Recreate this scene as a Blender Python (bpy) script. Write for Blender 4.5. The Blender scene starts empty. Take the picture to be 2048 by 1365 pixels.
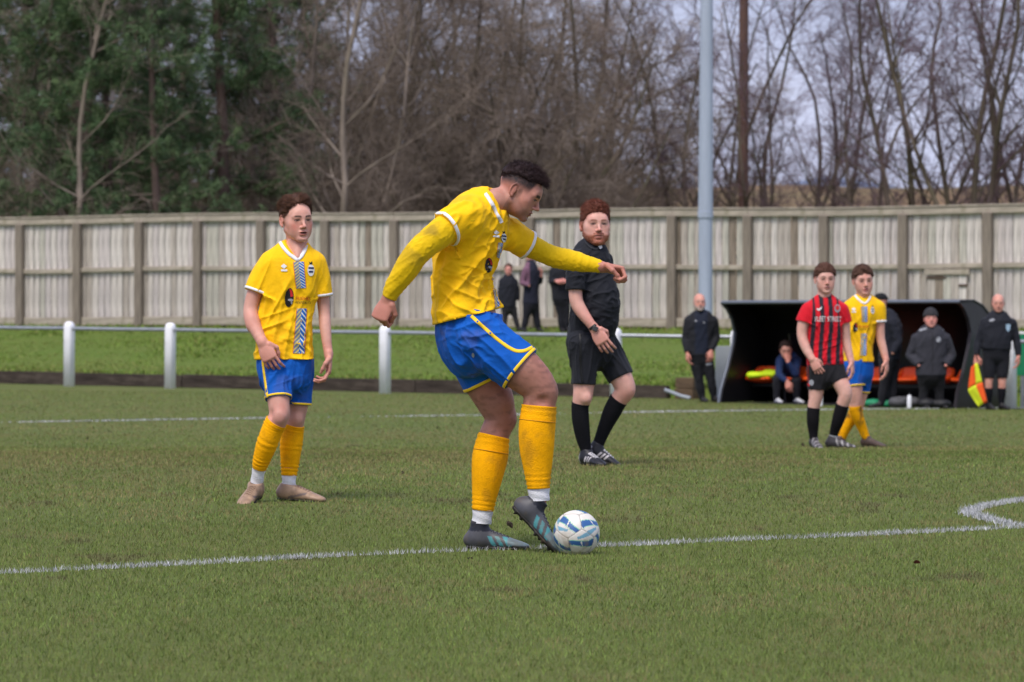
import bpy, bmesh, math, random
import numpy as np
from mathutils import Vector, Matrix
from mathutils.bvhtree import BVHTree

# ------------------------------------------------------------------ camera, sky, sun, exposure
SC = bpy.context.scene
COL = SC.collection
FPX = 8360.0          # focal length in pixels of a 2048 px wide frame
CX, HY = 1024.0, 650.0  # principal column, horizon row
HC = 1.15             # camera height
cam = bpy.data.cameras.new('camera')
cam_ob = bpy.data.objects.new('camera', cam); COL.objects.link(cam_ob)
cam.sensor_width = 36.0
cam.lens = 36.0 * FPX / 2048.0
cam.clip_start, cam.clip_end = 0.5, 20000.0
cam_ob.location = (0, 0, HC)
cam_ob.rotation_euler = (math.radians(90) - math.atan((682.5 - HY) / FPX), 0, 0)
cam.dof.use_dof = True
cam.dof.focus_distance = 20.0
cam.dof.aperture_fstop = 7.0
SC.camera = cam_ob

SUN_EL, SUN_AZ = 58.0, 205.0      # degrees; azimuth measured clockwise from +Y
world = bpy.data.worlds.new('World'); SC.world = world
world.use_nodes = True
wt = world.node_tree
for n in list(wt.nodes): wt.nodes.remove(n)
w_out = wt.nodes.new('ShaderNodeOutputWorld')
w_bg = wt.nodes.new('ShaderNodeBackground')
w_sky = wt.nodes.new('ShaderNodeTexSky'); w_sky.sky_type = 'NISHITA'
w_sky.sun_disc = False
w_sky.sun_elevation = math.radians(SUN_EL); w_sky.sun_rotation = math.radians(SUN_AZ)
w_sky.altitude = 100; w_sky.air_density = 1.0; w_sky.dust_density = 4.0; w_sky.ozone_density = 1.5
# overcast: cloud sheet of uneven thickness over the clear sky
w_tc = wt.nodes.new('ShaderNodeTexCoord')
w_no = wt.nodes.new('ShaderNodeTexNoise'); w_no.inputs['Scale'].default_value = 5.0; w_no.inputs['Detail'].default_value = 5.0
w_mp = wt.nodes.new('ShaderNodeMapping'); w_mp.inputs['Scale'].default_value = (1, 1, 3.5)
w_ra = wt.nodes.new('ShaderNodeValToRGB')
w_ra.color_ramp.elements[0].position = 0.30; w_ra.color_ramp.elements[0].color = (3.6, 3.95, 5.9, 1)
w_ra.color_ramp.elements[1].position = 0.72; w_ra.color_ramp.elements[1].color = (5.9, 6.2, 8.3, 1)
w_mx = wt.nodes.new('ShaderNodeMix'); w_mx.data_type = 'RGBA'; w_mx.inputs[0].default_value = 0.72
wt.links.new(w_tc.outputs['Generated'], w_mp.inputs['Vector'])
wt.links.new(w_mp.outputs['Vector'], w_no.inputs['Vector'])
wt.links.new(w_no.outputs['Fac'], w_ra.inputs['Fac'])
wt.links.new(w_sky.outputs['Color'], w_mx.inputs[6])
wt.links.new(w_ra.outputs['Color'], w_mx.inputs[7])
wt.links.new(w_mx.outputs[2], w_bg.inputs['Color'])
w_bg.inputs['Strength'].default_value = 0.078
wt.links.new(w_bg.outputs['Background'], w_out.inputs['Surface'])

sun = bpy.data.lights.new('sun', 'SUN'); sun_ob = bpy.data.objects.new('sun', sun); COL.objects.link(sun_ob)
sun.energy = 1.5; sun.angle = math.radians(22); sun.color = (1.0, 0.94, 0.84)
_a, _e = math.radians(SUN_AZ), math.radians(SUN_EL)
_to = Vector((math.sin(_a) * math.cos(_e), math.cos(_a) * math.cos(_e), math.sin(_e)))
sun_ob.rotation_euler = (-_to).to_track_quat('-Z', 'Y').to_euler()
sun_ob.location = (0, 0, 60)

SC.view_settings.view_transform = 'Standard'; SC.view_settings.look = 'None'
SC.view_settings.exposure = 0.93; SC.view_settings.gamma = 1.0
SC.view_settings.use_curve_mapping = False
SC.render.engine = 'CYCLES'
SC.cycles.use_denoising = True
SC.cycles.max_bounces = 6
SC.cycles.transparent_max_bounces = 8

# ------------------------------------------------------------------ helpers
def lin(r, g, b):
    def f(c):
        c /= 255.0
        return c / 12.92 if c <= 0.04045 else ((c + 0.055) / 1.055) ** 2.4
    return (f(r), f(g), f(b))

def tag(o, label=None, cat=None, group=None, kind=None):
    if label: o['label'] = label
    if cat: o['category'] = cat
    if group: o['group'] = group
    if kind: o['kind'] = kind
    return o

def empty(name, loc, rz=0.0):
    o = bpy.data.objects.new(name, None); COL.objects.link(o)
    o.location = loc; o.rotation_euler = (0, 0, rz); o.empty_display_size = 0.2
    return o

def mesh_np(name, V, faces, smooth=True, cols=None, uvs=None):
    """V (n,3); faces: list of int arrays (m,k) of equal k per array."""
    me = bpy.data.meshes.new(name)
    V = np.asarray(V, np.float32)
    if not isinstance(faces, list): faces = [faces]
    faces = [np.asarray(f, np.int32) for f in faces if len(f)]
    me.vertices.add(len(V)); me.vertices.foreach_set('co', V.ravel())
    nl = sum(f.size for f in faces); npoly = sum(len(f) for f in faces)
    me.loops.add(nl); me.polygons.add(npoly)
    li = np.concatenate([f.ravel() for f in faces]) if faces else np.zeros(0, np.int32)
    tot = np.concatenate([np.full(len(f), f.shape[1], np.int32) for f in faces]) if faces else np.zeros(0, np.int32)
    st = np.concatenate([[0], np.cumsum(tot)[:-1]]).astype(np.int32) if npoly else np.zeros(0, np.int32)
    me.loops.foreach_set('vertex_index', li)
    me.polygons.foreach_set('loop_start', st)
    me.polygons.foreach_set('loop_total', tot)
    if smooth: me.polygons.foreach_set('use_smooth', np.ones(npoly, bool))
    if cols is not None:
        at = me.color_attributes.new('Col', 'FLOAT_COLOR', 'POINT')
        c4 = np.ones((len(V), 4), np.float32); c4[:, :3] = cols
        at.data.foreach_set('color', c4.ravel())
    if uvs is not None:
        uv = me.uv_layers.new(name='UVMap')
        uv.data.foreach_set('uv', np.asarray(uvs, np.float32)[li].ravel())
    me.update(calc_edges=True)
    return me

def obj(name, me, mat=None, parent=None, loc=None, rot=None):
    o = bpy.data.objects.new(name, me); COL.objects.link(o)
    if mat is not None and len(me.materials) == 0: me.materials.append(mat)
    if parent is not None: o.parent = parent
    if loc is not None: o.location = loc
    if rot is not None: o.rotation_euler = rot
    return o

# ---- materials
MATS = {}
def nodes_of(m):
    m.use_nodes = True
    nt = m.node_tree
    return nt, nt.nodes['Principled BSDF']

def mat(name, col, rough=0.7, var=0.12, scale=8.0, bump=0.0, bscale=60.0, metal=0.0, spec=0.4, attr=False, stretch=(1, 1, 1),
        col2=None, dirt=None, dirt_scale=5.0, dirt_amt=0.0, sheen=0.0, emit=0.0):
    """procedural surface: base colour (or vertex attribute) with noise variation, optional stain colour, optional bump."""
    if name in MATS: return MATS[name]
    m = bpy.data.materials.new(name); nt, b = nodes_of(m); N = nt.nodes; K = nt.links
    tc = N.new('ShaderNodeTexCoord'); mp = N.new('ShaderNodeMapping'); mp.inputs['Scale'].default_value = stretch
    K.new(tc.outputs['Object'], mp.inputs['Vector'])
    no = N.new('ShaderNodeTexNoise'); no.inputs['Scale'].default_value = scale; no.inputs['Detail'].default_value = 5
    K.new(mp.outputs['Vector'], no.inputs['Vector'])
    mr = N.new('ShaderNodeMapRange'); mr.inputs[1].default_value = 0.3; mr.inputs[2].default_value = 0.7
    mr.inputs[3].default_value = 1 - var; mr.inputs[4].default_value = 1 + var
    K.new(no.outputs['Fac'], mr.inputs[0])
    if attr:
        a = N.new('ShaderNodeVertexColor'); a.layer_name = 'Col'; src = a.outputs['Color']
    elif col2 is not None:
        mc = N.new('ShaderNodeMix'); mc.data_type = 'RGBA'
        mc.inputs[6].default_value = (*col, 1); mc.inputs[7].default_value = (*col2, 1)
        n2 = N.new('ShaderNodeTexNoise'); n2.inputs['Scale'].default_value = scale * 0.37; n2.inputs['Detail'].default_value = 4
        K.new(mp.outputs['Vector'], n2.inputs['Vector'])
        r2 = N.new('ShaderNodeMapRange'); r2.inputs[1].default_value = 0.38; r2.inputs[2].default_value = 0.62
        K.new(n2.outputs['Fac'], r2.inputs[0]); K.new(r2.outputs[0], mc.inputs[0]); src = mc.outputs[2]
    else:
        rg = N.new('ShaderNodeRGB'); rg.outputs[0].default_value = (*col, 1); src = rg.outputs[0]
    mu = N.new('ShaderNodeVectorMath'); mu.operation = 'SCALE'
    K.new(src, mu.inputs[0]); K.new(mr.outputs[0], mu.inputs['Scale'])
    out = mu.outputs[0]
    if dirt is not None:
        n3 = N.new('ShaderNodeTexNoise'); n3.inputs['Scale'].default_value = dirt_scale; n3.inputs['Detail'].default_value = 8
        n3.inputs['Roughness'].default_value = 0.65
        K.new(tc.outputs['Object'], n3.inputs['Vector'])
        r3 = N.new('ShaderNodeMapRange'); r3.inputs[1].default_value = 0.56; r3.inputs[2].default_value = 0.74
        r3.inputs[3].default_value = 0; r3.inputs[4].default_value = dirt_amt
        K.new(n3.outputs['Fac'], r3.inputs[0])
        md = N.new('ShaderNodeMix'); md.data_type = 'RGBA'; md.inputs[7].default_value = (*dirt, 1)
        K.new(r3.outputs[0], md.inputs[0]); K.new(out, md.inputs[6]); out = md.outputs[2]
    K.new(out, b.inputs['Base Color'])
    b.inputs['Roughness'].default_value = rough; b.inputs['Metallic'].default_value = metal
    b.inputs['Specular IOR Level'].default_value = spec
    if sheen: b.inputs['Sheen Weight'].default_value = sheen
    if bump:
        nb = N.new('ShaderNodeTexNoise'); nb.inputs['Scale'].default_value = bscale; nb.inputs['Detail'].default_value = 4
        K.new(mp.outputs['Vector'], nb.inputs['Vector'])
        bp = N.new('ShaderNodeBump'); bp.inputs['Strength'].default_value = bump; bp.inputs['Distance'].default_value = 0.02
        K.new(nb.outputs['Fac'], bp.inputs['Height']); K.new(bp.outputs['Normal'], b.inputs['Normal'])
    MATS[name] = m
    return m

# ---- numpy noise
def _hash3(i, j, k, seed):
    h = (i.astype(np.int64) * 374761393 + j.astype(np.int64) * 668265263 + k.astype(np.int64) * 2147483647 + seed * 974634777) & 0xFFFFFFFF
    h = ((h ^ (h >> 13)) * 1274126177) & 0xFFFFFFFF
    h = (h ^ (h >> 16)) & 0xFFFF
    return h.astype(np.float32) / 65535.0
def noise3(P, seed=0):
    P = np.asarray(P, np.float32)
    I = np.floor(P).astype(np.int64); f = P - I; f = f * f * (3 - 2 * f)
    r = 0
    for dx in (0, 1):
        wx = f[:, 0] if dx else 1 - f[:, 0]
        for dy in (0, 1):
            wy = f[:, 1] if dy else 1 - f[:, 1]
            for dz in (0, 1):
                wz = f[:, 2] if dz else 1 - f[:, 2]
                r = r + wx * wy * wz * _hash3(I[:, 0] + dx, I[:, 1] + dy, I[:, 2] + dz, seed)
    return r
def fbm3(P, seed=0, oct=3):
    P = np.asarray(P, np.float32); a, t, s = 1.0, 0.0, 0.0
    for o in range(oct):
        t = t + a * noise3(P * (2 ** o) + 17.3 * o, seed + o); s += a; a *= 0.5
    return t / s
def sst(a, b, x):
    t = np.clip((x - a) / (b - a), 0, 1); return t * t * (3 - 2 * t)

# ------------------------------------------------------------------ ground shape
_gy = np.array([-40, 0, 9, 13, 20, 23.5, 27.9, 31, 35, 40.8, 48, 56, 62, 66, 75, 200.0])
_gzv = np.array([0.0, 0.0, 0.0, 0.03, 0.066, 0.155, 0.217, 0.20, 0.08, -0.045, -0.07, -0.05, -0.03, 0.0, 0.01, 0.01])
_ys = np.arange(-40, 200.01, 0.1)
_zs = np.interp(_ys, _gy, _gzv)
_ker = np.hanning(25); _ker /= _ker.sum()
_zs = np.convolve(np.pad(_zs, 12, mode='edge'), _ker, mode='valid')
def gz(X, Y):
    X = np.asarray(X, float); Y = np.asarray(Y, float)
    return np.interp(Y, _ys, _zs) - 0.0105 * np.clip(X, -25, 25) * sst(44, 66, Y)
RAIL = (67.05, -0.6655)    # Y = a + b X along the spectator rail
FEN = (89.03, -0.593)      # along the timber fence
def on_line(px, L):
    k = (px - CX) / FPX; Y = L[0] / (1 - L[1] * k); return k * Y, Y
def at(px, py, Y):
    return np.array([(px - CX) * Y / FPX, Y, HC + (HY - py) * Y / FPX])
def ground_at(px, py, y0=11.0, y1=66.0):
    """first ground point seen along a sight line."""
    Y = np.linspace(y0, y1, 4000); X = (px - CX) * Y / FPX
    row = HY + (HC - gz(X, Y)) * FPX / Y
    i = np.argmax(row <= py)
    return np.array([X[i], Y[i], gz(X[i], Y[i])])
def kerbY(X): return RAIL[0] + 1.3 + RAIL[1] * np.asarray(X, float)
def fenY(X): return FEN[0] + FEN[1] * np.asarray(X, float)
def kerb_top(X): return gz(X, kerbY(X)) + 0.21
def fence_z(X): return 1.12 - 0.004 * (np.asarray(X, float) + 11)
def bank_z(X, Y):
    t = np.clip((Y - kerbY(X)) / (fenY(X) - kerbY(X)), 0, 1)
    z0, z1 = kerb_top(X) - 0.02, fence_z(X)
    return z0 + (z1 - z0) * (0.55 * t + 0.45 * sst(0, 1, t))
# ------------------------------------------------------------------ ground, bank, land beyond
def grid_mesh(name, xs, ys, fz, smooth=True):
    XX, YY = np.meshgrid(xs, ys, indexing='ij'); ZZ = fz(XX, YY)
    V = np.stack([XX, YY, ZZ], -1).reshape(-1, 3)
    n, m = len(xs), len(ys)
    i = np.arange((n - 1) * (m - 1)); a = (i // (m - 1)) * m + i % (m - 1)
    return mesh_np(name, V, np.stack([a, a + m, a + m + 1, a + 1], 1), smooth)

def turf_mat(name, g1, g2, tan, tan_amt, sc=1.0, bump=0.5):
    m = bpy.data.materials.new(name); nt, b = nodes_of(m); N = nt.nodes; K = nt.links
    tc = N.new('ShaderNodeTexCoord')
    def noise(scale, det=6, rough=0.6):
        n = N.new('ShaderNodeTexNoise'); n.inputs['Scale'].default_value = scale * sc; n.inputs['Detail'].default_value = det
        n.inputs['Roughness'].default_value = rough
        K.new(tc.outputs['Object'], n.inputs['Vector']); return n.outputs['Fac']
    def rng(f, a, b_, c, d):
        r = N.new('ShaderNodeMapRange'); r.inputs[1].default_value = a; r.inputs[2].default_value = b_
        r.inputs[3].default_value = c; r.inputs[4].default_value = d; K.new(f, r.inputs[0]); return r.outputs[0]
    def mix(f, a, b_):
        x = N.new('ShaderNodeMix'); x.data_type = 'RGBA'; K.new(f, x.inputs[0])
        for s, v in ((6, a), (7, b_)):
            if isinstance(v, tuple): x.inputs[s].default_value = (*v, 1)
            else: K.new(v, x.inputs[s])
        return x.outputs[2]
    c = mix(rng(noise(0.35), 0.35, 0.65, 0, 1), g1, g2)
    c = mix(rng(noise(1.3, 8, 0.7), 0.45, 0.72, 0, tan_amt), c, tan)
    c2 = N.new('ShaderNodeVectorMath'); c2.operation = 'SCALE'; K.new(c, c2.inputs[0])
    K.new(rng(noise(22, 4, 0.8), 0.3, 0.7, 0.72, 1.28), c2.inputs['Scale'])
    K.new(c2.outputs[0], b.inputs['Base Color']); b.inputs['Roughness'].default_value = 0.9
    b.inputs['Specular IOR Level'].default_value = 0.15
    bp = N.new('ShaderNodeBump'); bp.inputs['Strength'].default_value = bump; bp.inputs['Distance'].default_value = 0.05
    K.new(noise(30, 5, 0.8), bp.inputs['Height']); K.new(bp.outputs['Normal'], b.inputs['Normal'])
    return m

M_turf = turf_mat('pitch_turf', (0.100, 0.132, 0.032), (0.118, 0.138, 0.038), (0.16, 0.145, 0.058), 0.4)
M_bank = turf_mat('bank_grass', (0.095, 0.155, 0.022), (0.115, 0.165, 0.028), (0.16, 0.15, 0.05), 0.5, 1.0)
M_rough = turf_mat('rough_field', (0.13, 0.11, 0.05), (0.20, 0.13, 0.075), (0.24, 0.15, 0.08), 0.8, 0.12)
M_hill = turf_mat('far_hill', (0.13, 0.16, 0.24), (0.11, 0.14, 0.22), (0.15, 0.17, 0.24), 0.4, 0.004, 0.0)  # blue of distance haze is put into the hill's base colours

# pitch: its far edge follows the edging wall
xs = np.arange(-46, 46.1, 1.0); ts = np.concatenate([np.linspace(0, 0.86, 120), np.linspace(0.87, 1, 14)])
TT, XX = np.meshgrid(ts, xs); YEND = kerbY(XX) + 0.05
YY = -12 + (YEND + 12) * TT
V = np.stack([XX, YY, gz(XX, YY)], -1).reshape(-1, 3); m_ = len(ts)
i = np.arange((len(xs) - 1) * (m_ - 1)); a = (i // (m_ - 1)) * m_ + i % (m_ - 1)
tag(obj('pitch_ground', mesh_np('pitch_ground', V, np.stack([a, a + m_, a + m_ + 1, a + 1], 1)), M_turf), kind='structure')
# grass bank up to the fence
ts = np.linspace(0, 1, 50); TT, XX = np.meshgrid(ts, xs)
YY = kerbY(XX) + 0.12 + (fenY(XX) + 3 - kerbY(XX) - 0.12) * TT ** 1.25
ZZ = bank_z(XX, YY) + 0.035 * (fbm3(np.stack([XX.ravel() * .7, YY.ravel() * .7, 0 * XX.ravel()], 1), 3) - .5).reshape(XX.shape)
ZZ[:, 0] = gz(XX[:, 0], YY[:, 0]) - .06; YY[:, 0] -= .1
V = np.stack([XX, YY, ZZ], -1).reshape(-1, 3); m_ = len(ts)
i = np.arange((len(xs) - 1) * (m_ - 1)); a = (i // (m_ - 1)) * m_ + i % (m_ - 1)
tag(obj('grass_bank_ground', mesh_np('grass_bank', V, np.stack([a, a + m_, a + m_ + 1, a + 1], 1)), M_bank), kind='structure')
# land beyond the fence: rough field that climbs, then the sheet that reaches the horizon
def field_z(X, Y):
    t = np.clip((Y - 110) / 190, 0, 1)
    n = fbm3(np.stack([X.ravel() / 14, Y.ravel() / 14, 0 * X.ravel()], 1), 9).reshape(X.shape)
    return 0.98 + 10.2 * t ** 1.3 + 1.4 * (n - .5) * sst(100, 160, Y)
xf = np.linspace(-130, 130, 80); tf = np.linspace(0, 1, 60) ** 1.6
TT, XX = np.meshgrid(tf, xf); Y0 = np.maximum(fenY(XX) + 1.5, 60); YY = Y0 + (420 - Y0) * TT
V = np.stack([XX, YY, field_z(XX, YY)], -1).reshape(-1, 3); m_ = len(tf)
i = np.arange((len(xf) - 1) * (m_ - 1)); a = (i // (m_ - 1)) * m_ + i % (m_ - 1)
tag(obj('field_ground', mesh_np('rough_field', V, np.stack([a, a + m_, a + m_ + 1, a + 1], 1)), M_rough), kind='structure')
tag(obj('far_ground', grid_mesh('far_land', np.linspace(-9000, 9000, 40), np.concatenate([[-3000, 40, 80], np.linspace(400, 9000, 20)]),
    lambda X, Y: np.where(Y < 300, -1.2, 4.0) + 0 * X), M_rough), kind='structure')
def hill_z(X, Y):
    n = fbm3(np.stack([X.ravel() / 420, Y.ravel() / 900, 0 * X.ravel()], 1), 21, 4).reshape(X.shape)
    e = sst(1700, 2500, Y) * (1 - 0.25 * sst(2900, 3600, Y))
    return -6 + e * (58 + 26 * n + 22 * np.exp(-((X - 190) / 60.0) ** 2))
tag(obj('hill', grid_mesh('hill', np.linspace(-1500, 1500, 90), np.linspace(1600, 3600, 30), hill_z), M_hill), kind='structure')

# ------------------------------------------------------------------ turf blades and painted lines
rng = np.random.default_rng(5)
def stripe_pts(pxs, y0, y1, step=0.02):
    P = np.array([ground_at(a, b, y0, y1)[:2] for a, b in pxs])
    d = np.concatenate([[0], np.cumsum(np.hypot(*np.diff(P, axis=0).T))])
    t = np.arange(0, d[-1], step)
    return np.stack([np.interp(t, d, P[:, 0]), np.interp(t, d, P[:, 1])], 1)
NEAR_LINE = stripe_pts([(-700, 1186), (-260, 1162), (0, 1148), (300, 1134), (620, 1116), (850, 1106), (1000, 1101), (1250, 1092), (1450, 1083), (1700, 1073), (2048, 1056), (2300, 1043), (2700, 1024)], 13, 30)
ARC_LINE = stripe_pts([(2300, 978), (2150, 988), (2050, 1001), (1985, 1011), (1948, 1020), (1936, 1026), (1950, 1033), (1990, 1044), (2040, 1056)], 13, 30)
FAR_LINE = stripe_pts([(-500, 857), (-150, 850), (0, 846), (250, 842), (420, 839), (700, 835), (1000, 831), (1300, 825), (1600, 821), (1900, 818), (2200, 816), (2500, 813)], 42, 64)

def blades(P, h, w, lean, col, seed):
    """one pointed blade per row of P (n,2)."""
    r = np.random.default_rng(seed); n = len(P)
    ang = r.uniform(0, 2 * np.pi, n); la = r.uniform(0, 2 * np.pi, n)
    hh = h * r.uniform(0.45, 1.25, n); ww = w * r.uniform(0.6, 1.3, n); ln = hh * lean * r.uniform(0.1, 1.3, n)
    z = gz(P[:, 0], P[:, 1]) - 0.003
    # blades turn their broad side mostly across the pitch
    ca, sa = np.cos(ang), np.sin(ang)
    b0 = np.stack([P[:, 0] - ca * ww / 2, P[:, 1] - sa * ww / 2, z], 1)
    b1 = np.stack([P[:, 0] + ca * ww / 2, P[:, 1] + sa * ww / 2, z], 1)
    t = np.stack([P[:, 0] + np.cos(la) * ln, P[:, 1] + np.sin(la) * ln, z + hh], 1)
    V = np.stack([b0, b1, t], 1).reshape(-1, 3)
    return V, np.repeat(col, 3, axis=0)

def scatter(y0, y1, dens, margin=1.2):
    n = int(dens * (y1 - y0) * ((1024 / FPX) * (y0 + y1) + 2 * margin))
    Y = rng.uniform(y0, y1, n); hw = 1024 / FPX * Y + margin
    X = rng.uniform(-1, 1, n) * (1024 / FPX * y1 + margin); k = np.abs(X) < hw
    return np.stack([X[k], Y[k]], 1)

def blade_cols(P, r):
    n = len(P)
    big = fbm3(np.stack([P[:, 0] * 0.55, P[:, 1] * 0.28, np.zeros(n)], 1), 31, 3)
    fine = fbm3(np.stack([P[:, 0] * 5, P[:, 1] * 2.2, np.zeros(n)], 1), 37, 3)
    wear = sst(19.2, 23, P[:, 1]) * 0.55 + 0.25
    straw = np.clip((big - 0.5) * 1.8 + (fine - 0.5) * 1.8 + wear - 0.40, 0.03, 0.7)
    g = np.array([0.108, 0.154, 0.034]); t = np.array([0.200, 0.170, 0.070]); y = np.array([0.152, 0.176, 0.046])
    pick = r.uniform(0, 1, n)[:, None]
    base = np.where(pick < 0.45, g, np.where(pick < 0.8, y * 0.9, g * 1.35))
    isd = (r.uniform(0, 1, n) < straw)[:, None]
    c = np.where(isd, t * r.uniform(0.75, 1.15, (n, 1)), base * r.uniform(0.75, 1.25, (n, 1)))
    tone = 0.86 + 0.34 * fbm3(np.stack([P[:, 0] * 0.9, P[:, 1] * 0.33, np.zeros(n)], 1), 61, 4); c = c * tone[:, None] * 1.12
    soil = sst(.74, .80, fbm3(np.stack([P[:, 0] * 3.1, P[:, 1] * 1.5, np.zeros(n)], 1), 71, 3))[:, None] * .8; c = c * (1 - soil) + np.array([.10, .075, .042]) * soil
    # bare scuffed soil shows between the blades where the turf is worn
    return c.astype(np.float32)

parts = []
for (y0, y1, dens, h, w) in ((11.5, 16, 5400, .022, .0036), (16, 22, 3900, .022, .0044), (22, 31.5, 2100, .022, .0060), (31.5, 46, 480, .022, .010), (46, 68, 200, .020, .018)):
    P = scatter(y0, y1, dens)
    c = blade_cols(P, rng)
    parts.append(blades(P, h, w, 0.7, c, len(P)))
V = np.concatenate([p[0] for p in parts]); C = np.concatenate([p[1] for p in parts])
M_blade = mat('grass_blade', (0.1, 0.15, 0.03), rough=0.75, var=0.08, scale=3, attr=True, spec=0.25)
tag(obj('pitch_grass', mesh_np('pitch_grass', V, np.arange(len(V)).reshape(-1, 3), False, C), M_blade),
    'short worn green and straw-coloured grass of the football pitch', 'grass', kind='stuff')

def bank_blades(n):
    r = np.random.default_rng(77); X = r.uniform(-17, 16, n); t = r.uniform(0, 1, n) ** 1.3; Y = kerbY(X) + .2 + (fenY(X) - kerbY(X) - .1) * t
    z = bank_z(X, Y); k = fbm3(np.stack([X * .6, Y * .25, 0 * X], 1), 41, 4); hh = (.03 + .05 * sst(.5, .8, k) + .05 * (t > .95) + .05 * (t < .02)) * r.uniform(.5, 1.3, n); w = .022 * r.uniform(.6, 1.3, n); a = r.uniform(0, 6.28, n)
    B = np.stack([X, Y, z - .01], 1); dv = np.stack([np.cos(a) * w, np.sin(a) * w, 0 * w], 1); T = B + np.stack([r.normal(0, .5, n) * hh, r.normal(0, .5, n) * hh, hh], 1)
    V = np.stack([B - dv, B + dv, T], 1).reshape(-1, 3)
    c = np.where((r.uniform(0, 1, n) < .15 + .35 * sst(.5, .35, k))[:, None], np.array([.19, .19, .055]), np.array([.125, .190, .028])) * r.uniform(.8, 1.35, (n, 1))
    return V, np.repeat(c, 3, 0)
Vb, Cb = bank_blades(90000)
tag(obj('bank_grass', mesh_np('bank_grass', Vb, np.arange(len(Vb)).reshape(-1, 3), False, Cb), M_blade), 'longer bright green tussocky grass covering the bank below the fence', 'grass', kind='stuff')

def paint_line(name, pts, width, dens, h, w, seed, gap):
    r = np.random.default_rng(seed)
    n = int(len(pts) * dens); i = r.integers(0, len(pts) - 1, n)
    d = pts[i + 1] - pts[i]; d /= np.linalg.norm(d, axis=1)[:, None] + 1e-9
    nr = np.stack([-d[:, 1], d[:, 0]], 1)
    off = np.clip(r.normal(0, 0.42, n), -1.25, 1.25) * width / 2
    P = pts[i] + d * r.uniform(0, .02, n)[:, None] + nr * off[:, None]
    th = fbm3(np.stack([P[:, 0] * 1.6, P[:, 1] * .5, np.zeros(n)], 1), seed, 3)
    P = P - nr * (off * (1 - (.35 + 1.3 * th)))[:, None]
    keep = r.uniform(0, 1, n) < sst(gap - .12, gap + .14, th) * .95 + .06
    P = P[keep]; n = len(P)
    g = r.uniform(0, 1, (n, 1)); c = np.array([0.66, 0.67, 0.70]) * (0.45 + 0.55 * g)
    V, C = blades(P, h, w, 0.8, c.astype(np.float32), seed)
    o = obj(name, mesh_np(name, V, np.arange(len(V)).reshape(-1, 3), False, C), M_blade)
    return o
tag(paint_line('white_pitch_line', NEAR_LINE, 0.12, 19, .026, .0055, 2, 0.46), 'white painted line running across the grass under the ball', 'pitch line', kind='structure')
tag(paint_line('white_pitch_line', ARC_LINE, 0.12, 26, .027, .0058, 3, 0.20), 'curved white painted line at the right edge of the pitch', 'pitch line', kind='structure')
tag(paint_line('white_pitch_line', FAR_LINE, 0.13, 6, .024, .018, 4, 0.47), 'patchy white painted touchline on the far side of the pitch', 'pitch line', kind='structure')

# ------------------------------------------------------------------ small solids
def bm_obj(name, bm, m, parent=None, smooth=False, loc=None, rot=None):
    me = bpy.data.meshes.new(name); bm.to_mesh(me); bm.free()
    if smooth:
        for p in me.polygons: p.use_smooth = True
    return obj(name, me, m, parent, loc, rot)
def box_bm(sx, sy, sz, bevel=0.0, seg=1, jitter=0.0, seed=0):
    bm = bmesh.new(); bmesh.ops.create_cube(bm, size=1.0)
    for v in bm.verts: v.co = Vector((v.co.x * sx, v.co.y * sy, v.co.z * sz))
    if bevel: bmesh.ops.bevel(bm, geom=list(bm.edges), offset=bevel, segments=seg, affect='EDGES', profile=0.5)
    if jitter:
        r = random.Random(seed)
        for v in bm.verts: v.co += Vector((r.uniform(-1, 1), r.uniform(-1, 1), r.uniform(-1, 1))) * jitter
    return bm
def box_me(name, sx, sy, sz, m, bevel=0.0, **k):
    me = bpy.data.meshes.new(name); bm = box_bm(sx, sy, sz, bevel, **k); bm.to_mesh(me); bm.free()
    me.materials.append(m); return me
def tube(name, pts, rad, m, parent=None, n=10, caps=True):
    pts = np.asarray(pts, float); rad = np.broadcast_to(np.asarray(rad, float), (len(pts),))
    if caps:      # short end rings keep the shading of the long sides straight
        e = lambda a, b: a + (b - a) * min(.5, .002 / (np.linalg.norm(b - a) + 1e-9)); f = lambda i, j: rad[i] + (rad[j] - rad[i]) * .001
        rad = np.concatenate([rad[:1], [f(0, 1)], rad[1:-1], [f(-1, -2)], rad[-1:]]); pts = np.concatenate([pts[:1], [e(pts[0], pts[1])], pts[1:-1], [e(pts[-1], pts[-2])], pts[-1:]])
    V, Fq = [], []
    T = np.gradient(pts, axis=0); T /= np.linalg.norm(T, axis=1)[:, None]
    up = np.array([0, 0, 1.0]) if abs(T[0][2]) < .9 else np.array([1.0, 0, 0])
    a = np.arange(n) / n * 2 * np.pi
    for p, t, r in zip(pts, T, rad):
        u = np.cross(t, up); u /= np.linalg.norm(u); w = np.cross(u, t)
        V.append(p + r * (np.cos(a)[:, None] * u + np.sin(a)[:, None] * w))
    V = np.concatenate(V); k = len(pts)
    for s in range(k - 1):
        for j in range(n): Fq.append((s * n + j, s * n + (j + 1) % n, (s + 1) * n + (j + 1) % n, (s + 1) * n + j))
    fs = [np.array(Fq)]
    if caps: fs += [np.array([list(range(n))[::-1]]), np.array([[(k - 1) * n + j for j in range(n)]])]
    return obj(name, mesh_np(name, V, fs), m, parent)

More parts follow.
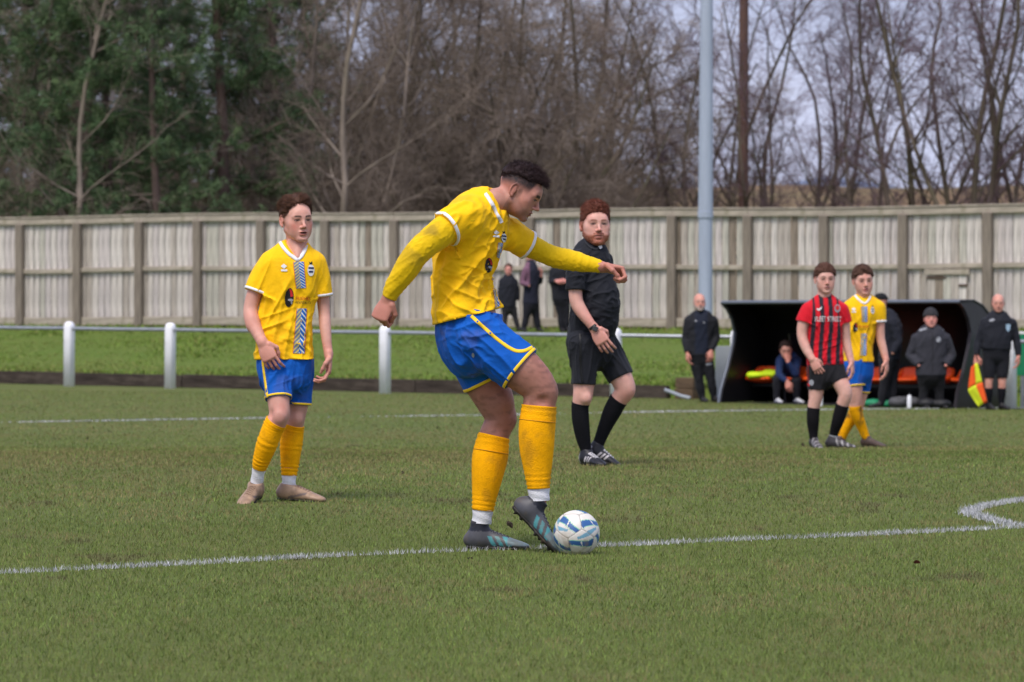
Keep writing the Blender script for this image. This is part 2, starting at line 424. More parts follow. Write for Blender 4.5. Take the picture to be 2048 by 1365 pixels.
# ------------------------------------------------------------------ timber fence
WOOD = [mat('board_%s' % n, c, rough=0.9, var=0.30, scale=5, stretch=(6, 6, .4), bump=0.25, bscale=30, spec=0.15,
            dirt=(0.10, 0.09, 0.065), dirt_scale=3.2, dirt_amt=0.75, col2=c2)
        for n, c, c2 in (('pale', lin(216, 209, 202), lin(194, 186, 179)), ('greenish', lin(194, 190, 178), lin(174, 170, 160)),
                         ('grey', lin(188, 179, 170), lin(166, 157, 148)), ('brown', lin(146, 134, 121), lin(128, 116, 103)), ('lilac', lin(208, 199, 195), lin(184, 176, 173)))]
M_post = mat('fence_post', lin(132, 122, 111), rough=0.9, var=0.25, scale=4, stretch=(5, 5, .6), bump=0.3, bscale=25, spec=0.15, dirt=(0.09, 0.09, 0.05), dirt_amt=0.5, dirt_scale=3)
M_rail = mat('fence_rail', lin(168, 158, 144), rough=0.9, var=0.22, scale=3, stretch=(.8, 5, 5), bump=0.3, bscale=25, spec=0.15, dirt=(0.12, 0.12, 0.05), dirt_amt=0.6, dirt_scale=4)
fence = empty('timber_fence', (*on_line(1024, FEN), float(fence_z(0))))
tag(fence, 'tall weathered grey timber board fence running along the back of the ground', 'fence')
fx0, fy0 = on_line(1024, FEN); fz0 = float(fence_z(0))
f_dir = np.array([1, FEN[1]]) / math.hypot(1, FEN[1]); f_ang = math.atan2(FEN[1], 1)
f_nrm = np.array([f_dir[1], -f_dir[0]])      # towards the pitch
FH = 2.47
post_px = [-495, -395, -292, -185, -70, 45, 160, 283, 400, 527, 655, 793, 925, 1065, 1205, 1348, 1500, 1652, 1810, 1980, 2150, 2330, 2520, 2720]
post_xy = [np.array(on_line(p, FEN)) for p in post_px]
def f_loc(xy, z, off):   # local location in the fence's own frame (unrotated empty)
    q = xy + f_nrm * off
    return (q[0] - fx0, q[1] - fy0, z - fz0)
me_post = box_me('post', 0.19, 0.14, FH - 0.07, M_post, 0.012, seg=2)
me_boards = {}
rb = random.Random(4)
def fence_base(xy): return float(fence_z(xy[0])) + 0.02 * math.sin(xy[0] * .7)
for k, xy in enumerate(post_xy):
    o = obj('post', me_post, None, fence, f_loc(xy, fence_base(xy) + FH / 2 - 0.09, 0.10), (0, 0, f_ang + rb.uniform(-.03, .03)))
for a, b in zip(post_xy[:-1], post_xy[1:]):
    L = np.linalg.norm(b - a); mid = (a + b) / 2; zb = (fence_base(a) + fence_base(b)) / 2
    tilt = -math.atan2(fence_base(b) - fence_base(a), L)
    for zz, hh, dd, off, nm in ((FH - 0.07, 0.14, 0.07, 0.055, 'top_rail'), (1.28 + rb.uniform(-.02, .02), 0.10, 0.06, 0.05, 'middle_rail'), (0.12, 0.19, 0.05, 0.045, 'gravel_board')):
        me = box_me(nm, L - 0.004 if nm == 'top_rail' else L - 0.15, dd, hh, M_rail, 0.008)
        obj(nm, me, None, fence, f_loc(mid, zb + zz, off), (0, tilt, f_ang))
    if L > 0:
        me = box_me('capping', L - 0.006, 0.16, 0.035, M_rail, 0.006)
        obj('capping', me, None, fence, f_loc(mid, zb + FH + 0.024, 0.03), (0, tilt, f_ang))
    nb = max(6, int(round(L / 0.165))); bw = L / nb
    for j in range(nb):
        mi = rb.choices(range(5), weights=(5, 3, 3.5, 0.9, 3.5))[0]
        key = (mi, round(bw, 2), rb.randrange(2))
        if key not in me_boards:
            me_boards[key] = box_me('board', bw - 0.020, 0.022, FH - 0.14, WOOD[mi], 0.004)
        xy = a + (b - a) * ((j + 0.5) / nb)
        obj('board', me_boards[key], None, fence, f_loc(xy, zb + FH / 2 - 0.03 + rb.uniform(-.012, .012), -0.006 + rb.uniform(-.007, .007)),
            (rb.uniform(-.004, .004), rb.uniform(-.008, .008), f_ang + rb.uniform(-.03, .03)))
# hatch set into the fence
M_iron = mat('rusty_iron', lin(84, 70, 60), rough=0.8, var=0.3, scale=12)
gx = np.array(on_line(1898, FEN)); hz = fence_base(gx)
hatch = empty('fence_hatch', (gx[0] + f_nrm[0] * .075, gx[1] + f_nrm[1] * .075, hz + .04), f_ang)
tag(hatch, 'small boarded hatch door with dark iron hinges set in the fence', 'gate')
for j in range(5):
    obj('board', box_me('board', 0.165, 0.02, 1.1, WOOD[(2, 3, 1, 2, 0)[j]], 0.004), None, hatch, (-0.35 + j * .172, 0, 0.62))
obj('ledge', box_me('ledge', 0.98, 0.05, 0.11, M_rail, 0.006), None, hatch, (0, -0.03, 1.13))
obj('ledge', box_me('ledge', 0.9, 0.04, 0.09, M_rail, 0.006), None, hatch, (0, -0.03, 0.2))
obj('hinge', box_me('hinge', 0.42, 0.016, 0.05, M_iron, 0.004), None, hatch, (-0.24, -0.025, 1.02))
obj('latch', box_me('latch', 0.2, 0.016, 0.05, M_iron, 0.004), None, hatch, (0.36, -0.03, 0.86))

# ------------------------------------------------------------------ edging of old sleepers, spectator rail
M_sleep = mat('old_sleeper', lin(62, 55, 51), rough=0.95, var=0.35, scale=6, stretch=(.6, 4, 4), bump=0.5, bscale=18, spec=0.1, col2=lin(76, 68, 62), dirt=lin(120, 112, 104), dirt_amt=0.3, dirt_scale=7)
kx0 = on_line(1024, (RAIL[0] + 1.3, RAIL[1]))
edging = empty('sleeper_edging', (kx0[0], kx0[1], float(gz(*kx0))))
tag(edging, 'low edging wall of dark old timber sleepers along the foot of the grass bank', 'edging')
r_ang = math.atan2(RAIL[1], 1); r_dir = np.array([math.cos(r_ang), math.sin(r_ang)]); r_nrm = np.array([r_dir[1], -r_dir[0]])
x_end = on_line(1338, (RAIL[0] + 1.3, RAIL[1]))[0]
x = x_end; k = 0
while x > -22:
    L = 2.45 + 0.12 * math.sin(k * 3.1); dxl = L * r_dir[0]
    xm = x - dxl / 2; ym = float(kerbY(xm)); zm = float(gz(xm, ym))
    me = box_me('sleeper', L - 0.02, 0.13, 0.25, M_sleep, 0.012, jitter=0.006, seed=k)
    dz = float(gz(x - dxl, kerbY(x - dxl)) - gz(x, kerbY(x)))
    obj('sleeper', me, None, edging, (xm - kx0[0], ym - kx0[1], zm + 0.09 - float(gz(*kx0)) + rb.uniform(-.012, .012)), (0, math.atan2(dz, L), r_ang + rb.uniform(-.006, .006)))
    x -= dxl; k += 1

M_white = mat('white_paint', lin(240, 240, 246), rough=0.6, var=0.06, scale=4, dirt=lin(150, 140, 110), dirt_amt=0.5, dirt_scale=3)
M_galv = mat('galvanised', lin(158, 162, 170), rough=0.45, var=0.12, scale=10, metal=0.55, spec=0.5)
rail_px = [-442, -256, -62, 138, 340, 553, 770, 992, 1232, 1472, 2021, 2310, 2620]
def post_mesh():
    bm = bmesh.new(); n = 20
    prof = [(0.0, 1.0), (.86, .0)]
    zz = [(-0.1, .084), (0.9, .084), (1.02, .084), (1.07, .076), (1.10, .058), (1.116, .028)]
    rings = []
    for z, r in zz:
        ring = []
        for j in range(n):
            a = 2 * math.pi * j / n; c, s = math.cos(a), math.sin(a)
            e = 0.62
            ring.append(bm.verts.new((r * abs(c) ** e * (1 if c > 0 else -1), r * abs(s) ** e * (1 if s > 0 else -1), z)))
        rings.append(ring)
    for p, q in zip(rings[:-1], rings[1:]):
        for j in range(n): bm.faces.new((p[j], p[(j + 1) % n], q[(j + 1) % n], q[j]))
    bm.faces.new(rings[-1]); bm.faces.new(rings[0][::-1])
    me = bpy.data.meshes.new('post'); bm.to_mesh(me); bm.free(); me.materials.append(M_white)
    for p in me.polygons: p.use_smooth = True
    return me
me_rp = post_mesh()
ror = on_line(1024, RAIL); roz = float(gz(*ror))
railing = empty('spectator_rail', (ror[0], ror[1], roz))
tag(railing, 'low spectator barrier of white posts carrying one grey tube rail', 'railing')
rp = []
for px in rail_px:
    X, Y = on_line(px, RAIL if px != 1472 else (RAIL[0] + .75, RAIL[1])); z = float(gz(X, Y)); rp.append((X, Y, z))
    obj('post', me_rp, None, railing, (X - ror[0], Y - ror[1], z - roz), (rb.uniform(-.006, .006), rb.uniform(-.006, .006), r_ang))
for k, (a, b) in enumerate(zip(rp[:-1], rp[1:])):
    if k == 9: continue                      # gap for the dugout
    A = np.array(a) + (0, 0, 1.0); B = np.array(b) + (0, 0, 1.0)
    A[:2] += 0 * r_nrm; o = np.array([ror[0], ror[1], roz])
    tube('rail', [A - o, (A + B) / 2 - o - (0, 0, .004), B - o], 0.032, M_galv, railing, 10)

# floodlight mast and the timber pole beyond the fence
mx, my = at(1411, 640, 80.0)[:2]
mz = float(bank_z(np.array(mx), np.array(my)))
mast = empty('floodlight_mast', (mx, my, mz))
tag(mast, 'tall galvanised steel floodlight mast standing behind the dugout', 'mast')
M_mast = mat('mast_steel', lin(160, 170, 188), rough=0.6, var=0.08, scale=3, metal=0.0, spec=0.5, stretch=(4, 4, .5))
hts = [0, 1.0, 2.53]; tube('lower_shaft', [(0, 0, -.3), (0, 0, 1.0), (0, 0, 2.6)], [.135, .134, .132], M_mast, mast, 20)
tube('upper_shaft', [(0, 0, 2.45), (0.03, 0, 8), (0.06, 0, 14.5)], [.142, .112, .075], M_mast, mast, 20)
tube('joint_collar', [(0, 0, 2.40), (0, 0, 2.52)], [.150, .150], M_mast, mast, 20)
obj('base_plate', box_me('base_plate', .5, .5, .04, M_mast, .006), None, mast, (0, 0, 0.03))
tube('crossarm', [(-.9, 0, 14.2), (.9, 0, 14.2)], .05, M_mast, mast, 10)
for s in (-.7, 0, .7):
    obj('floodlight', box_me('floodlight', .5, .22, .4, M_mast, .03, seg=2), None, mast, (s + .05, -.18, 14.4), (-.5, 0, 0))
M_pole = mat('brown_pole', lin(92, 70, 62), rough=0.9, var=0.2, scale=3, stretch=(4, 4, .4))
px_, py_ = at(1487, 400, 112)[:2]
pole = empty('utility_pole', (px_, py_, .9))
tag(pole, 'brown timber utility pole rising behind the fence beside the mast', 'pole')
tube('shaft', [(0, 0, -.5), (0, 0, 6), (0.02, 0, 12.5)], [.15, .135, .115], M_pole, pole, 14)
obj('crossarm', box_me('crossarm', 1.8, .1, .12, M_pole, .008), None, pole, (0.02, -.14, 12.0))
# ------------------------------------------------------------------ trees
def seg_mesh(name, S, sides, m):
    """S (n,8): p0, r0, p1, r1 -> prisms."""
    S = np.asarray(S, np.float32); n = len(S)
    p0, r0, p1, r1 = S[:, 0:3], S[:, 3], S[:, 4:7], S[:, 7]
    d = p1 - p0; d /= np.linalg.norm(d, axis=1)[:, None] + 1e-9
    up = np.where(np.abs(d[:, 2:3]) < .9, np.array([[0, 0, 1.0]]), np.array([[1.0, 0, 0]]))
    u = np.cross(d, up); u /= np.linalg.norm(u, axis=1)[:, None] + 1e-9; w = np.cross(u, d)
    a = np.arange(sides) / sides * 2 * np.pi
    ring = np.cos(a)[None, :, None] * u[:, None, :] + np.sin(a)[None, :, None] * w[:, None, :]
    A = p0[:, None, :] + ring * r0[:, None, None]; B = p1[:, None, :] + ring * r1[:, None, None]
    V = np.concatenate([A, B], 1).reshape(-1, 3)
    base = (np.arange(n) * 2 * sides)[:, None]
    j = np.arange(sides)[None, :]; j2 = (j + 1) % sides
    F_ = np.stack([base + j, base + j2, base + sides + j2, base + sides + j], -1).reshape(-1, 4)
    me = mesh_np(name, V, F_, sides > 3); me.materials.append(m); return me

class Grower:
    def __init__(s, seed, spec): s.r = random.Random(seed); s.sp = spec; s.big = []; s.thin = []; s.tips = []
    def rv(s): return np.array([s.r.gauss(0, 1), s.r.gauss(0, 1), s.r.gauss(0, 1)])
    def branch(s, p, d, L, r, lev):
        sp = s.sp[lev]; nseg = sp['seg']; step = L / nseg
        nch = sp.get('kids', 0); last = lev + 1 >= len(s.sp)
        kids = [] if last else sorted(s.r.uniform(sp.get('from', .2), 1.0) for _ in range(int(nch * s.r.uniform(.8, 1.2) + .5)))
        ki = 0; p = np.array(p, float); d = np.array(d, float)
        for i in range(nseg):
            d = d + s.rv() * sp['wob'] + np.array([0, 0, sp.get('up', 0)]); d /= np.linalg.norm(d)
            q = p + d * step
            ra = r * (1 - sp.get('tap', .75) * i / nseg); rb_ = r * (1 - sp.get('tap', .75) * (i + 1) / nseg)
            (s.big if lev <= s.cut else s.thin).append((*p, ra, *q, rb_))
            while ki < len(kids) and kids[ki] <= (i + 1) / nseg:
                t = kids[ki]; ki += 1
                f = t * nseg - i; b = p + (q - p) * max(0, min(1, f))
                c = s.sp[lev + 1]
                ax = s.rv(); ax -= d * ax.dot(d); ax /= np.linalg.norm(ax) + 1e-9
                an = math.radians(c['ang'] + s.r.uniform(-1, 1) * c.get('angv', 14))
                nd = d * math.cos(an) + ax * math.sin(an)
                nL = c['len'] * s.r.uniform(.55, 1.2) * (1 - c.get('short', .5) * t)
                s.branch(b, nd, nL, max(c['rmin'], ra * c.get('rr', .5) * (1 - .3 * t)), lev + 1)
            p = q
        s.tips.append((*p, *d))

TREES = {}
def bare_proto(key, seed, spec, stems, mt, mw, cut=1):
    g = Grower(seed, spec); g.cut = cut
    for (x, y, dx, dy, L, r) in stems:
        d = np.array([dx, dy, 1.0]); g.branch((x, y, -.3), d / np.linalg.norm(d), L, r, 0)
    TREES[key] = (seg_mesh(key + '_trunk', g.big, 6, mt), seg_mesh(key + '_twigs', g.thin, 3, mw))

M_birch = mat('birch_bark', lin(134, 123, 114), rough=0.9, var=0.35, scale=1.6, col2=lin(110, 102, 90), spec=0.1, stretch=(2, 2, .6))
M_bark = mat('dark_bark', lin(98, 88, 80), rough=0.95, var=0.3, scale=1.5, col2=lin(80, 76, 60), spec=0.1, stretch=(2, 2, .5))
M_twig = mat('brown_twigs', lin(136, 124, 115), rough=0.95, var=0.3, scale=.5, col2=lin(100, 90, 78), spec=0.05)
M_twig2 = mat('mauve_twigs', lin(112, 94, 102), rough=0.95, var=0.25, scale=.5, col2=lin(90, 78, 78), spec=0.05)
M_pinebark = mat('pine_bark', lin(106, 90, 83), rough=0.95, var=0.3, scale=1.2, col2=lin(92, 80, 76), spec=0.1, stretch=(2, 2, .6))

SP_slim = [dict(seg=14, wob=.075, up=.02, kids=26, tap=.8, **{'from': .12}),
           dict(seg=7, wob=.11, up=.045, kids=9, len=3.6, ang=46, rr=.42, rmin=.018, short=.6),
           dict(seg=4, wob=.16, up=.02, kids=7, len=1.35, ang=42, rr=.45, rmin=.009),
           dict(seg=3, wob=.2, up=-.01, len=.75, ang=38, rr=.5, rmin=.0065)]
SP_bush = [dict(seg=10, wob=.09, up=.015, kids=17, tap=.8, **{'from': .08}),
           dict(seg=6, wob=.15, up=.02, kids=10, len=2.9, ang=52, rr=.45, rmin=.018, short=.45),
           dict(seg=4, wob=.2, up=.0, kids=8, len=1.3, ang=48, rr=.45, rmin=.010),
           dict(seg=3, wob=.24, up=-.01, len=.75, ang=45, rr=.5, rmin=.0072)]
SP_open = [dict(seg=12, wob=.085, up=.03, kids=13, tap=.78, **{'from': .14}),
           dict(seg=8, wob=.11, up=.035, kids=8, len=3.6, ang=42, rr=.5, rmin=.018, short=.5),
           dict(seg=5, wob=.16, up=.01, kids=8, len=1.5, ang=44, rr=.45, rmin=.0095),
           dict(seg=3, wob=.22, up=-.01, len=.8, ang=42, rr=.5, rmin=.0066)]
bare_proto('slim_a', 11, SP_slim, [(0, 0, .03, 0, 13, .095)], M_birch, M_twig)
bare_proto('slim_b', 12, SP_slim, [(0, 0, -.05, .02, 12, .09), (.5, .2, .12, 0, 10.5, .075)], M_birch, M_twig)
bare_proto('bush_a', 13, SP_bush, [(0, 0, .1, 0, 7.5, .10), (.3, .1, .45, .1, 6.5, .08), (-.3, 0, -.4, -.1, 7, .085), (.1, .3, -.12, .3, 8, .09)], M_bark, M_twig)
bare_proto('bush_b', 14, SP_bush, [(0, 0, -.15, 0, 8.5, .11), (.4, 0, .25, -.1, 8, .09), (-.2, .3, -.55, .2, 6, .075), (.5, .2, .7, 0, 6, .075)], M_bark, M_twig)
bare_proto('open_a', 15, SP_open, [(0, 0, .02, 0, 11, .10), (.35, .1, -.18, .05, 10, .08)], M_bark, M_twig2)
bare_proto('open_b', 16, SP_open, [(0, 0, -.2, 0, 11, .09), (.2, 0, .05, .1, 11.5, .095), (.5, .2, .25, 0, 9, .07)], M_bark, M_twig2)
bare_proto('open_c', 17, SP_open, [(0, 0, -.35, 0, 9.5, .10), (.3, 0, -.08, .1, 10, .09)], M_bark, M_twig2)

def pine_proto(key, seed, H, r0, crown_from, reach):
    r = random.Random(seed); nr = np.random.default_rng(seed)
    sp = [dict(seg=12, wob=.02, up=.02, kids=58, tap=.75, **{'from': crown_from}),
          dict(seg=6, wob=.10, up=-.01, kids=9, len=reach, ang=76, angv=16, rr=.28, rmin=.018, short=.62),
          dict(seg=3, wob=.15, up=.03, len=.95, ang=48, rr=.45, rmin=.010)]
    g = Grower(seed, sp); g.cut = 0
    g.branch((0, 0, -.3), np.array([.02, 0, 1.0]), H, r0, 0)
    T = np.array(g.tips); P, D = T[:, :3], T[:, 3:]
    seg = np.array(g.thin); 
    extra = seg[nr.integers(0, len(seg), int(len(seg) * .8))]; f = nr.uniform(0, 1, (len(extra), 1))
    k = extra[:, 3] < .03; extra, f = extra[k], f[k]
    EP = extra[:, 0:3] * (1 - f) + extra[:, 4:7] * f; ED = extra[:, 4:7] - extra[:, 0:3]; ED /= np.linalg.norm(ED, axis=1)[:, None]
    P = np.concatenate([P, EP]); D = np.concatenate([D, ED])
    nn = 18; n = len(P)
    dirs = D[:, None, :] * .75 + nr.normal(0, .62, (n, nn, 3)) + np.array([0, 0, .18]); dirs /= np.linalg.norm(dirs, axis=2)[..., None]
    st = P[:, None, :] + nr.normal(0, .06, (n, nn, 3)); L = nr.uniform(.10, .24, (n, nn, 1))
    side = np.cross(dirs, nr.normal(0, 1, (n, nn, 3))); side /= np.linalg.norm(side, axis=2)[..., None]; W = nr.uniform(.008, .017, (n, nn, 1))
    V = np.stack([st - side * W, st + side * W, st + dirs * L], 2).reshape(-1, 3)
    tone = nr.uniform(.55, 1.35, (n, 1, 1)); mixv = nr.uniform(0, 1, (n, 1, 1))
    c = (np.array([.070, .130, .060]) * (1 - mixv) + np.array([.112, .165, .070]) * mixv) * tone
    C = np.repeat(np.repeat(c, nn, 1)[:, :, None, :], 3, 2).reshape(-1, 3)
    needles = mesh_np(key + '_needles', V, np.arange(len(V)).reshape(-1, 3), False, C)
    needles.materials.append(mat('pine_needles', (.04, .08, .03), rough=.7, var=.15, scale=2, attr=True, spec=.2))
    TREES[key] = (seg_mesh(key + '_trunk', g.big, 8, M_pinebark), seg_mesh(key + '_limbs', g.thin, 3, M_twig), needles)
pine_proto('pine_a', 21, 13, .15, .20, 3.3)
pine_proto('pine_b', 22, 12, .19, .26, 3.0)

def plant(key, name, px, Y, scale, rz, label, group, sy=1.0):
    X = (px - CX) * Y / FPX
    root = empty(name, (X, Y, float(field_z(np.array([[X]]), np.array([[Y]]))[0, 0]) - .1), rz)
    root.scale = (scale, scale, scale * sy)
    tag(root, label, 'tree', group)
    names = ('trunk', 'crown') if len(TREES[key]) == 2 else ('trunk', 'branches', 'crown')
    for nme, me in zip(names, TREES[key]): obj(nme, me, None, root)
    return root
rt = random.Random(8)
def rz(): return rt.uniform(0, 6.28)
# pines on the left
for k, (px, Y, sc, key, lab) in enumerate((
        (232, 101, 1.0, 'pine_a', 'dark green pine whose pale slim trunk stands third of the way along the left fence'),
        (450, 103, 1.06, 'pine_b', 'dark green pine with the thickest grey trunk, left of the young player'),
        (80, 106, 1.05, 'pine_b', 'pine with reddish bark near the left edge above the fence'),
        (345, 112, 1.1, 'pine_a', 'pine further back between the two nearest pine trunks'),
        (-40, 110, 1.0, 'pine_a', 'pine cut by the left edge of the view'),
        (560, 118, 1.05, 'pine_b', 'far pine behind the bare birches beside the young player'),
        (160, 122, 1.2, 'pine_b', 'far pine filling the gap behind the reddish trunk'),
        (325, 99, .86, 'pine_a', 'shorter bushy pine whose foliage hangs low between the two nearest pine trunks'),
        (165, 100, .9, 'pine_b', 'bushy pine with low foliage beside the leaning mossy birch'),
        (-230, 104, 1.05, 'pine_b', 'pine standing just outside the left edge of the view'))):
    plant(key, 'pine_tree', px, Y, sc, rz(), lab, 'pines behind the left half of the fence')
# bare birches
for px, Y, sc, key, lab in (
        (132, 98, .95, 'slim_a', 'bare leaning birch with mossy pale trunk near the left edge'),
        (660, 99, 1.05, 'slim_a', 'bare birch with the palest straight trunk just right of the young player'),
        (712, 101, 1.0, 'slim_b', 'forked bare birch second to the right of the young player'),
        (20, 103, 1.0, 'slim_b', 'bare birch at the far left edge of the trees'),
        (585, 106, 1.0, 'slim_b', 'bare birch rising above the head of the young player'),
        (800, 108, 1.05, 'slim_a', 'slim bare birch left of the kicking player'),
        (300, 118, 1.1, 'slim_b', 'bare birch half hidden behind the pines'),
        (420, 124, 1.1, 'slim_a', 'thin bare birch behind the thick pine trunk'),
        (900, 120, 1.1, 'slim_b', 'bare birch deep in the thicket behind the kicking player')):
    plant(key, 'birch_tree', px, Y, sc, rz(), lab, 'bare birches behind the fence')
# dense thicket behind the kicking player
for px, Y, sc, key, lab in (
        (850, 103, 1.1, 'bush_a', 'dense bare thicket tree left above the kicking player'),
        (960, 105, 1.2, 'bush_b', 'dense bare thicket tree straight above the kicking player'),
        (1085, 104, 1.1, 'bush_a', 'dense bare thicket tree between kicking player and referee'),
        (1180, 109, 1.15, 'bush_b', 'dense bare thicket tree above the referee'),
        (760, 112, 1.2, 'bush_b', 'dense bare thicket tree behind the forked birch'),
        (1010, 117, 1.35, 'bush_a', 'tall bare thicket tree further back in the middle'),
        (880, 126, 1.45, 'bush_b', 'tall bare thicket tree far back left of the middle'),
        (1130, 124, 1.35, 'bush_b', 'tall bare thicket tree far back above the referee'),
        (640, 122, 1.3, 'bush_a', 'bare thicket tree far back behind the palest birch'),
        (500, 110, 1.0, 'bush_a', 'bare thicket tree beside the thick pine trunk'),
        (60, 115, 1.1, 'bush_b', 'bare thicket tree behind the left edge birch'),
        (250, 128, 1.3, 'bush_a', 'bare thicket tree far behind the pines'),
        (1270, 116, 1.05, 'bush_a', 'thinning bare thicket tree left of the floodlight mast'),
        (990, 100, .7, 'bush_a', 'low bare bush showing right behind the fence top'),
        (730, 134, 1.5, 'bush_a', 'tall bare tree at the very back left of the thicket'),
        (420, 138, 1.5, 'bush_b', 'tall bare tree at the very back behind the pines'),
        (-160, 124, 1.4, 'bush_a', 'bare thicket tree just outside the left edge of the view'),
        (120, 136, 1.5, 'bush_a', 'tall bare tree at the very back on the left'),
        (980, 140, 1.6, 'bush_b', 'tall bare tree at the very back of the middle thicket')):
    plant(key, 'bare_tree', px, Y, sc, rz(), lab, 'bare thicket trees behind the fence')
# open trees against the sky on the right
for px, Y, sc, key, sy, lab in (
        (1345, 112, .95, 'open_c', 1, 'sparse bare tree just left of the floodlight mast'),
        (1440, 118, 1.0, 'open_a', 1, 'sparse bare tree between floodlight mast and brown pole'),
        (1560, 120, .95, 'open_b', 1, 'sparse bare tree right of the brown pole'),
        (1690, 122, .95, 'open_c', 1, 'sparse leaning bare tree above the player in red and black'),
        (1800, 104, 1.05, 'open_b', 1, 'large open bare tree with dark stems right of the red player'),
        (1905, 108, 1.0, 'open_a', 1, 'bare tree with two dark stems above the beanie coach'),
        (1970, 101, 1.1, 'open_b', 1, 'nearest dark bare tree above the linesman'),
        (2260, 106, 1.1, 'open_b', 1, 'bare tree standing just outside the right edge of the view'),
        (2070, 103, 1.1, 'open_a', 1, 'dark bare tree cut by the right edge of the view'),
        (1500, 108, .78, 'open_b', 1, 'twiggy bare tree right behind the brown pole'),
        (1740, 112, .8, 'open_a', 1, 'small twiggy bare tree left of the large open tree'),
        (2020, 114, 1.0, 'open_c', 1, 'leaning twiggy tree behind the nearest dark tree'),
        (1640, 135, 1.0, 'open_a', 1, 'distant bare tree against the sky right of the pole')):
    plant(key, 'bare_tree', px, Y, sc, rz(), lab, 'open bare trees against the sky', sy)
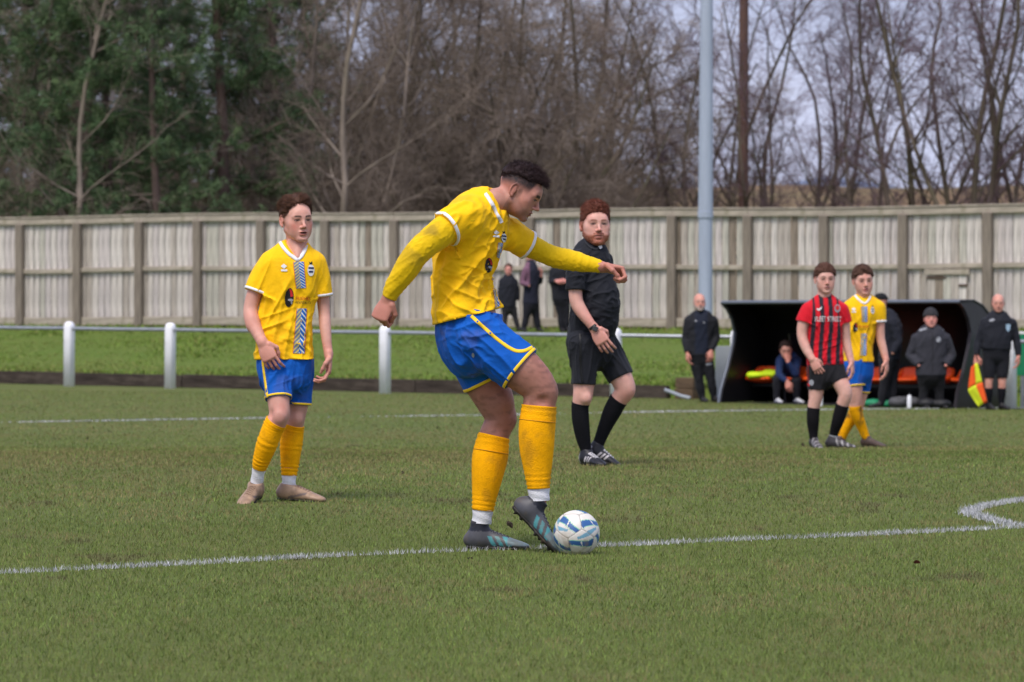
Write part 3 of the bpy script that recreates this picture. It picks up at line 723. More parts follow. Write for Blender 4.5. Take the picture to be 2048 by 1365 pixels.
# ------------------------------------------------------------------ implicit modelling: fields, lofts, surface nets
def smin(a, b, k):
    h = np.clip(0.5 + 0.5 * (b - a) / k, 0, 1); return b + (a - b) * h - k * h * (1 - h)
class Field:
    def __init__(s, lo, hi, h):
        s.h = h; s.lo = np.asarray(lo, np.float32); n = np.ceil((np.asarray(hi) - s.lo) / h).astype(int) + 1
        s.F = np.full(n, 1.0, np.float32); s.ax = [s.lo[i] + h * np.arange(n[i], dtype=np.float32) for i in range(3)]
    def win(s, lo, hi):
        sl = []
        for i in range(3):
            a = int(max(0, math.floor((lo[i] - s.lo[i]) / s.h))); b = int(min(s.F.shape[i], math.ceil((hi[i] - s.lo[i]) / s.h) + 1))
            if b - a < 1: return None
            sl.append(slice(a, b))
        return tuple(sl), [s.ax[i][sl[i]].reshape([-1 if j == i else 1 for j in range(3)]) for i in range(3)]
    def put(s, fn, lo, hi, k=0.0, sub=False):
        m = max(k, 3 * s.h)
        w = s.win(np.asarray(lo) - m, np.asarray(hi) + m)
        if w is None: return
        sl, (x, y, z) = w; d = fn(x, y, z); F = s.F[sl]
        if sub: s.F[sl] = -smin(-F, d, k) if k > 0 else np.maximum(F, -d)
        else: s.F[sl] = smin(F, d, k) if k > 0 else np.minimum(F, d)
    def ell(s, c, r, k=0.0, R=None, sub=False):
        c = np.asarray(c, float); r = np.broadcast_to(np.asarray(r, float), (3,))
        def fn(x, y, z):
            x, y, z = x - c[0], y - c[1], z - c[2]
            if R is not None:
                x, y, z = (R[0][i] * x + R[1][i] * y + R[2][i] * z for i in range(3))
            k0 = np.sqrt((x / r[0]) ** 2 + (y / r[1]) ** 2 + (z / r[2]) ** 2)
            k1 = np.sqrt((x / r[0] ** 2) ** 2 + (y / r[1] ** 2) ** 2 + (z / r[2] ** 2) ** 2)
            return k0 * (k0 - 1) / (k1 + 1e-6)
        m = r if R is None else np.full(3, r.max())
        s.put(fn, c - m, c + m, k, sub)
    def cap(s, a, b, ra, rb, k=0.0, sub=False):
        a = np.asarray(a, float); b = np.asarray(b, float); d = b - a; L2 = d.dot(d) + 1e-12
        def fn(x, y, z):
            t = np.clip(((x - a[0]) * d[0] + (y - a[1]) * d[1] + (z - a[2]) * d[2]) / L2, 0, 1)
            return np.sqrt((x - a[0] - t * d[0]) ** 2 + (y - a[1] - t * d[1]) ** 2 + (z - a[2] - t * d[2]) ** 2) - (ra + (rb - ra) * t)
        m = max(ra, rb); s.put(fn, np.minimum(a, b) - m, np.maximum(a, b) + m, k, sub)
    def loft(s, L, k=0.0, cap0=None, cap1=None):
        """L: dict(c (n,3), a, b (n,), u (n,3)). cap = axial radius of the end cap (None: round)."""
        c, A, B, U = L['c'], L['a'], L['b'], L['u']; n = len(c)
        # assemble in a private field first, so that only the finished loft is blended
        m = max(A.max(), B.max()); kk = max(k, 3 * s.h)
        w = s.win(c.min(0) - m - kk, c.max(0) + m + kk)
        if w is None: return
        sl, _ = w; G = np.full(s.F[sl].shape, 1.0, np.float32); off = [q.start for q in sl]
        for i in range(n - 1):
            p, q = c[i], c[i + 1]; d = q - p; l2 = d.dot(d)
            if l2 < 1e-10: continue
            dn = d / math.sqrt(l2); mm = max(A[i], A[i + 1], B[i], B[i + 1]) + kk
            ww = s.win(np.minimum(p, q) - mm, np.maximum(p, q) + mm)
            if ww is None: continue
            s2, (x, y, z) = ww; s3 = tuple(slice(max(0, s2[j].start - off[j]), min(G.shape[j], s2[j].stop - off[j])) for j in range(3))
            x, y, z = s.ax[0][sl[0]][s3[0]].reshape(-1, 1, 1), s.ax[1][sl[1]][s3[1]].reshape(1, -1, 1), s.ax[2][sl[2]][s3[2]].reshape(1, 1, -1)
            x, y, z = x - p[0], y - p[1], z - p[2]
            ta = (x * d[0] + y * d[1] + z * d[2]) / l2; t = np.clip(ta, 0, 1)
            pa = (ta - t) * math.sqrt(l2)
            qx, qy, qz = x - ta * d[0], y - ta * d[1], z - ta * d[2]
            u = U[i] + U[i + 1]; u = u - dn * u.dot(dn); u /= np.linalg.norm(u); v = np.cross(dn, u)
            pu = qx * u[0] + qy * u[1] + qz * u[2]; pv = qx * v[0] + qy * v[1] + qz * v[2]
            a = A[i] + (A[i + 1] - A[i]) * t; b = B[i] + (B[i + 1] - B[i]) * t
            cc = np.minimum(a, b)
            if i == 0 and cap0 is not None: cc = np.where(ta < 0, cap0, cc)
            if i == n - 2 and cap1 is not None: cc = np.where(ta > 1, cap1, cc)
            e = L.get('e', 2.0)
            if e == 2.0:
                k0 = np.sqrt((pu / a) ** 2 + (pv / b) ** 2 + (pa / cc) ** 2)
            else:
                k0 = ((np.abs(pu) / a) ** e + (np.abs(pv) / b) ** e) ** (1 / e); k0 = np.sqrt(k0 ** 2 + (pa / cc) ** 2)
            k1 = np.sqrt((pu / a ** 2) ** 2 + (pv / b ** 2) ** 2 + (pa / cc ** 2) ** 2)
            G[s3] = np.minimum(G[s3], k0 * (k0 - 1) / (k1 + 1e-6))
        x, y, z = s.ax[0][sl[0]].reshape(-1, 1, 1), s.ax[1][sl[1]].reshape(1, -1, 1), s.ax[2][sl[2]].reshape(1, 1, -1)
        for on, ce, dn, cp in ((cap0, c[0], c[0] - c[1], cap0), (cap1, c[-1], c[-1] - c[-2], cap1)):
            if on is not None:
                dn = dn / np.linalg.norm(dn); G = np.maximum(G, (x - ce[0]) * dn[0] + (y - ce[1]) * dn[1] + (z - ce[2]) * dn[2] - cp)
        F = s.F[sl]
        s.F[sl] = smin(F, G, k) if k > 0 else np.minimum(F, G)
    def plane_cut(s, p, n, k=0.0):
        """remove everything on the +n side of the plane through p."""
        n = np.asarray(n, float) / np.linalg.norm(n)
        d = (s.ax[0].reshape(-1, 1, 1) - p[0]) * n[0] + (s.ax[1].reshape(1, -1, 1) - p[1]) * n[1] + (s.ax[2].reshape(1, 1, -1) - p[2]) * n[2]
        s.F = np.maximum(s.F, d.astype(np.float32)) if k == 0 else -smin(-s.F, -d.astype(np.float32), k)
    def mesh(s):
        F = s.F; h = s.h; S = F < 0
        c = [S[i:i + S.shape[0] - 1, j:j + S.shape[1] - 1, k:k + S.shape[2] - 1] for i in (0, 1) for j in (0, 1) for k in (0, 1)]
        anyc = c[0].copy(); allc = c[0].copy()
        for q in c[1:]: anyc |= q; allc &= q
        cells = np.argwhere(anyc & ~allc)
        idx = np.full(anyc.shape, -1, np.int32); idx[tuple(cells.T)] = np.arange(len(cells))
        acc = np.zeros((len(cells), 3), np.float32); cnt = np.zeros(len(cells), np.float32)
        co = [(i, j, k) for i in (0, 1) for j in (0, 1) for k in (0, 1)]
        val = {q: F[cells[:, 0] + q[0], cells[:, 1] + q[1], cells[:, 2] + q[2]] for q in co}
        for q in co:
            for ax in range(3):
                if q[ax]: continue
                r = list(q); r[ax] = 1; r = tuple(r); a, b = val[q], val[r]
                m = (a < 0) != (b < 0); t = np.where(m, a / (a - b + 1e-12), 0)
                pt = np.zeros((len(cells), 3), np.float32); pt += np.array(q, np.float32); pt[:, ax] = t
                acc[m] += pt[m]; cnt[m] += 1
        V = s.lo + h * (cells + acc / cnt[:, None])
        quads = []
        for ax in range(3):
            o1, o2 = (ax + 1) % 3, (ax + 2) % 3
            n = [slice(None)] * 3; n[ax] = slice(0, -1); m2 = [slice(None)] * 3; m2[ax] = slice(1, None)
            A, B = S[tuple(n)], S[tuple(m2)]; E = np.argwhere(A != B)
            E = E[(E[:, o1] >= 1) & (E[:, o2] >= 1) & (E[:, o1] < S.shape[o1] - 1) & (E[:, o2] < S.shape[o2] - 1)]
            if not len(E): continue
            f = A[tuple(E.T)]
            def ci(d1, d2):
                e = E.copy(); e[:, o1] -= d1; e[:, o2] -= d2; return idx[tuple(e.T)]
            Q = np.stack([ci(1, 1), ci(0, 1), ci(0, 0), ci(1, 0)], 1)
            Q[~f] = Q[~f][:, ::-1]; quads.append(Q)
        Q = np.concatenate(quads) if quads else np.zeros((0, 4), np.int32)
        return V.astype(np.float64), Q[(Q >= 0).all(1)]

def normals(V, Q):
    fn = np.cross(V[Q[:, 2]] - V[Q[:, 0]], V[Q[:, 3]] - V[Q[:, 1]]); N = np.zeros_like(V)
    for j in range(4): np.add.at(N, Q[:, j], fn)
    return N / (np.linalg.norm(N, axis=1)[:, None] + 1e-12)
def relax(V, Q, it=1, lam=0.5):
    for _ in range(it):
        A = np.zeros_like(V); n = np.zeros(len(V))
        for a, b in ((0, 1), (1, 2), (2, 3), (3, 0)):
            np.add.at(A, Q[:, a], V[Q[:, b]]); np.add.at(n, Q[:, a], 1)
            np.add.at(A, Q[:, b], V[Q[:, a]]); np.add.at(n, Q[:, b], 1)
        V = V + lam * (A / np.maximum(n, 1)[:, None] - V)
    return V

def mkloft(st, n=4):
    """stations (x,y,z,ra,rb,ux,uy,uz) resampled with Catmull-Rom; t runs 0..len-1."""
    S = np.array(st, float); m = len(S); out, ts = [], []
    for i in range(m - 1):
        p0, p1, p2, p3 = S[max(0, i - 1)], S[i], S[i + 1], S[min(m - 1, i + 2)]
        for j in range(n):
            t = j / n
            out.append(.5 * ((2 * p1) + (p2 - p0) * t + (2 * p0 - 5 * p1 + 4 * p2 - p3) * t * t + (3 * p1 - p0 - 3 * p2 + p3) * t ** 3)); ts.append(i + t)
    out.append(S[-1]); ts.append(m - 1); O = np.array(out)
    return dict(c=O[:, :3], a=O[:, 3], b=O[:, 4], u=O[:, 5:8], t=np.array(ts))
def part_loft(L, t0, t1, grow=0.0, mul=1.0, n=10):
    """piece of a loft between parameters, thickened."""
    T = np.linspace(t0, t1, n); f = lambda q: np.interp(T, L['t'], q)
    g = grow(np.linspace(0, 1, n)) if callable(grow) else grow
    return dict(c=np.stack([f(L['c'][:, i]) for i in range(3)], 1), a=f(L['a']) * mul + g, b=f(L['b']) * mul + g,
                u=np.stack([f(L['u'][:, i]) for i in range(3)], 1), t=np.linspace(0, 1, n))
def bounds(Ls, pad):
    lo = np.min([(l['c'] - np.maximum(l['a'], l['b'])[:, None]).min(0) for l in Ls], 0) - pad
    hi = np.max([(l['c'] + np.maximum(l['a'], l['b'])[:, None]).max(0) for l in Ls], 0) + pad
    return lo, hi
def ring_band(L, t, half, out, n=28, dn=None):
    """thin band round a loft near parameter t: returns verts, quads."""
    V = []; rows = 4
    offs = [(-half, out * .2), (-half * .8, out), (half * .8, out), (half, out * .2)]
    f = lambda q, tt: np.interp(tt, L['t'], q)
    c0 = np.array([f(L['c'][:, i], t - 1e-2) for i in range(3)]); c1 = np.array([f(L['c'][:, i], t + 1e-2) for i in range(3)])
    if dn is None: dn = (c1 - c0) / (np.linalg.norm(c1 - c0) + 1e-9)
    c = np.array([f(L['c'][:, i], t) for i in range(3)]); u = np.array([f(L['u'][:, i], t) for i in range(3)])
    u = u - dn * u.dot(dn); u /= np.linalg.norm(u); v = np.cross(dn, u); a, b = f(L['a'], t), f(L['b'], t)
    an = np.arange(n) / n * 2 * np.pi
    for o, g in offs: V.append(c + dn * o + np.cos(an)[:, None] * u * (a + g) + np.sin(an)[:, None] * v * (b + g))
    Q = [(r * n + j, r * n + (j + 1) % n, (r + 1) * n + (j + 1) % n, (r + 1) * n + j) for r in range(rows - 1) for j in range(n)]
    return np.concatenate(V), np.array(Q)
def unit(v): v = np.asarray(v, float); return v / np.linalg.norm(v)
def frame(yaw, pitch=0.0, roll=0.0):
    """columns: person's left, forward, up. yaw 0 looks at the camera, +90 to image right; pitch down positive."""
    y, p, r = (math.radians(q) for q in (yaw, pitch, roll))
    f = np.array([math.sin(y) * math.cos(p), -math.cos(y) * math.cos(p), -math.sin(p)])
    l = np.array([math.cos(y), math.sin(y), 0.0]); u = np.cross(l, f)
    u = -u if u[2] < 0 else u
    l2 = l * math.cos(r) + u * math.sin(r); u2 = u * math.cos(r) - l * math.sin(r)
    return np.stack([l2, f, u2], 1)

# ------------------------------------------------------------------ head
HAIRCOL = dict(dark=lin(44, 34, 36), brown=lin(78, 54, 42), ginger=lin(118, 66, 46), grey=lin(150, 146, 142))
def head_mesh(neck_local, h=0.0038, skin=lin(205, 155, 138), lip=lin(178, 100, 92), brow=(.05, .03, .02), beard=None, beard_col=None, beard_len=.004,
              flush=0.0, mouth=.0015, hairpaint=None, hair_col=None, smile=0.0, seed=0, stubble=0.0, wide=1.0, browk=1.0):
    f = Field((-.12, -.17, min(-.15, neck_local[2] - .02)), (.12, .16, .15), h)
    f.lo  # local head space: x left, y forward, z up
    f.ell((0, -.012, .040), (.076, .098, .088))
    f.ell((0, .020, -.022), (.064 * wide, .072, .078), .03)
    f.ell((0, .038, -.070), (.044 * wide, .050, .034), .028)
    for s in (-1, 1):
        f.cap((s * .055 * wide, -.002, -.046), (s * .016, .070, -.094), .013, .013, .018)
        f.ell((s * .045 * wide, .050, -.014), (.018, .018, .014), .034); f.ell((s * .036 * wide, .046, -.048), (.022, .026, .030), .03)
    f.ell((0, .074, -.094), (.022, .016, .015), .016)
    f.ell((0, .078, .030), (.045, .014, .025), .03)
    for s in (-1, 1):
        f.cap((s * .010, .089, .020), (s * .044, .074, .022), .008, .007, .012)
        f.ell((s * .030, .106, .003), (.016, .018, .010), .010, sub=True)
        f.ell((s * .031, .0745, .003), (.0145, .0145, .0145), .004)
        f.cap((s * .020, .0865, .0115), (s * .042, .082, .0105), .0035, .003, .004)
    f.cap((0, .087, .016), (0, .108, -.024), .0065, .0088, .010)
    f.ell((0, .111, -.030), (.0092, .0105, .0085), .007)
    for s in (-1, 1): f.ell((s * .0115, .098, -.034), (.0072, .010, .0068), .007)
    f.ell((0, .090, -.0575), (.024, .010, .0060), .006)
    f.ell((0, .088, -.0700), (.020, .0105, .0065), .006)
    f.ell((0, .106, -.0635), (.019, .022, max(mouth, .0012)), .003, sub=True)
    f.ell((0, .093, -.083), (.018, .010, .005), .008, sub=True)
    for s in (-1, 1):
        E = lambda y, z: np.array([s * (.0735 + .42 * max(0, -.004 - y)), y, z])
        f.ell((s * .077, -.016, .000), (.0050, .014, .024), .006)
        arc = [E(-.014 - .016 * math.sin(t), .004 + .028 * math.cos(t)) for t in np.linspace(-.75, 3.0, 12)]
        for p, q in zip(arc[:-1], arc[1:]): f.cap(p, q, .0042, .0042, .003)
        f.ell(E(-.012, -.025), (.006, .008, .009), .005)
        f.ell((s * .0865, -.013, .004), (.006, .008, .014), .004, sub=True)
    nl = np.asarray(neck_local, float)
    f.cap((0, -.030, -.035), nl, .050, .060, .022)
    f.cap((0, -.002, -.085), nl * [1, 1, .9] + [0, .022, 0], .018, .030, .025)
    for s in (-1, 1): f.cap((s * .052, -.026, -.045), nl + [s * .012, .045, .0], .012, .014, .016)
    V, Q = f.mesh(); V = relax(V, Q, 1, .35)
    x, y, z = V.T; ax = np.abs(x)
    # ---- paint
    n1 = fbm3(V * 45, seed + 3); n2 = fbm3(V * 160, seed + 5)
    C = np.array(skin)[None] * (0.86 + .28 * n1)[:, None] * (1 - np.array([0, .10, .10]) * sst(.4, .7, fbm3(V * 18, seed + 8))[:, None])
    def mixc(m, col): 
        nonlocal C; m = np.clip(m, 0, 1)[:, None]; C = C * (1 - m) + np.array(col)[None] * m
    red = np.array(skin) * [1.0, .66, .64]
    ch = np.exp(-(((ax - .046) / .020) ** 2 + ((z + .030) / .026) ** 2)) * (y > .02)
    mixc(ch * (.10 + flush), red); mixc(np.exp(-((y - .112) / .02) ** 2 - ((z + .03) / .014) ** 2) * .45, red)
    mixc(sst(.068, .080, ax) * (np.abs(z) < .04) * (y < .02) * .5, red)
    lips = sst(.025, .017, ax) * sst(-.0765, -.0735, z) * sst(-.0530, -.0560, z + .12 * np.clip(ax - .008, 0, 1)) * (y > .080)
    mixc(lips * .7, lip)
    mixc((np.abs(z + .0635) < (max(mouth, .0012) + .0004) * np.sqrt(np.clip(1 - (ax / .0185) ** 2, 0, 1))) * (y > .07) * (y < .097), (.06, .025, .022))
    bz = .0205 + .0045 * np.sin(np.clip((ax - .008) / .040, 0, 1) * 2.6)
    mixc(sst(.0062 * browk, .0026 * browk, np.abs(z - bz) + .05 * np.clip(ax - .034, 0, 1)) * sst(.007, .016, ax) * sst(.052, .040, ax) * (y > .05) * (.75 + .5 * n2), brow)
    ey = (np.abs(ax - .031) < .0145) * (y > .066)
    lid = .0046 * np.sqrt(np.clip(1 - ((ax - .031) / .0145) ** 2, 0, 1)); inn = ey * (np.abs(z - .003) < lid)
    mixc(inn * .9, (.24, .20, .19)); mixc(inn * (np.abs(ax - .031) < .0066), (.02, .014, .012))  # eye whites darkened: the shade under the brow is painted in
    mixc(ey * sst(.0030, .0010, np.abs(z - .0035 - lid)) * .95, (.04, .022, .02)); mixc(np.exp(-((ax - .031) / .017) ** 2 - ((z - .001) / .010) ** 2) * (y > .05) * .12, red * .8)
    mixc(sst(.0045, .002, np.hypot(ax - .0075, z + .0395)) * (y > .094) * (y < .112) * .6, (.14, .05, .04))
    bm = np.zeros(len(V))
    if beard or stubble:
        line = -.026 - .030 * sst(.015, .075, y)       # upper edge falls from sideburn to moustache
        bm = sst(line + .014, line - .010, z) * (y > -.022) * sst(-.155, -.135, z)
        bm *= 1 - sst(.062, .075, y) * (z > -.046) * 1.0
        mous = sst(.032, .026, ax) * (z < -.0435) * (z > -.0555) * (y > .07); bm = np.maximum(bm, mous)
        bm *= 1 - lips * .9; bm *= sst(-.135, -.118, z + .35 * np.clip(.05 - y, 0, .2))
        side = (ax > .05) * (y > -.012) * (y < .016) * (z > -.05) * (z < .02); bm = np.maximum(bm, side * .8)
        bm = bm * (.55 + .6 * n2)
        mixc(bm * (1.0 if beard else stubble), beard_col or brow)
    if hairpaint is not None: mixc(hairpaint(x, y, z) * (.85 + .3 * n2), hair_col)
    if beard:
        N = normals(V, Q); V = V + N * (np.clip(bm, 0, 1) * beard_len * (.5 + n2))[:, None]
    return V, Q, C

def hair_mesh(style, h=0.004, seed=1, col=None):
    """geometry in head space; returns V,Q,C."""
    r = np.random.default_rng(seed)
    f = Field((-.14, -.165, -.09), (.14, .185, .20), h)
    cc = np.array([0, -.012, .040]); rr = np.array([.076, .098, .088])
    def dirs(n):
        v = r.normal(0, 1, (n, 3)); return v / np.linalg.norm(v, axis=1)[:, None]
    D = dirs(2600); P = cc + D * rr
    x, y, z = P.T; ax = np.abs(x)
    if style == 'curly_fade':           # curly top, shaved sides, fringe falling over the brow
        ok = (z > .072 - .02 * sst(-.02, -.1, y) + .012 * sst(.0, .08, y)) & (y < .092)
        for p, d in list(zip(P[ok], D[ok]))[:620]:
            q = p + d * r.uniform(-.002, .007); f.ell(q, r.uniform(.006, .010), .004)
    elif style == 'swept':              # longer on top, swept back and to one side
        ok = (z > .050 - .045 * sst(.0, -.08, y) + .050 * sst(.02, .08, y)) & (y < .093)
        for p, d in list(zip(P[ok], D[ok]))[:560]:
            lift = .003 + .008 * sst(.07, .12, p[2]); q = p + d * r.uniform(.001, lift)
            t = np.array([.35 * (1 if p[0] > -.02 else -.5), -.75, .12]); t = t - d * t.dot(d); t = t / np.linalg.norm(t) * r.uniform(.02, .042)
            f.cap(q, q + t * .6 + d * .002, r.uniform(.006, .0095), .003, .0035)
    elif style == 'crop_curl':          # dense short curls all over with volume on top
        ok = (z > .030 - .055 * sst(.01, -.08, y) + .042 * sst(.02, .08, y)) & (y < .094)
        for p, d in list(zip(P[ok], D[ok]))[:900]:
            top = sst(.05, .115, p[2]); q = p + d * r.uniform(-.003, .002 + .012 * top); f.ell(q, r.uniform(.006, .009), .0035)
    elif style == 'short_fringe':       # short textured crop with fringe
        ok = (z > .040 - .045 * sst(.0, -.09, y) + .024 * sst(.02, .08, y)) & (y < .096)
        for p, d in list(zip(P[ok], D[ok]))[:620]:
            q = p + d * r.uniform(0, .012); t = np.array([r.normal(0, .3), .6, -.1]); t = t - d * t.dot(d)
            f.cap(q, q + t * .025 + d * .004, r.uniform(.007, .010), .004, .004)
    elif style == 'boy':
        ok = (z > .035 - .06 * sst(.0, -.09, y) + .05 * sst(.02, .08, y)) & (y < .094)
        for p, d in list(zip(P[ok], D[ok]))[:420]: f.ell(p + d * r.uniform(0, .008), r.uniform(.009, .013), .005)
    elif style == 'beanie':
        f.ell((0, -.012, .048), (.089, .110, .098)); f.plane_cut((0, .0, .035), (0, .25, -1)); f.loft(mkloft([(0, -.010, .030, .090, .112, 1, 0, 0), (0, -.010, .055, .091, .113, 1, 0, 0)], 2), .004, .01, .01)
    elif style == 'cap':
        f.ell((0, -.012, .045), (.086, .108, .092)); f.plane_cut((0, 0, .045), (0, .1, -1)); f.ell((0, .11, .062), (.070, .075, .008), .012)
    if style not in ('beanie', 'cap'):
        # close base layer so that no scalp shows through
        g = Field(f.lo, f.lo + h * (np.array(f.F.shape) - 1.5), h); g.ell(cc, rr + .0035)
        X, Y_, Z = f.ax[0].reshape(-1, 1, 1), f.ax[1].reshape(1, -1, 1), f.ax[2].reshape(1, 1, -1)
        if style == 'curly_fade': line = .070 - .025 * sst(-.02, -.1, Y_) + .016 * sst(.0, .08, Y_)
        elif style == 'swept': line = .040 - .055 * sst(.0, -.08, Y_) + .062 * sst(.02, .08, Y_)
        elif style == 'crop_curl': line = .022 - .060 * sst(.01, -.08, Y_) + .046 * sst(.02, .08, Y_)
        elif style == 'boy': line = .030 - .065 * sst(.0, -.09, Y_) + .055 * sst(.02, .08, Y_)
        else: line = .028 - .050 * sst(.0, -.09, Y_) + .036 * sst(.02, .08, Y_)
        cut = (line - Z) + 0 * X
        f.F = np.minimum(f.F, np.maximum(g.F, cut.astype(np.float32)))
    V, Q = f.mesh()
    n = fbm3(V * 70, seed); n2 = fbm3(V * 220, seed + 1)
    C = np.array(col)[None] * (.30 + .45 * n + .35 * n2)[:, None]
    return V, Q, C

def hair_strands(style, n, seed, col, rad=.0013, length=1.0):
    r = np.random.default_rng(seed + 50); cc = np.array([0, -.012, .040]); rr = np.array([.077, .099, .089])
    D = r.normal(0, 1, (n * 5, 3)); D /= np.linalg.norm(D, axis=1)[:, None]; P = cc + D * rr; x, y, z = P.T
    lines = dict(curly_fade=lambda: .062 - .03 * sst(-.02, -.1, y) + .018 * sst(.0, .08, y), swept=lambda: .022 - .06 * sst(.0, -.08, y) + .064 * sst(.02, .08, y),
                 crop_curl=lambda: .012 - .060 * sst(.01, -.08, y) + .050 * sst(.02, .08, y), short_fringe=lambda: .026 - .05 * sst(.0, -.09, y) + .038 * sst(.02, .08, y))
    ok = (z > lines[style]()) & (y < .095); P, D = P[ok][:n], D[ok][:n]; n = len(P); x, y, z = P.T
    top = sst(.045, .11, z); N_ = 4; t = np.linspace(0, 1, N_)[None, :, None]
    if style in ('curly_fade', 'crop_curl'):
        L = (.007 + (.018 + .020 * sst(-.03, .07, y) if style == 'curly_fade' else .022) * top) * r.uniform(.6, 1.2, n) * length
        fl = np.stack([r.normal(0, .35, n), .45 + r.normal(0, .3, n) + .3 * (y > .03), r.normal(-.05, .3, n)], 1)
        d = D * .75 + fl * (top[:, None] * .8 + .15); d /= np.linalg.norm(d, axis=1)[:, None]
        e1 = np.cross(d, r.normal(0, 1, (n, 3))); e1 /= np.linalg.norm(e1, axis=1)[:, None]; e2 = np.cross(d, e1)
        ph = r.uniform(0, 6.3, n)[:, None, None]; w = (.0045 * top + .0008)[:, None, None]
        Q = P[:, None, :] + d[:, None, :] * L[:, None, None] * t + w * t ** .5 * (np.cos(ph + 7 * t) * e1[:, None, :] + np.sin(ph + 7 * t) * e2[:, None, :])
        if style == 'curly_fade': Q[..., 2] -= (sst(.06, .10, y) * .036)[:, None] * (t[..., 0] ** 2); Q[..., 1] += (sst(.04, .09, y) * .016)[:, None] * t[..., 0]
    else:
        L = (.014 + .030 * top) * r.uniform(.7, 1.2, n) * length * (1.25 if style == 'swept' else .7)
        if style == 'swept': fl = np.stack([np.where(x > -.018, .75, -.75) + r.normal(0, .2, n), -.75 + r.normal(0, .2, n), .35 * top + r.normal(-.25, .12, n) * (1 - top)], 1)
        else: fl = np.stack([r.normal(0, .3, n), .75 + r.normal(0, .2, n), r.normal(-.1, .2, n)], 1)
        fl = fl - D * (fl * D).sum(1)[:, None]; fl /= np.linalg.norm(fl, axis=1)[:, None]
        lift = (.003 + .015 * top + .012 * sst(.03, .085, y) * top)[:, None, None] * r.uniform(.5, 1.2, n)[:, None, None]
        Q = P[:, None, :] + fl[:, None, :] * L[:, None, None] * t + D[:, None, :] * lift * np.sin(np.clip(t * 2.2, 0, 2.6))
        dd = (Q - cc) / (rr + .001); le = np.linalg.norm(dd, axis=2)[..., None]; Q = np.where(le < 1.02, cc + dd / le * 1.02 * rr, Q)
    S0 = Q[:, :-1].reshape(-1, 3); S1 = Q[:, 1:].reshape(-1, 3); k = N_ - 1
    ra = np.tile(rad * (1 - .75 * np.arange(k) / k), n); rb_ = np.tile(rad * (1 - .75 * (np.arange(k) + 1) / k), n)
    d = S1 - S0; d /= np.linalg.norm(d, axis=1)[:, None] + 1e-9; u = np.cross(d, np.array([.31, .52, .79])); u /= np.linalg.norm(u, axis=1)[:, None] + 1e-9; w = np.cross(u, d)
    a = np.arange(3) / 3 * 2 * np.pi; ring = np.cos(a)[None, :, None] * u[:, None] + np.sin(a)[None, :, None] * w[:, None]
    V = np.concatenate([S0[:, None] + ring * ra[:, None, None], S1[:, None] + ring * rb_[:, None, None]], 1).reshape(-1, 3)
    b = (np.arange(len(S0)) * 6)[:, None]; j = np.arange(3)[None]; j2 = (j + 1) % 3
    F_ = np.stack([b + j, b + j2, b + 3 + j2, b + 3 + j], -1).reshape(-1, 4)
    C = np.repeat(np.array(col)[None] * r.uniform(.5, 1.6, (n, 1)), k * 6, 0)
    return V, F_, C

# ------------------------------------------------------------------ hands, boots
def add_hand(f, wrist, d, n, side, scale=1.0, curl=(25, 30, 25), thumb=0.5, k=.006, fan=4.0, r_mul=1.0):
    """d: wrist to knuckles, n: back of the hand, side: +1 when the thumb lies along d x n."""
    d = unit(d); n = np.asarray(n, float); n = unit(n - d * n.dot(d)); w = np.cross(d, n) * side
    S = scale; wr = np.asarray(wrist, float)
    st = []
    for t, hw, ht in ((-.01, .026, .020), (.02, .032, .018), (.055, .041, .017), (.088, .041, .013)):
        p = wr + d * t * S; st.append((*p, hw * S, ht * S, *w))
    f.loft(mkloft(st, 3), .012)
    lens = ((.043, .026, .021), (.047, .030, .023), (.044, .028, .022), (.034, .021, .019))
    for i in range(4):
        b = wr + d * (.088 - (.006 if i == 3 else .002 * abs(i - 1))) * S + w * (.030 - .020 * i) * S
        a = 0.0; fd = unit(d + w * math.tan(math.radians(fan * (1.3 - i))))
        rad = (.0092 - .0006 * (i == 3)) * S * r_mul
        for j in range(3):
            a += math.radians(curl[j] * (1 + .08 * i)); dd = fd * math.cos(a) - n * math.sin(a)
            e = b + dd * lens[i][j] * S; f.cap(b, e, rad, rad * .9, k); b = e; rad *= .9
    # thumb leaves the side of the palm near its base
    b = wr + d * .022 * S + w * .030 * S; a1 = unit(d * .72 + w * (.75 - .35 * thumb) - n * (.25 + .35 * thumb))
    e = b + a1 * .040 * S; f.cap(b, e, .0135 * S, .011 * S, .010)
    a2 = unit(a1 * .7 + d * .55 - w * (.35 + .5 * thumb) - n * .25 * thumb); e2 = e + a2 * .030 * S; f.cap(e, e2, .0108 * S, .0098 * S, .005)
    a3 = unit(a2 - w * .35 * thumb); f.cap(e2, e2 + a3 * .022 * S, .0098 * S, .0078 * S, .005)

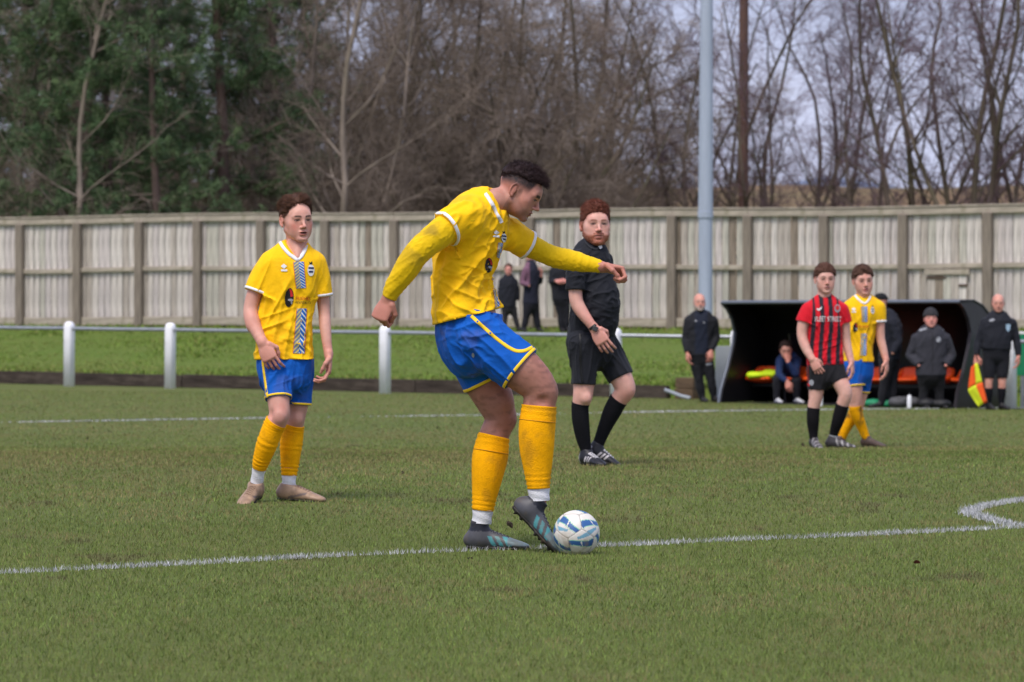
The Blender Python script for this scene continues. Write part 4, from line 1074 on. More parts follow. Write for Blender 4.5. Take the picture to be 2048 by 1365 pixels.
def boot_parts(ankle, d, up, S, paint, h=0.004, ex=0.0):
    """boot in its own frame: x along the foot, y sideways, z up; returns (V,Q,C) of the upper, sole and collar, and the frame."""
    f = Field((-.11, -.075, -.02), (.23, .075, .20), h)
    st = [(-.072, 0, .040, .020, .026), (-.055, 0, .042, .030, .038), (-.02, 0, .046, .034, .044), (.03, 0, .044, .035, .042), (.08, 0, .036, .040, .034),
          (.125, 0, .028, .043, .026), (.165, 0, .023, .038, .020), (.192, 0, .019, .024, .014)]
    f.loft(mkloft([(x, y, z, a, b, 0, 1, 0) for x, y, z, a, b in st], 3), 0)
    f.cap((-.022, 0, .05), (-.020, 0, .098 + ex), .041, .041, .03)
    f.plane_cut((0, 0, .107 + ex), (.12, 0, 1)); f.plane_cut((0, 0, .010), (0, 0, -1))
    V, Q = f.mesh(); V = relax(V, Q, 1, .4)
    C = paint(*V.T)
    # sole plate with studs
    g = Field((-.11, -.075, -.03), (.23, .075, .05), h * 1.35)
    so = [(-.070, 0, .010, .022, .010), (-.03, 0, .010, .033, .010), (.03, 0, .011, .030, .009), (.09, 0, .009, .041, .009), (.14, 0, .009, .043, .009), (.19, 0, .012, .022, .008)]
    g.loft(mkloft([(x, y, z, a, b, 0, 1, 0) for x, y, z, a, b in so], 3), 0)
    for x, y in ((-.05, .017), (-.05, -.017), (-.015, .02), (-.015, -.02), (.075, .03), (.075, -.03), (.12, .033), (.12, -.033), (.16, .022), (.16, -.022), (.10, 0)):
        g.cap((x, y, .008), (x, y, -.006), .007, .0055, .003)
    V2, Q2 = g.mesh()
    d = unit(d); up = np.asarray(up, float); up = unit(up - d * up.dot(d)); sd = np.cross(up, d)
    R = np.stack([d, sd, up], 1); o = np.asarray(ankle, float) - R @ (np.array([-.02, 0, .105]) * S)
    tr = lambda P: o + (P * S) @ R.T
    return tr(V), Q, C, tr(V2), Q2, tr
# ------------------------------------------------------------------ people
M_skin = mat('skin', (.6, .35, .27), rough=.55, var=.05, scale=30, attr=True, spec=.4, bump=.08, bscale=220)
M_skin.node_tree.nodes['Principled BSDF'].inputs['Subsurface Weight'].default_value = .12
M_skin.node_tree.nodes['Principled BSDF'].inputs['Subsurface Radius'].default_value = (.012, .005, .003)
M_hair = mat('hair', (.05, .03, .02), rough=.7, var=.2, scale=90, attr=True, spec=.18, bump=.2, bscale=260)
M_cloth = mat('jersey_cloth', (.5, .5, .5), rough=.78, var=.05, scale=14, attr=True, spec=.25, bump=.12, bscale=90, sheen=.05)
M_sock = mat('knit_sock', (.5, .5, .5), rough=.9, var=.08, scale=40, attr=True, spec=.15, bump=.3, bscale=160)
M_boot = mat('boot_upper', (.1, .1, .1), rough=.5, var=.15, scale=30, attr=True, spec=.45)
M_sole = mat('boot_sole', lin(38, 34, 32), rough=.6, var=.3, scale=30, dirt=lin(96, 78, 54), dirt_amt=.7, dirt_scale=25)
M_print = mat('white_print', lin(232, 232, 234), rough=.7, var=.04)
M_black = mat('black_print', lin(26, 24, 26), rough=.7, var=.1)
M_redp = mat('red_print', lin(196, 34, 40), rough=.7, var=.08)
M_bluep = mat('blue_print', lin(40, 96, 168), rough=.7, var=.08)
M_navyp = mat('navy_print', lin(30, 44, 92), rough=.7, var=.08)
M_greyp = mat('grey_print', lin(150, 152, 160), rough=.7, var=.08)

def chevron_mat(name, flip=1):
    """grey and blue slanted bars meeting in a chevron, orange edge; driven by the ribbon's own UV."""
    m = bpy.data.materials.new(name); nt, b = nodes_of(m); N = nt.nodes; K = nt.links
    uv = N.new('ShaderNodeUVMap'); sp = N.new('ShaderNodeSeparateXYZ'); K.new(uv.outputs[0], sp.inputs[0])
    def M(op, a, c=None):
        n = N.new('ShaderNodeMath'); n.operation = op
        for i, v in enumerate((a, c)):
            if v is None: continue
            if isinstance(v, (int, float)): n.inputs[i].default_value = v
            else: K.new(v, n.inputs[i])
        return n.outputs[0]
    u, v = sp.outputs[0], sp.outputs[1]
    d = M('ABSOLUTE', M('SUBTRACT', u, .5))
    ph = M('FRACT', M('ADD', M('MULTIPLY', v, 9.0), M('MULTIPLY', d, -2.6 * flip)))
    right = M('GREATER_THAN', u, .5)
    bar = M('GREATER_THAN', ph, .45); bar2 = M('GREATER_THAN', ph, .66)
    def mix(f, a, c):
        x = N.new('ShaderNodeMix'); x.data_type = 'RGBA'; K.new(f, x.inputs[0])
        for s_, q in ((6, a), (7, c)):
            if isinstance(q, tuple): x.inputs[s_].default_value = (*q, 1)
            else: K.new(q, x.inputs[s_])
        return x.outputs[2]
    lt = mix(bar, lin(198, 184, 120), lin(108, 122, 148)); rt_ = mix(bar2, lin(16, 100, 186), lin(214, 218, 214))
    c = mix(right, lt, rt_); edge = M('GREATER_THAN', M('MULTIPLY', d, 2), .90)
    c = mix(edge, c, lin(206, 92, 62)); K.new(c, b.inputs['Base Color']); b.inputs['Roughness'].default_value = .75
    return m
M_chev = chevron_mat('shirt_chevrons')

YEL, BLU = np.array(lin(255, 198, 5)), np.array(lin(0, 88, 184))
SKY = np.array(lin(255, 178, 4))     # sock yellow
WHT = np.array(lin(224, 224, 230)); BLK = np.array(lin(24, 25, 31)); NVY = np.array(lin(26, 34, 62))
MUD = np.array(lin(112, 84, 44))

def loft_mesh(L, n=30, disp=None, close=True):
    c, A, B, U = L['c'], L['a'], L['b'], L['u']; m = len(c); T = np.gradient(c, axis=0); an = np.arange(n) / n * 2 * np.pi
    V = []
    for i in range(m):
        t = T[i] / (np.linalg.norm(T[i]) + 1e-9); u = U[i] - t * U[i].dot(t); u /= np.linalg.norm(u); v = np.cross(t, u)
        g = 0 if disp is None else disp(L['t'][i], an)
        V.append(c[i] + (np.cos(an) * (A[i] + g))[:, None] * u + (np.sin(an) * (B[i] + g))[:, None] * v)
    Q = [(r * n + j, r * n + (j + 1) % n, (r + 1) * n + (j + 1) % n, (r + 1) * n + j) for r in range(m - 1) for j in range(n)]
    V = np.concatenate(V); fs = [np.array(Q)]
    if close: fs += [np.array([list(range(n))[::-1]]), np.array([[(m - 1) * n + j for j in range(n)]])]
    return V, fs

def fold(V, N, sets):
    """cloth folds: (along vector, spacing, depth, centre, reach, seed)."""
    D = np.zeros(len(V))
    for along, lam, amp, cen, reach, seed in sets:
        a = unit(along); q = V - np.asarray(cen); la = q @ a; pr = q - la[:, None] * a
        e1 = unit(np.cross(a, [0.3, 1, .2])); e2 = np.cross(a, e1)
        n = fbm3(np.stack([(pr @ e1) / lam, (pr @ e2) / lam, la / (lam * 6.5)], 1) + 7, seed, 2)
        rid = 1 - np.abs(2 * n - 1) ** .8 * 2.0; cre = np.exp(-((n - .5) / .06) ** 2)
        w = np.exp(-(np.linalg.norm(q, axis=1) / reach) ** 2) if reach else 1.0
        D += amp * (.55 * (rid - .35) + .6 * (cre - .3)) * w
    return V + N * D[:, None]

def hang(L, r0, r1):
    L = dict(L); k = np.linspace(0, 1, len(L['a'])); L['a'] = np.maximum(r0 + (r1 - r0) * k, L['a'] * .96); L['b'] = np.maximum(r0 + (r1 - r0) * k, L['b'] * .96); return L

class Person:
    def __init__(s, px0, pyb, spx, Y, label, group=None, h=.0055):
        s.s, s.px0, s.pyb, s.h = spx, px0, pyb, h
        X = (px0 - CX) * Y / FPX; z = float(gz(X, Y)) if Y < float(kerbY(X)) else float(bank_z(np.array(X), np.array(Y)))
        s.root = empty('person', (X, Y, z)); tag(s.root, label, 'person', group)
        s.lofts = {}; s.bvh = {}
    def p(s, px, py, dy=0.0): return np.array([(px - s.px0) / s.s, dy, (s.pyb - py) / s.s])
    def L(s, name, st, n=4, u=None):
        rows = []
        for q in st:
            px, py, dy, ra = q[:4]; rb = q[4] if len(q) > 4 else ra; yaw = q[5] if len(q) > 5 else None
            uu = (math.cos(math.radians(yaw)), math.sin(math.radians(yaw)), 0) if yaw is not None else (u or (0, 1, 0))
            rows.append((*s.p(px, py, dy), ra / s.s, rb / s.s, *uu))
        s.lofts[name] = mkloft(rows, n); return s.lofts[name]
    def add(s, name, V, F_, mt, C=None, parent=None, smooth=True, uvs=None):
        return obj(name, mesh_np(name, V, F_, smooth, C, uvs), mt, parent or s.root)
    def field(s, Ls, h=None, pad=.03):
        h = h or s.h; lo, hi = bounds(Ls, pad + 2 * h); return Field(lo, hi, h)
    # ---- skin
    def body(s, head, hands=(), skin=lin(205, 155, 138), extra=None, legs=('legR', 'legL'), arms=('armR', 'armL'), paint=None, head_kw={}, h=None, hems={}):
        L = dict(s.lofts); h = h or s.h
        for k_, th in hems.items():
            q = dict(L[k_]); w = .84 + .16 * sst(th - .35, th - .05, q['t']); q['a'] = q['a'] * w; q['b'] = q['b'] * w; L[k_] = q
        for k_ in legs:
            q = dict(L[k_]); w = 1 - .25 * sst(q['t'][-1] - 1.2, q['t'][-1] - .4, q['t']); q['a'] = q['a'] * w; q['b'] = q['b'] * w; L[k_] = q
        use = [L['torso']] + [L[a] for a in arms] + [L[a] for a in legs]
        f = s.field(use, h, pad=.05)
        tl = dict(L['torso']); tl['a'] = tl['a'] * .86 - .004; tl['b'] = tl['b'] * .86 - .004; f.loft(tl, 0)
        for a in legs: f.loft(L[a], .03)
        for a in arms: f.loft(L[a], .022)
        if extra: extra(f)
        V, Q = f.mesh()
        for hd in hands:                                # hands on a finer grid, running on from the forearm
            A = L[hd['arm']]; wr = A['c'][-1]; te = A['t'][-1]; hh = min(h * .62, .0068) if h > .0095 else .0042
            g = Field(wr - .24, wr + .24, hh); g.loft(part_loft(A, te - .7, te, .0006, n=6), 0)
            add_hand(g, wr, hd['d'], hd['n'], hd['side'], hd.get('scale', 1.0), hd.get('curl', (25, 30, 25)), hd.get('thumb', .5), r_mul=hd.get('r_mul', .94), fan=hd.get('fan', 5.0), k=.0025)
            hv, hq = g.mesh(); Q = np.concatenate([Q, hq + len(V)]); V = np.concatenate([V, hv])
        C = np.array(skin)[None] * (.84 + .32 * fbm3(V * 22, 4, 4))[:, None] * (1 - np.array([0, .12, .12]) * sst(.4, .75, fbm3(V * 9, 14))[:, None])
        red = np.array(skin) * [.98, .74, .72]
        for hd in hands:
            wr = L[hd['arm']]['c'][-1]; m = (sst(.20, .06, np.linalg.norm(V - wr - unit(hd['d']) * .08, axis=1)) * .5)[:, None]; C = C * (1 - m) + red * m
        if paint: C = paint(V, C)
        hp, yaw, pitch, roll, hs = head
        R = frame(yaw, pitch, roll); o = s.p(*hp); tip = L['torso']['c'][-1]
        nl = R.T @ (tip - o) / hs
        s.head = (R, o, hs)
        hv, hq, hc = head_mesh(nl, skin=skin, **head_kw)
        hv = o + (hv * hs) @ R.T
        return s.add('body', np.concatenate([V, hv]), np.concatenate([Q, hq + len(V)]), M_skin, np.concatenate([C, hc]))
    def hair(s, style, col, h=.004, seed=1, name='hair', mt=None, grow=1.0, strands=0, rad=.0013):
        R, o, hs = s.head; V, Q, C = hair_mesh(style, h, seed, col)
        if strands:
            V2, Q2, C2 = hair_strands(style, strands, seed, col, rad); Q = np.concatenate([Q, Q2 + len(V)]); V = np.concatenate([V, V2]); C = np.concatenate([C, C2])
        return s.add(name, o + (V * hs * grow) @ R.T, Q, mt or M_hair, C)
    # ---- cloth
    def garment(s, name, pieces, paint, folds=(), cuts=(), mt=None, h=None, fine=.0, planes=(), k=.03):
        """pieces: (loft, blend, cap0, cap1)."""
        f = s.field([q[0] for q in pieces], h or s.h)
        for i, (l, kk, c0, c1) in enumerate(pieces): f.loft(l, kk if i else 0, c0, c1)
        for a, b, ra, rb, kk in cuts: f.cap(a, b, ra, rb, kk, sub=True)
        for pt, nr in planes: f.plane_cut(pt, nr)
        V, Q = f.mesh(); V = relax(V, Q, 1, .4); N = normals(V, Q); V = fold(V, N, folds)
        for l, kk, c0, c1 in pieces:                     # hems stay straight
            for on, e_, e2 in ((c0, 0, 1), (c1, -1, -2)):
                if on is None: continue
                c = l['c'][e_]; dn = unit(c - l['c'][e2]); q = V - c; ax_ = q @ dn; ra = np.linalg.norm(q - ax_[:, None] * dn, axis=1)
                m = (ax_ > -.004) & (ax_ < .05) & (ra < max(l['a'][e_], l['b'][e_]) * 1.35); V[m] -= dn * np.clip(ax_[m] - .002, -.002, 1)[:, None]
        C = paint(V) if callable(paint) else np.array(paint)[None] * np.ones((len(V), 1))
        C = C * (.96 + .08 * fbm3(V * 12, 8))[:, None]
        o = s.add(name, V, Q, mt or M_cloth, C)
        s.bvh[name] = BVHTree.FromPolygons([tuple(v) for v in V], [tuple(q) for q in Q.tolist()]); return o
    def sock(s, leg, t0, t1, col, grow=.004, ripple=((.05, .003, 34), ), mud=0.0, seed=0, name='sock', parent=None, muddir=None, n=36, rows=46):
        L = part_loft(s.lofts[leg], t0, t1, grow, n=rows)
        r = np.random.default_rng(seed); ph = r.uniform(0, 6, 8)
        def disp(t, an):
            e = np.zeros_like(an)
            for cen, amp, fr in ripple: e += amp * np.exp(-((t - cen) / .11) ** 2) * np.sin(t * fr * 2.2 + 1.1 * np.sin(an + ph[0]) + ph[1])
            return e + .0012 * np.sin(9 * t + 2 * an + ph[2])
        V, F_ = loft_mesh(L, n, disp)
        C = np.array(col)[None] * (.93 + .14 * fbm3(V * 30, seed))[:, None]
        if mud:
            m = sst(.52, .72, fbm3(V * 16, seed + 3, 4)) * mud
            if muddir is not None: m = m * sst(-.2, .9, (V - L['c'].mean(0)) @ unit(muddir) / .06)
            C = C * (1 - m[:, None]) + MUD * m[:, None]
        return s.add(name, V, F_, M_sock, C, parent)
    def boot(s, ankle, d, paint, S=1.0, up=(0, 0, 1), flat=False, lace=None, ex=0.0):
        a = np.array(ankle, float)
        if flat: a[2] = .106 * S + (flat if not isinstance(flat, bool) else 0)
        V, Q, C, V2, Q2, tr = boot_parts(a, d, up, S, paint, max(.0048, s.h * .8), ex=ex)
        b = s.add('boot', V, Q, M_boot, C); s.add('sole', V2, Q2, M_sole, None, b)
        if lace is not None:
            for i in range(5):
                x = .034 + .017 * i; zt = lambda q: np.interp(q, (.03, .08, .125, .165), (.0865, .0705, .0545, .0435))
                for sg in (-1, 1):
                    pts = tr(np.array([(x, sg * .019, zt(x) - .005), (x + .006, 0, zt(x + .006) + .0025), (x + .013, -sg * .019, zt(x + .013) - .005)]))
                    tube('lace', pts, .0026 * S, lace, b, 5)
        return b
    # ---- prints and trims that lie on cloth
    def hit(s, name, px, py, off=.003):
        o = s.p(px, py, -3.0); h = s.bvh[name].ray_cast(Vector(o), Vector((0, 1, 0)), 6.0)
        if h[0] is None: return None
        n = np.array(h[1]); n = -n if n[1] > 0 else n
        return np.array(h[0]) + n * off
    def patch(s, cloth, corners, nu, nv, mt, name, parent, off=.003):
        """quad patch given by 4 px corners (tl, tr, br, bl), bilinear, laid on the cloth."""
        tl, tr_, br, bl = (np.array(c, float) for c in corners); V, uv, ok = [], [], []
        for j in range(nv + 1):
            for i in range(nu + 1):
                a, b = i / nu, j / nv; q = (tl * (1 - a) + tr_ * a) * (1 - b) + (bl * (1 - a) + br * a) * b
                hpt = s.hit(cloth, q[0], q[1], off); ok.append(hpt is not None); V.append(hpt if hpt is not None else (0, 0, 0)); uv.append((a, b))
        Q = [(j * (nu + 1) + i, (j + 1) * (nu + 1) + i, (j + 1) * (nu + 1) + i + 1, j * (nu + 1) + i + 1) for j in range(nv) for i in range(nu)]
        Q = [q for q in Q if all(ok[k] for k in q)]
        if not Q: return None
        return s.add(name, np.array(V), np.array(Q), mt, None, parent, True, np.array(uv))
    def ribbon(s, cloth, pts, width, mt, name, parent, off=.0035, n=40):
        P = np.array(pts, float); d = np.concatenate([[0], np.cumsum(np.hypot(*np.diff(P, axis=0).T))]); t = np.linspace(0, d[-1], n)
        # smooth through the points
        X = np.interp(t, d, P[:, 0]); Y = np.interp(t, d, P[:, 1])
        for _ in range(2): X[1:-1] = (X[:-2] + 2 * X[1:-1] + X[2:]) / 4; Y[1:-1] = (Y[:-2] + 2 * Y[1:-1] + Y[2:]) / 4
        T = np.stack([np.gradient(X), np.gradient(Y)], 1); T /= np.linalg.norm(T, axis=1)[:, None]; Nn = np.stack([-T[:, 1], T[:, 0]], 1)
        V, ok = [], []
        for i in range(n):
            for k in (-1, -.9, .9, 1):
                q = (X[i] + Nn[i, 0] * k * width / 2, Y[i] + Nn[i, 1] * k * width / 2); hp = s.hit(cloth, q[0], q[1], off if abs(k) < 1 else .0005)
                ok.append(hp is not None); V.append(hp if hp is not None else (0, 0, 0))
        Q = [(i * 4 + k, i * 4 + k + 1, (i + 1) * 4 + k + 1, (i + 1) * 4 + k) for i in range(n - 1) for k in range(3)]
        V = np.array(V); lim = 3.0 * width / s.s + .02
        Q = [q for q in Q if all(ok[k] for k in q) and max(np.linalg.norm(V[q[0]] - V[q[j]]) for j in (1, 2, 3)) < lim]
        if not Q: return None
        return s.add(name, V, np.array(Q), mt, None, parent)
    def shape(s, cloth, polys, mt, name, parent, off=.004):
        """filled px polygons laid on the cloth."""
        V, Fs = [], []
        for poly in polys:
            P = np.array(poly, float); c = P.mean(0); m = 3 if len(P) < 9 else 1
            P = np.concatenate([[P[i] + (P[(i + 1) % len(P)] - P[i]) * t / m for t in range(m)] for i in range(len(P))]); n = len(P)
            pts = [c] + [c + (q - c) * k for k in (.34, .67, 1.0) for q in P]; hits = [s.hit(cloth, *q, off) for q in pts]; b = len(V)
            tri = [(0, 1 + i, 1 + (i + 1) % n) for i in range(n)]
            for k in range(2):
                o_ = 1 + k * n; o2 = o_ + n
                for i in range(n): j = (i + 1) % n; tri += [(o_ + i, o2 + i, o2 + j), (o_ + i, o2 + j, o_ + j)]
            tri = [t for t in tri if all(hits[q] is not None for q in t)]
            V += [h_ if h_ is not None else (0, 0, 0) for h_ in hits]; Fs += [tuple(b + q for q in t) for t in tri]
        if not Fs: return None
        return s.add(name, np.array(V), np.array(Fs), mt, None, parent, False)
    def text(s, cloth, txt, px, py, width, height, mt, name, parent, slant=0.0, off=.004, squeeze=1.0):
        cu = bpy.data.curves.new('t', 'FONT'); cu.body = txt; cu.resolution_u = 2
        ob = bpy.data.objects.new('t', cu); COL.objects.link(ob); bpy.context.view_layer.update()
        me = bpy.data.meshes.new_from_object(ob.evaluated_get(bpy.context.evaluated_depsgraph_get()))
        bpy.data.objects.remove(ob); bpy.data.curves.remove(cu)
        bm = bmesh.new(); bm.from_mesh(me); bmesh.ops.triangulate(bm, faces=bm.faces[:])
        P = np.array([v.co[:2] for v in bm.verts]); lo, hi = P.min(0), P.max(0)
        T = [[v.index for v in f.verts] for f in bm.faces]; bm.free(); bpy.data.meshes.remove(me)
        Q = (P - lo) / (hi - lo); V = []; ok = []
        for a, b in Q:
            hp = s.hit(cloth, px + width * a, py - height * b + slant * width * a, off); ok.append(hp is not None); V.append(hp if hp is not None else (0, 0, 0))
        T = [t for t in T if all(ok[k] for k in t)]
        return s.add(name, np.array(V), np.array(T), mt, None, parent, False)
    def band(s, L, t, half, out, mt, name, parent, cloth=None, n=32):
        if cloth is None:
            V, Q = ring_band(L, t, half, out); return s.add(name, V, Q, mt, None, parent)
        f = lambda q, tt: np.interp(tt, L['t'], q)
        c = np.array([f(L['c'][:, i], t) for i in range(3)]); c1 = np.array([f(L['c'][:, i], t - .08) for i in range(3)])
        dn = unit(c - c1); u = np.array([f(L['u'][:, i], t) for i in range(3)]); u = unit(u - dn * u.dot(dn)); v = np.cross(dn, u); a, b = f(L['a'], t), f(L['b'], t)
        V = []
        for o_, g in ((-half, .0004), (-half * .8, out), (half * .8, out), (half, .0004)):
            rr = []
            for an in np.arange(n) / n * 2 * np.pi:
                di = math.cos(an) * u + math.sin(an) * v; base = 1 / math.sqrt((math.cos(an) / a) ** 2 + (math.sin(an) / b) ** 2)
                org = c + dn * min(o_, half * .5); h_ = s.bvh[cloth].ray_cast(Vector(org + di * base * .55), Vector(di), base * 1.4)
                rr.append(min(base * .55 + h_[3], base * 1.35) if h_[0] is not None else base)
            rr = np.array(rr); rr = (np.roll(rr, 1) + 2 * rr + np.roll(rr, -1)) / 4
            for q, an in zip(rr, np.arange(n) / n * 2 * np.pi): V.append(c + dn * o_ + (math.cos(an) * u + math.sin(an) * v) * (q + g))
        Q = [(r * n + j, r * n + (j + 1) % n, (r + 1) * n + (j + 1) % n, (r + 1) * n + j) for r in range(3) for j in range(n)]
        return s.add(name, np.array(V), np.array(Q), mt, None, parent)

M_ytrim = mat('yellow_trim', lin(248, 206, 40), rough=.7, var=.05)
M_wtrim = mat('white_trim', lin(236, 234, 238), rough=.7, var=.05)
def disc(px, py, rx, ry, n=14, rot=0.0):
    return [(px + rx * math.cos(a) * math.cos(rot) - ry * math.sin(a) * math.sin(rot), py + rx * math.cos(a) * math.sin(rot) + ry * math.sin(a) * math.cos(rot)) for a in np.arange(n) / n * 2 * np.pi]
def dirtied(base, amt, seed, sc=9.0, lo=.56, hi=.74, col=MUD):
    def f(V):
        m = (sst(lo, hi, fbm3(V * sc, seed, 4)) * amt)[:, None]; return np.array(base)[None] * (1 - m) + np.array(col) * m
    return f

def crest(P, cloth, x, y, k, parent):
    """shield with a small bird on top."""
    P.shape(cloth, [disc(x, y, 6.2 * k, 11 * k)], M_print, 'crest', parent, .004)
    P.shape(cloth, [[(x - 5 * k, y - 6 * k), (x + 5 * k, y - 6 * k), (x + 5 * k, y - 2.6 * k), (x - 5 * k, y - 2.6 * k)], [(x - 4.4 * k, y + 1 * k), (x + 4.4 * k, y + 1 * k), (x + 3.6 * k, y + 4.4 * k), (x - 3.6 * k, y + 4.4 * k)]], M_navyp, 'crest_bars', parent, .0055)
    P.shape(cloth, [[(x - 4 * k, y - 16.5 * k), (x - 1 * k, y - 14 * k), (x + 2 * k, y - 17.5 * k), (x + 2.6 * k, y - 13 * k), (x + 1 * k, y - 10.6 * k), (x - 2 * k, y - 11 * k)]], M_black, 'crest_bird', parent, .004)
def maker(P, cloth, x, y, k, parent):
    """white maker's mark: clustered diamonds over a small word bar."""
    dm = lambda cx, cy, r: [(cx - r, cy), (cx, cy - r), (cx + r, cy), (cx, cy + r)]
    P.shape(cloth, [dm(x - 3.2 * k, y - 2.2 * k, 3.4 * k), dm(x + 3.0 * k, y - 2.2 * k, 3.4 * k), dm(x - .2 * k, y - 4.6 * k, 3.2 * k), dm(x, y + .2 * k, 3.2 * k)], M_print, 'maker_mark', parent)
    P.shape(cloth, [[(x - 6.4 * k, y + 4.4 * k), (x + 6.8 * k, y + 4.6 * k), (x + 6.8 * k, y + 8.6 * k), (x - 6.4 * k, y + 8.4 * k)]], M_print, 'maker_word', parent)
def helmet_logo(P, cloth, x, y, k, parent):
    P.shape(cloth, [disc(x, y, 9.2 * k, 19 * k, 18, .1)], M_black, 'sponsor_emblem', parent, .004)
    P.shape(cloth, [[(x + 0 * k, y - 18 * k), (x + 6 * k, y - 14 * k), (x + 8.6 * k, y - 2 * k), (x + 3 * k, y - 1 * k)]], M_redp, 'sponsor_emblem_red', parent, .0055)
    P.shape(cloth, [disc(x + 3 * k, y + 5 * k, 6 * k, 2.6 * k, 10), disc(x + 5 * k, y + 10 * k, 2 * k, 3.5 * k, 8)], M_greyp, 'sponsor_emblem_grille', parent, .0055)

M_lace = mat('dark_lace', lin(36, 36, 42), rough=.8); M_lace2 = mat('tan_lace', lin(120, 96, 78), rough=.8); M_lace3 = mat('white_lace', lin(206, 204, 208), rough=.8)
# ====================================================================== the kicking player
def kicker():
    P = Person(1000, 1101, 418, 20.0, 'player in yellow shirt and blue shorts kicking the ball with arms flung out', h=.0055)
    yaw = -22
    P.L('torso', [(935, 632, 0, 67, 76, yaw), (925, 588, 0, 58, 66, yaw), (922, 542, 0, 57, 64, yaw), (931, 503, 0, 64, 70, yaw), (942, 467, 0, 65, 76, yaw), (956, 438, 0, 57, 74, yaw), (972, 416, 0, 40, 52, yaw), (990, 402, .0, 24, 26, yaw)])
    P.L('armR', [(936, 438, -.15, 36), (905, 453, -.19, 30), (873, 476, -.235, 27), (840, 504, -.265, 24), (816, 538, -.26, 23), (793, 572, -.24, 18), (780, 597, -.225, 13)])
    P.L('armL', [(1018, 466, .13, 30), (1048, 484, .18, 24), (1085, 502, .21, 20), (1112, 513, .22, 20), (1142, 519, .21, 20), (1178, 527, .19, 15), (1206, 533, .18, 11)])
    P.L('legR', [(955, 670, -.085, 50), (1000, 706, -.10, 49), (1044, 740, -.115, 43), (1078, 775, -.125, 35), (1078, 810, -.125, 32.5), (1074, 850, -.125, 35), (1073, 890, -.125, 33), (1075, 935, -.125, 26), (1077, 975, -.125, 21), (1078, 1000, -.125, 20)])
    P.L('legL', [(940, 690, .085, 50), (960, 740, .095, 47), (984, 790, .10, 40), (1000, 836, .10, 31), (988, 872, .10, 30), (980, 915, .095, 34), (974, 955, .09, 30), (968, 1000, .09, 22), (964, 1035, .09, 19), (962, 1056, .09, 19)])
    skin = lin(186, 134, 118)
    hR = dict(arm='armR', d=(-.42, -.10, -.90), n=(-.45, -.85, .2), side=-1, scale=1.16, curl=(68, 78, 45), thumb=1.0)
    hL = dict(arm='armL', d=(.97, -.1, -.18), n=(.15, .35, .95), side=1, scale=1.14, curl=(58, 82, 50), thumb=1.0)
    def paint(V, C):
        m = (sst(.50, .68, fbm3(V * [26, 26, 70], 5, 3)) * .30 * (V[:, 2] < .95))[:, None]      # leg hair
        leg = (V[:, 2] < 1.0)[:, None]; C = np.where(leg, C * [.78, .72, .70], C)
        C = C * (1 - m) + np.array(lin(70, 46, 40)) * m
        d = (sst(.52, .7, fbm3(V * 14, 9, 4)) * .6 * np.exp(-(np.linalg.norm(V - P.p(1100, 780, -.15), axis=1) / .09) ** 2))[:, None]
        return C * (1 - d) + np.array(lin(96, 74, 60)) * d
    def musc(f):
        f.ell(P.p(1101, 783, -.135), (.028, .036, .040), .025); f.ell(P.p(1062, 742, -.165), (.045, .034, .045), .03)
        f.ell(P.p(1086, 800, -.20), (.030, .012, .020), .02, sub=True)
        f.ell(P.p(1021, 840, .10), (.026, .036, .038), .025); f.ell(P.p(1004, 800, .06), (.05, .045, .06), .03); f.ell(P.p(1000, 858, .02), (.026, .012, .018), .02, sub=True)
    hd = ((1039, 385, .02), 78, 28, -2, 1.04)
    def hp(x, y, z): return np.maximum(sst(.004, .050, z + .25 * np.clip(-y - .03, 0, .1)) * sst(.064, .050, y - .25 * (z - .05)), sst(.000, .010, y) * sst(.030, .020, y) * sst(-.035, .015, z) * .6) * .95 * (np.abs(x) > .03)
    P.body(hd, (hR, hL), skin, h=.0088, paint=paint, hems=dict(legR=1.92, legL=1.46, armR=5.5, armL=5.5), head_kw=dict(brow=lin(34, 24, 24), hairpaint=hp, hair_col=lin(40, 30, 32), mouth=.0035, stubble=.34, beard_col=lin(60, 44, 44), lip=lin(150, 84, 80), seed=3, h=.0034, browk=1.6), extra=musc)
    P.hair('curly_fade', lin(50, 36, 38), seed=5, h=.005, strands=2800, rad=.0013)
    # tight yellow under-shirt sleeves
    uy = np.array(lin(232, 190, 6))
    def usp(V):
        w = np.exp(-(np.linalg.norm(V - P.p(858, 486, -.27), axis=1) / .13) ** 2); m = (sst(.45, .66, fbm3(V * 13, 2, 4)) * .75 * w)[:, None]
        return uy * (1 - m) + np.array(lin(110, 92, 40)) * m
    rip = lambda a: [((a[0], a[1], a[2]), .022, .0028, (0, 0, 0), None, 6)]
    for arm, nrm in (('armR', (-.8, .3, -.6)), ('armL', (.2, .6, 1))):
        P.garment('undershirt_sleeve', [(part_loft(P.lofts[arm], .2, 5.85, .0035, n=22), 0, .006, .004)], usp, rip(nrm))
    sl = lambda arm, t1, g: part_loft(P.lofts[arm], 0, t1, g, n=12)
    tor = dict(P.lofts['torso']); tor['e'] = 2.25
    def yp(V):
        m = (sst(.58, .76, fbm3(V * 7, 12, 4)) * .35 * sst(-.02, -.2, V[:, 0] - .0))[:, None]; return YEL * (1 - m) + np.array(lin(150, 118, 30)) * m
    sR = sl('armR', 1.35, lambda q: .004 + .012 * q); sL = sl('armL', 1.25, lambda q: .006 + .010 * q)
    neck = P.p(1012, 428, -.03)
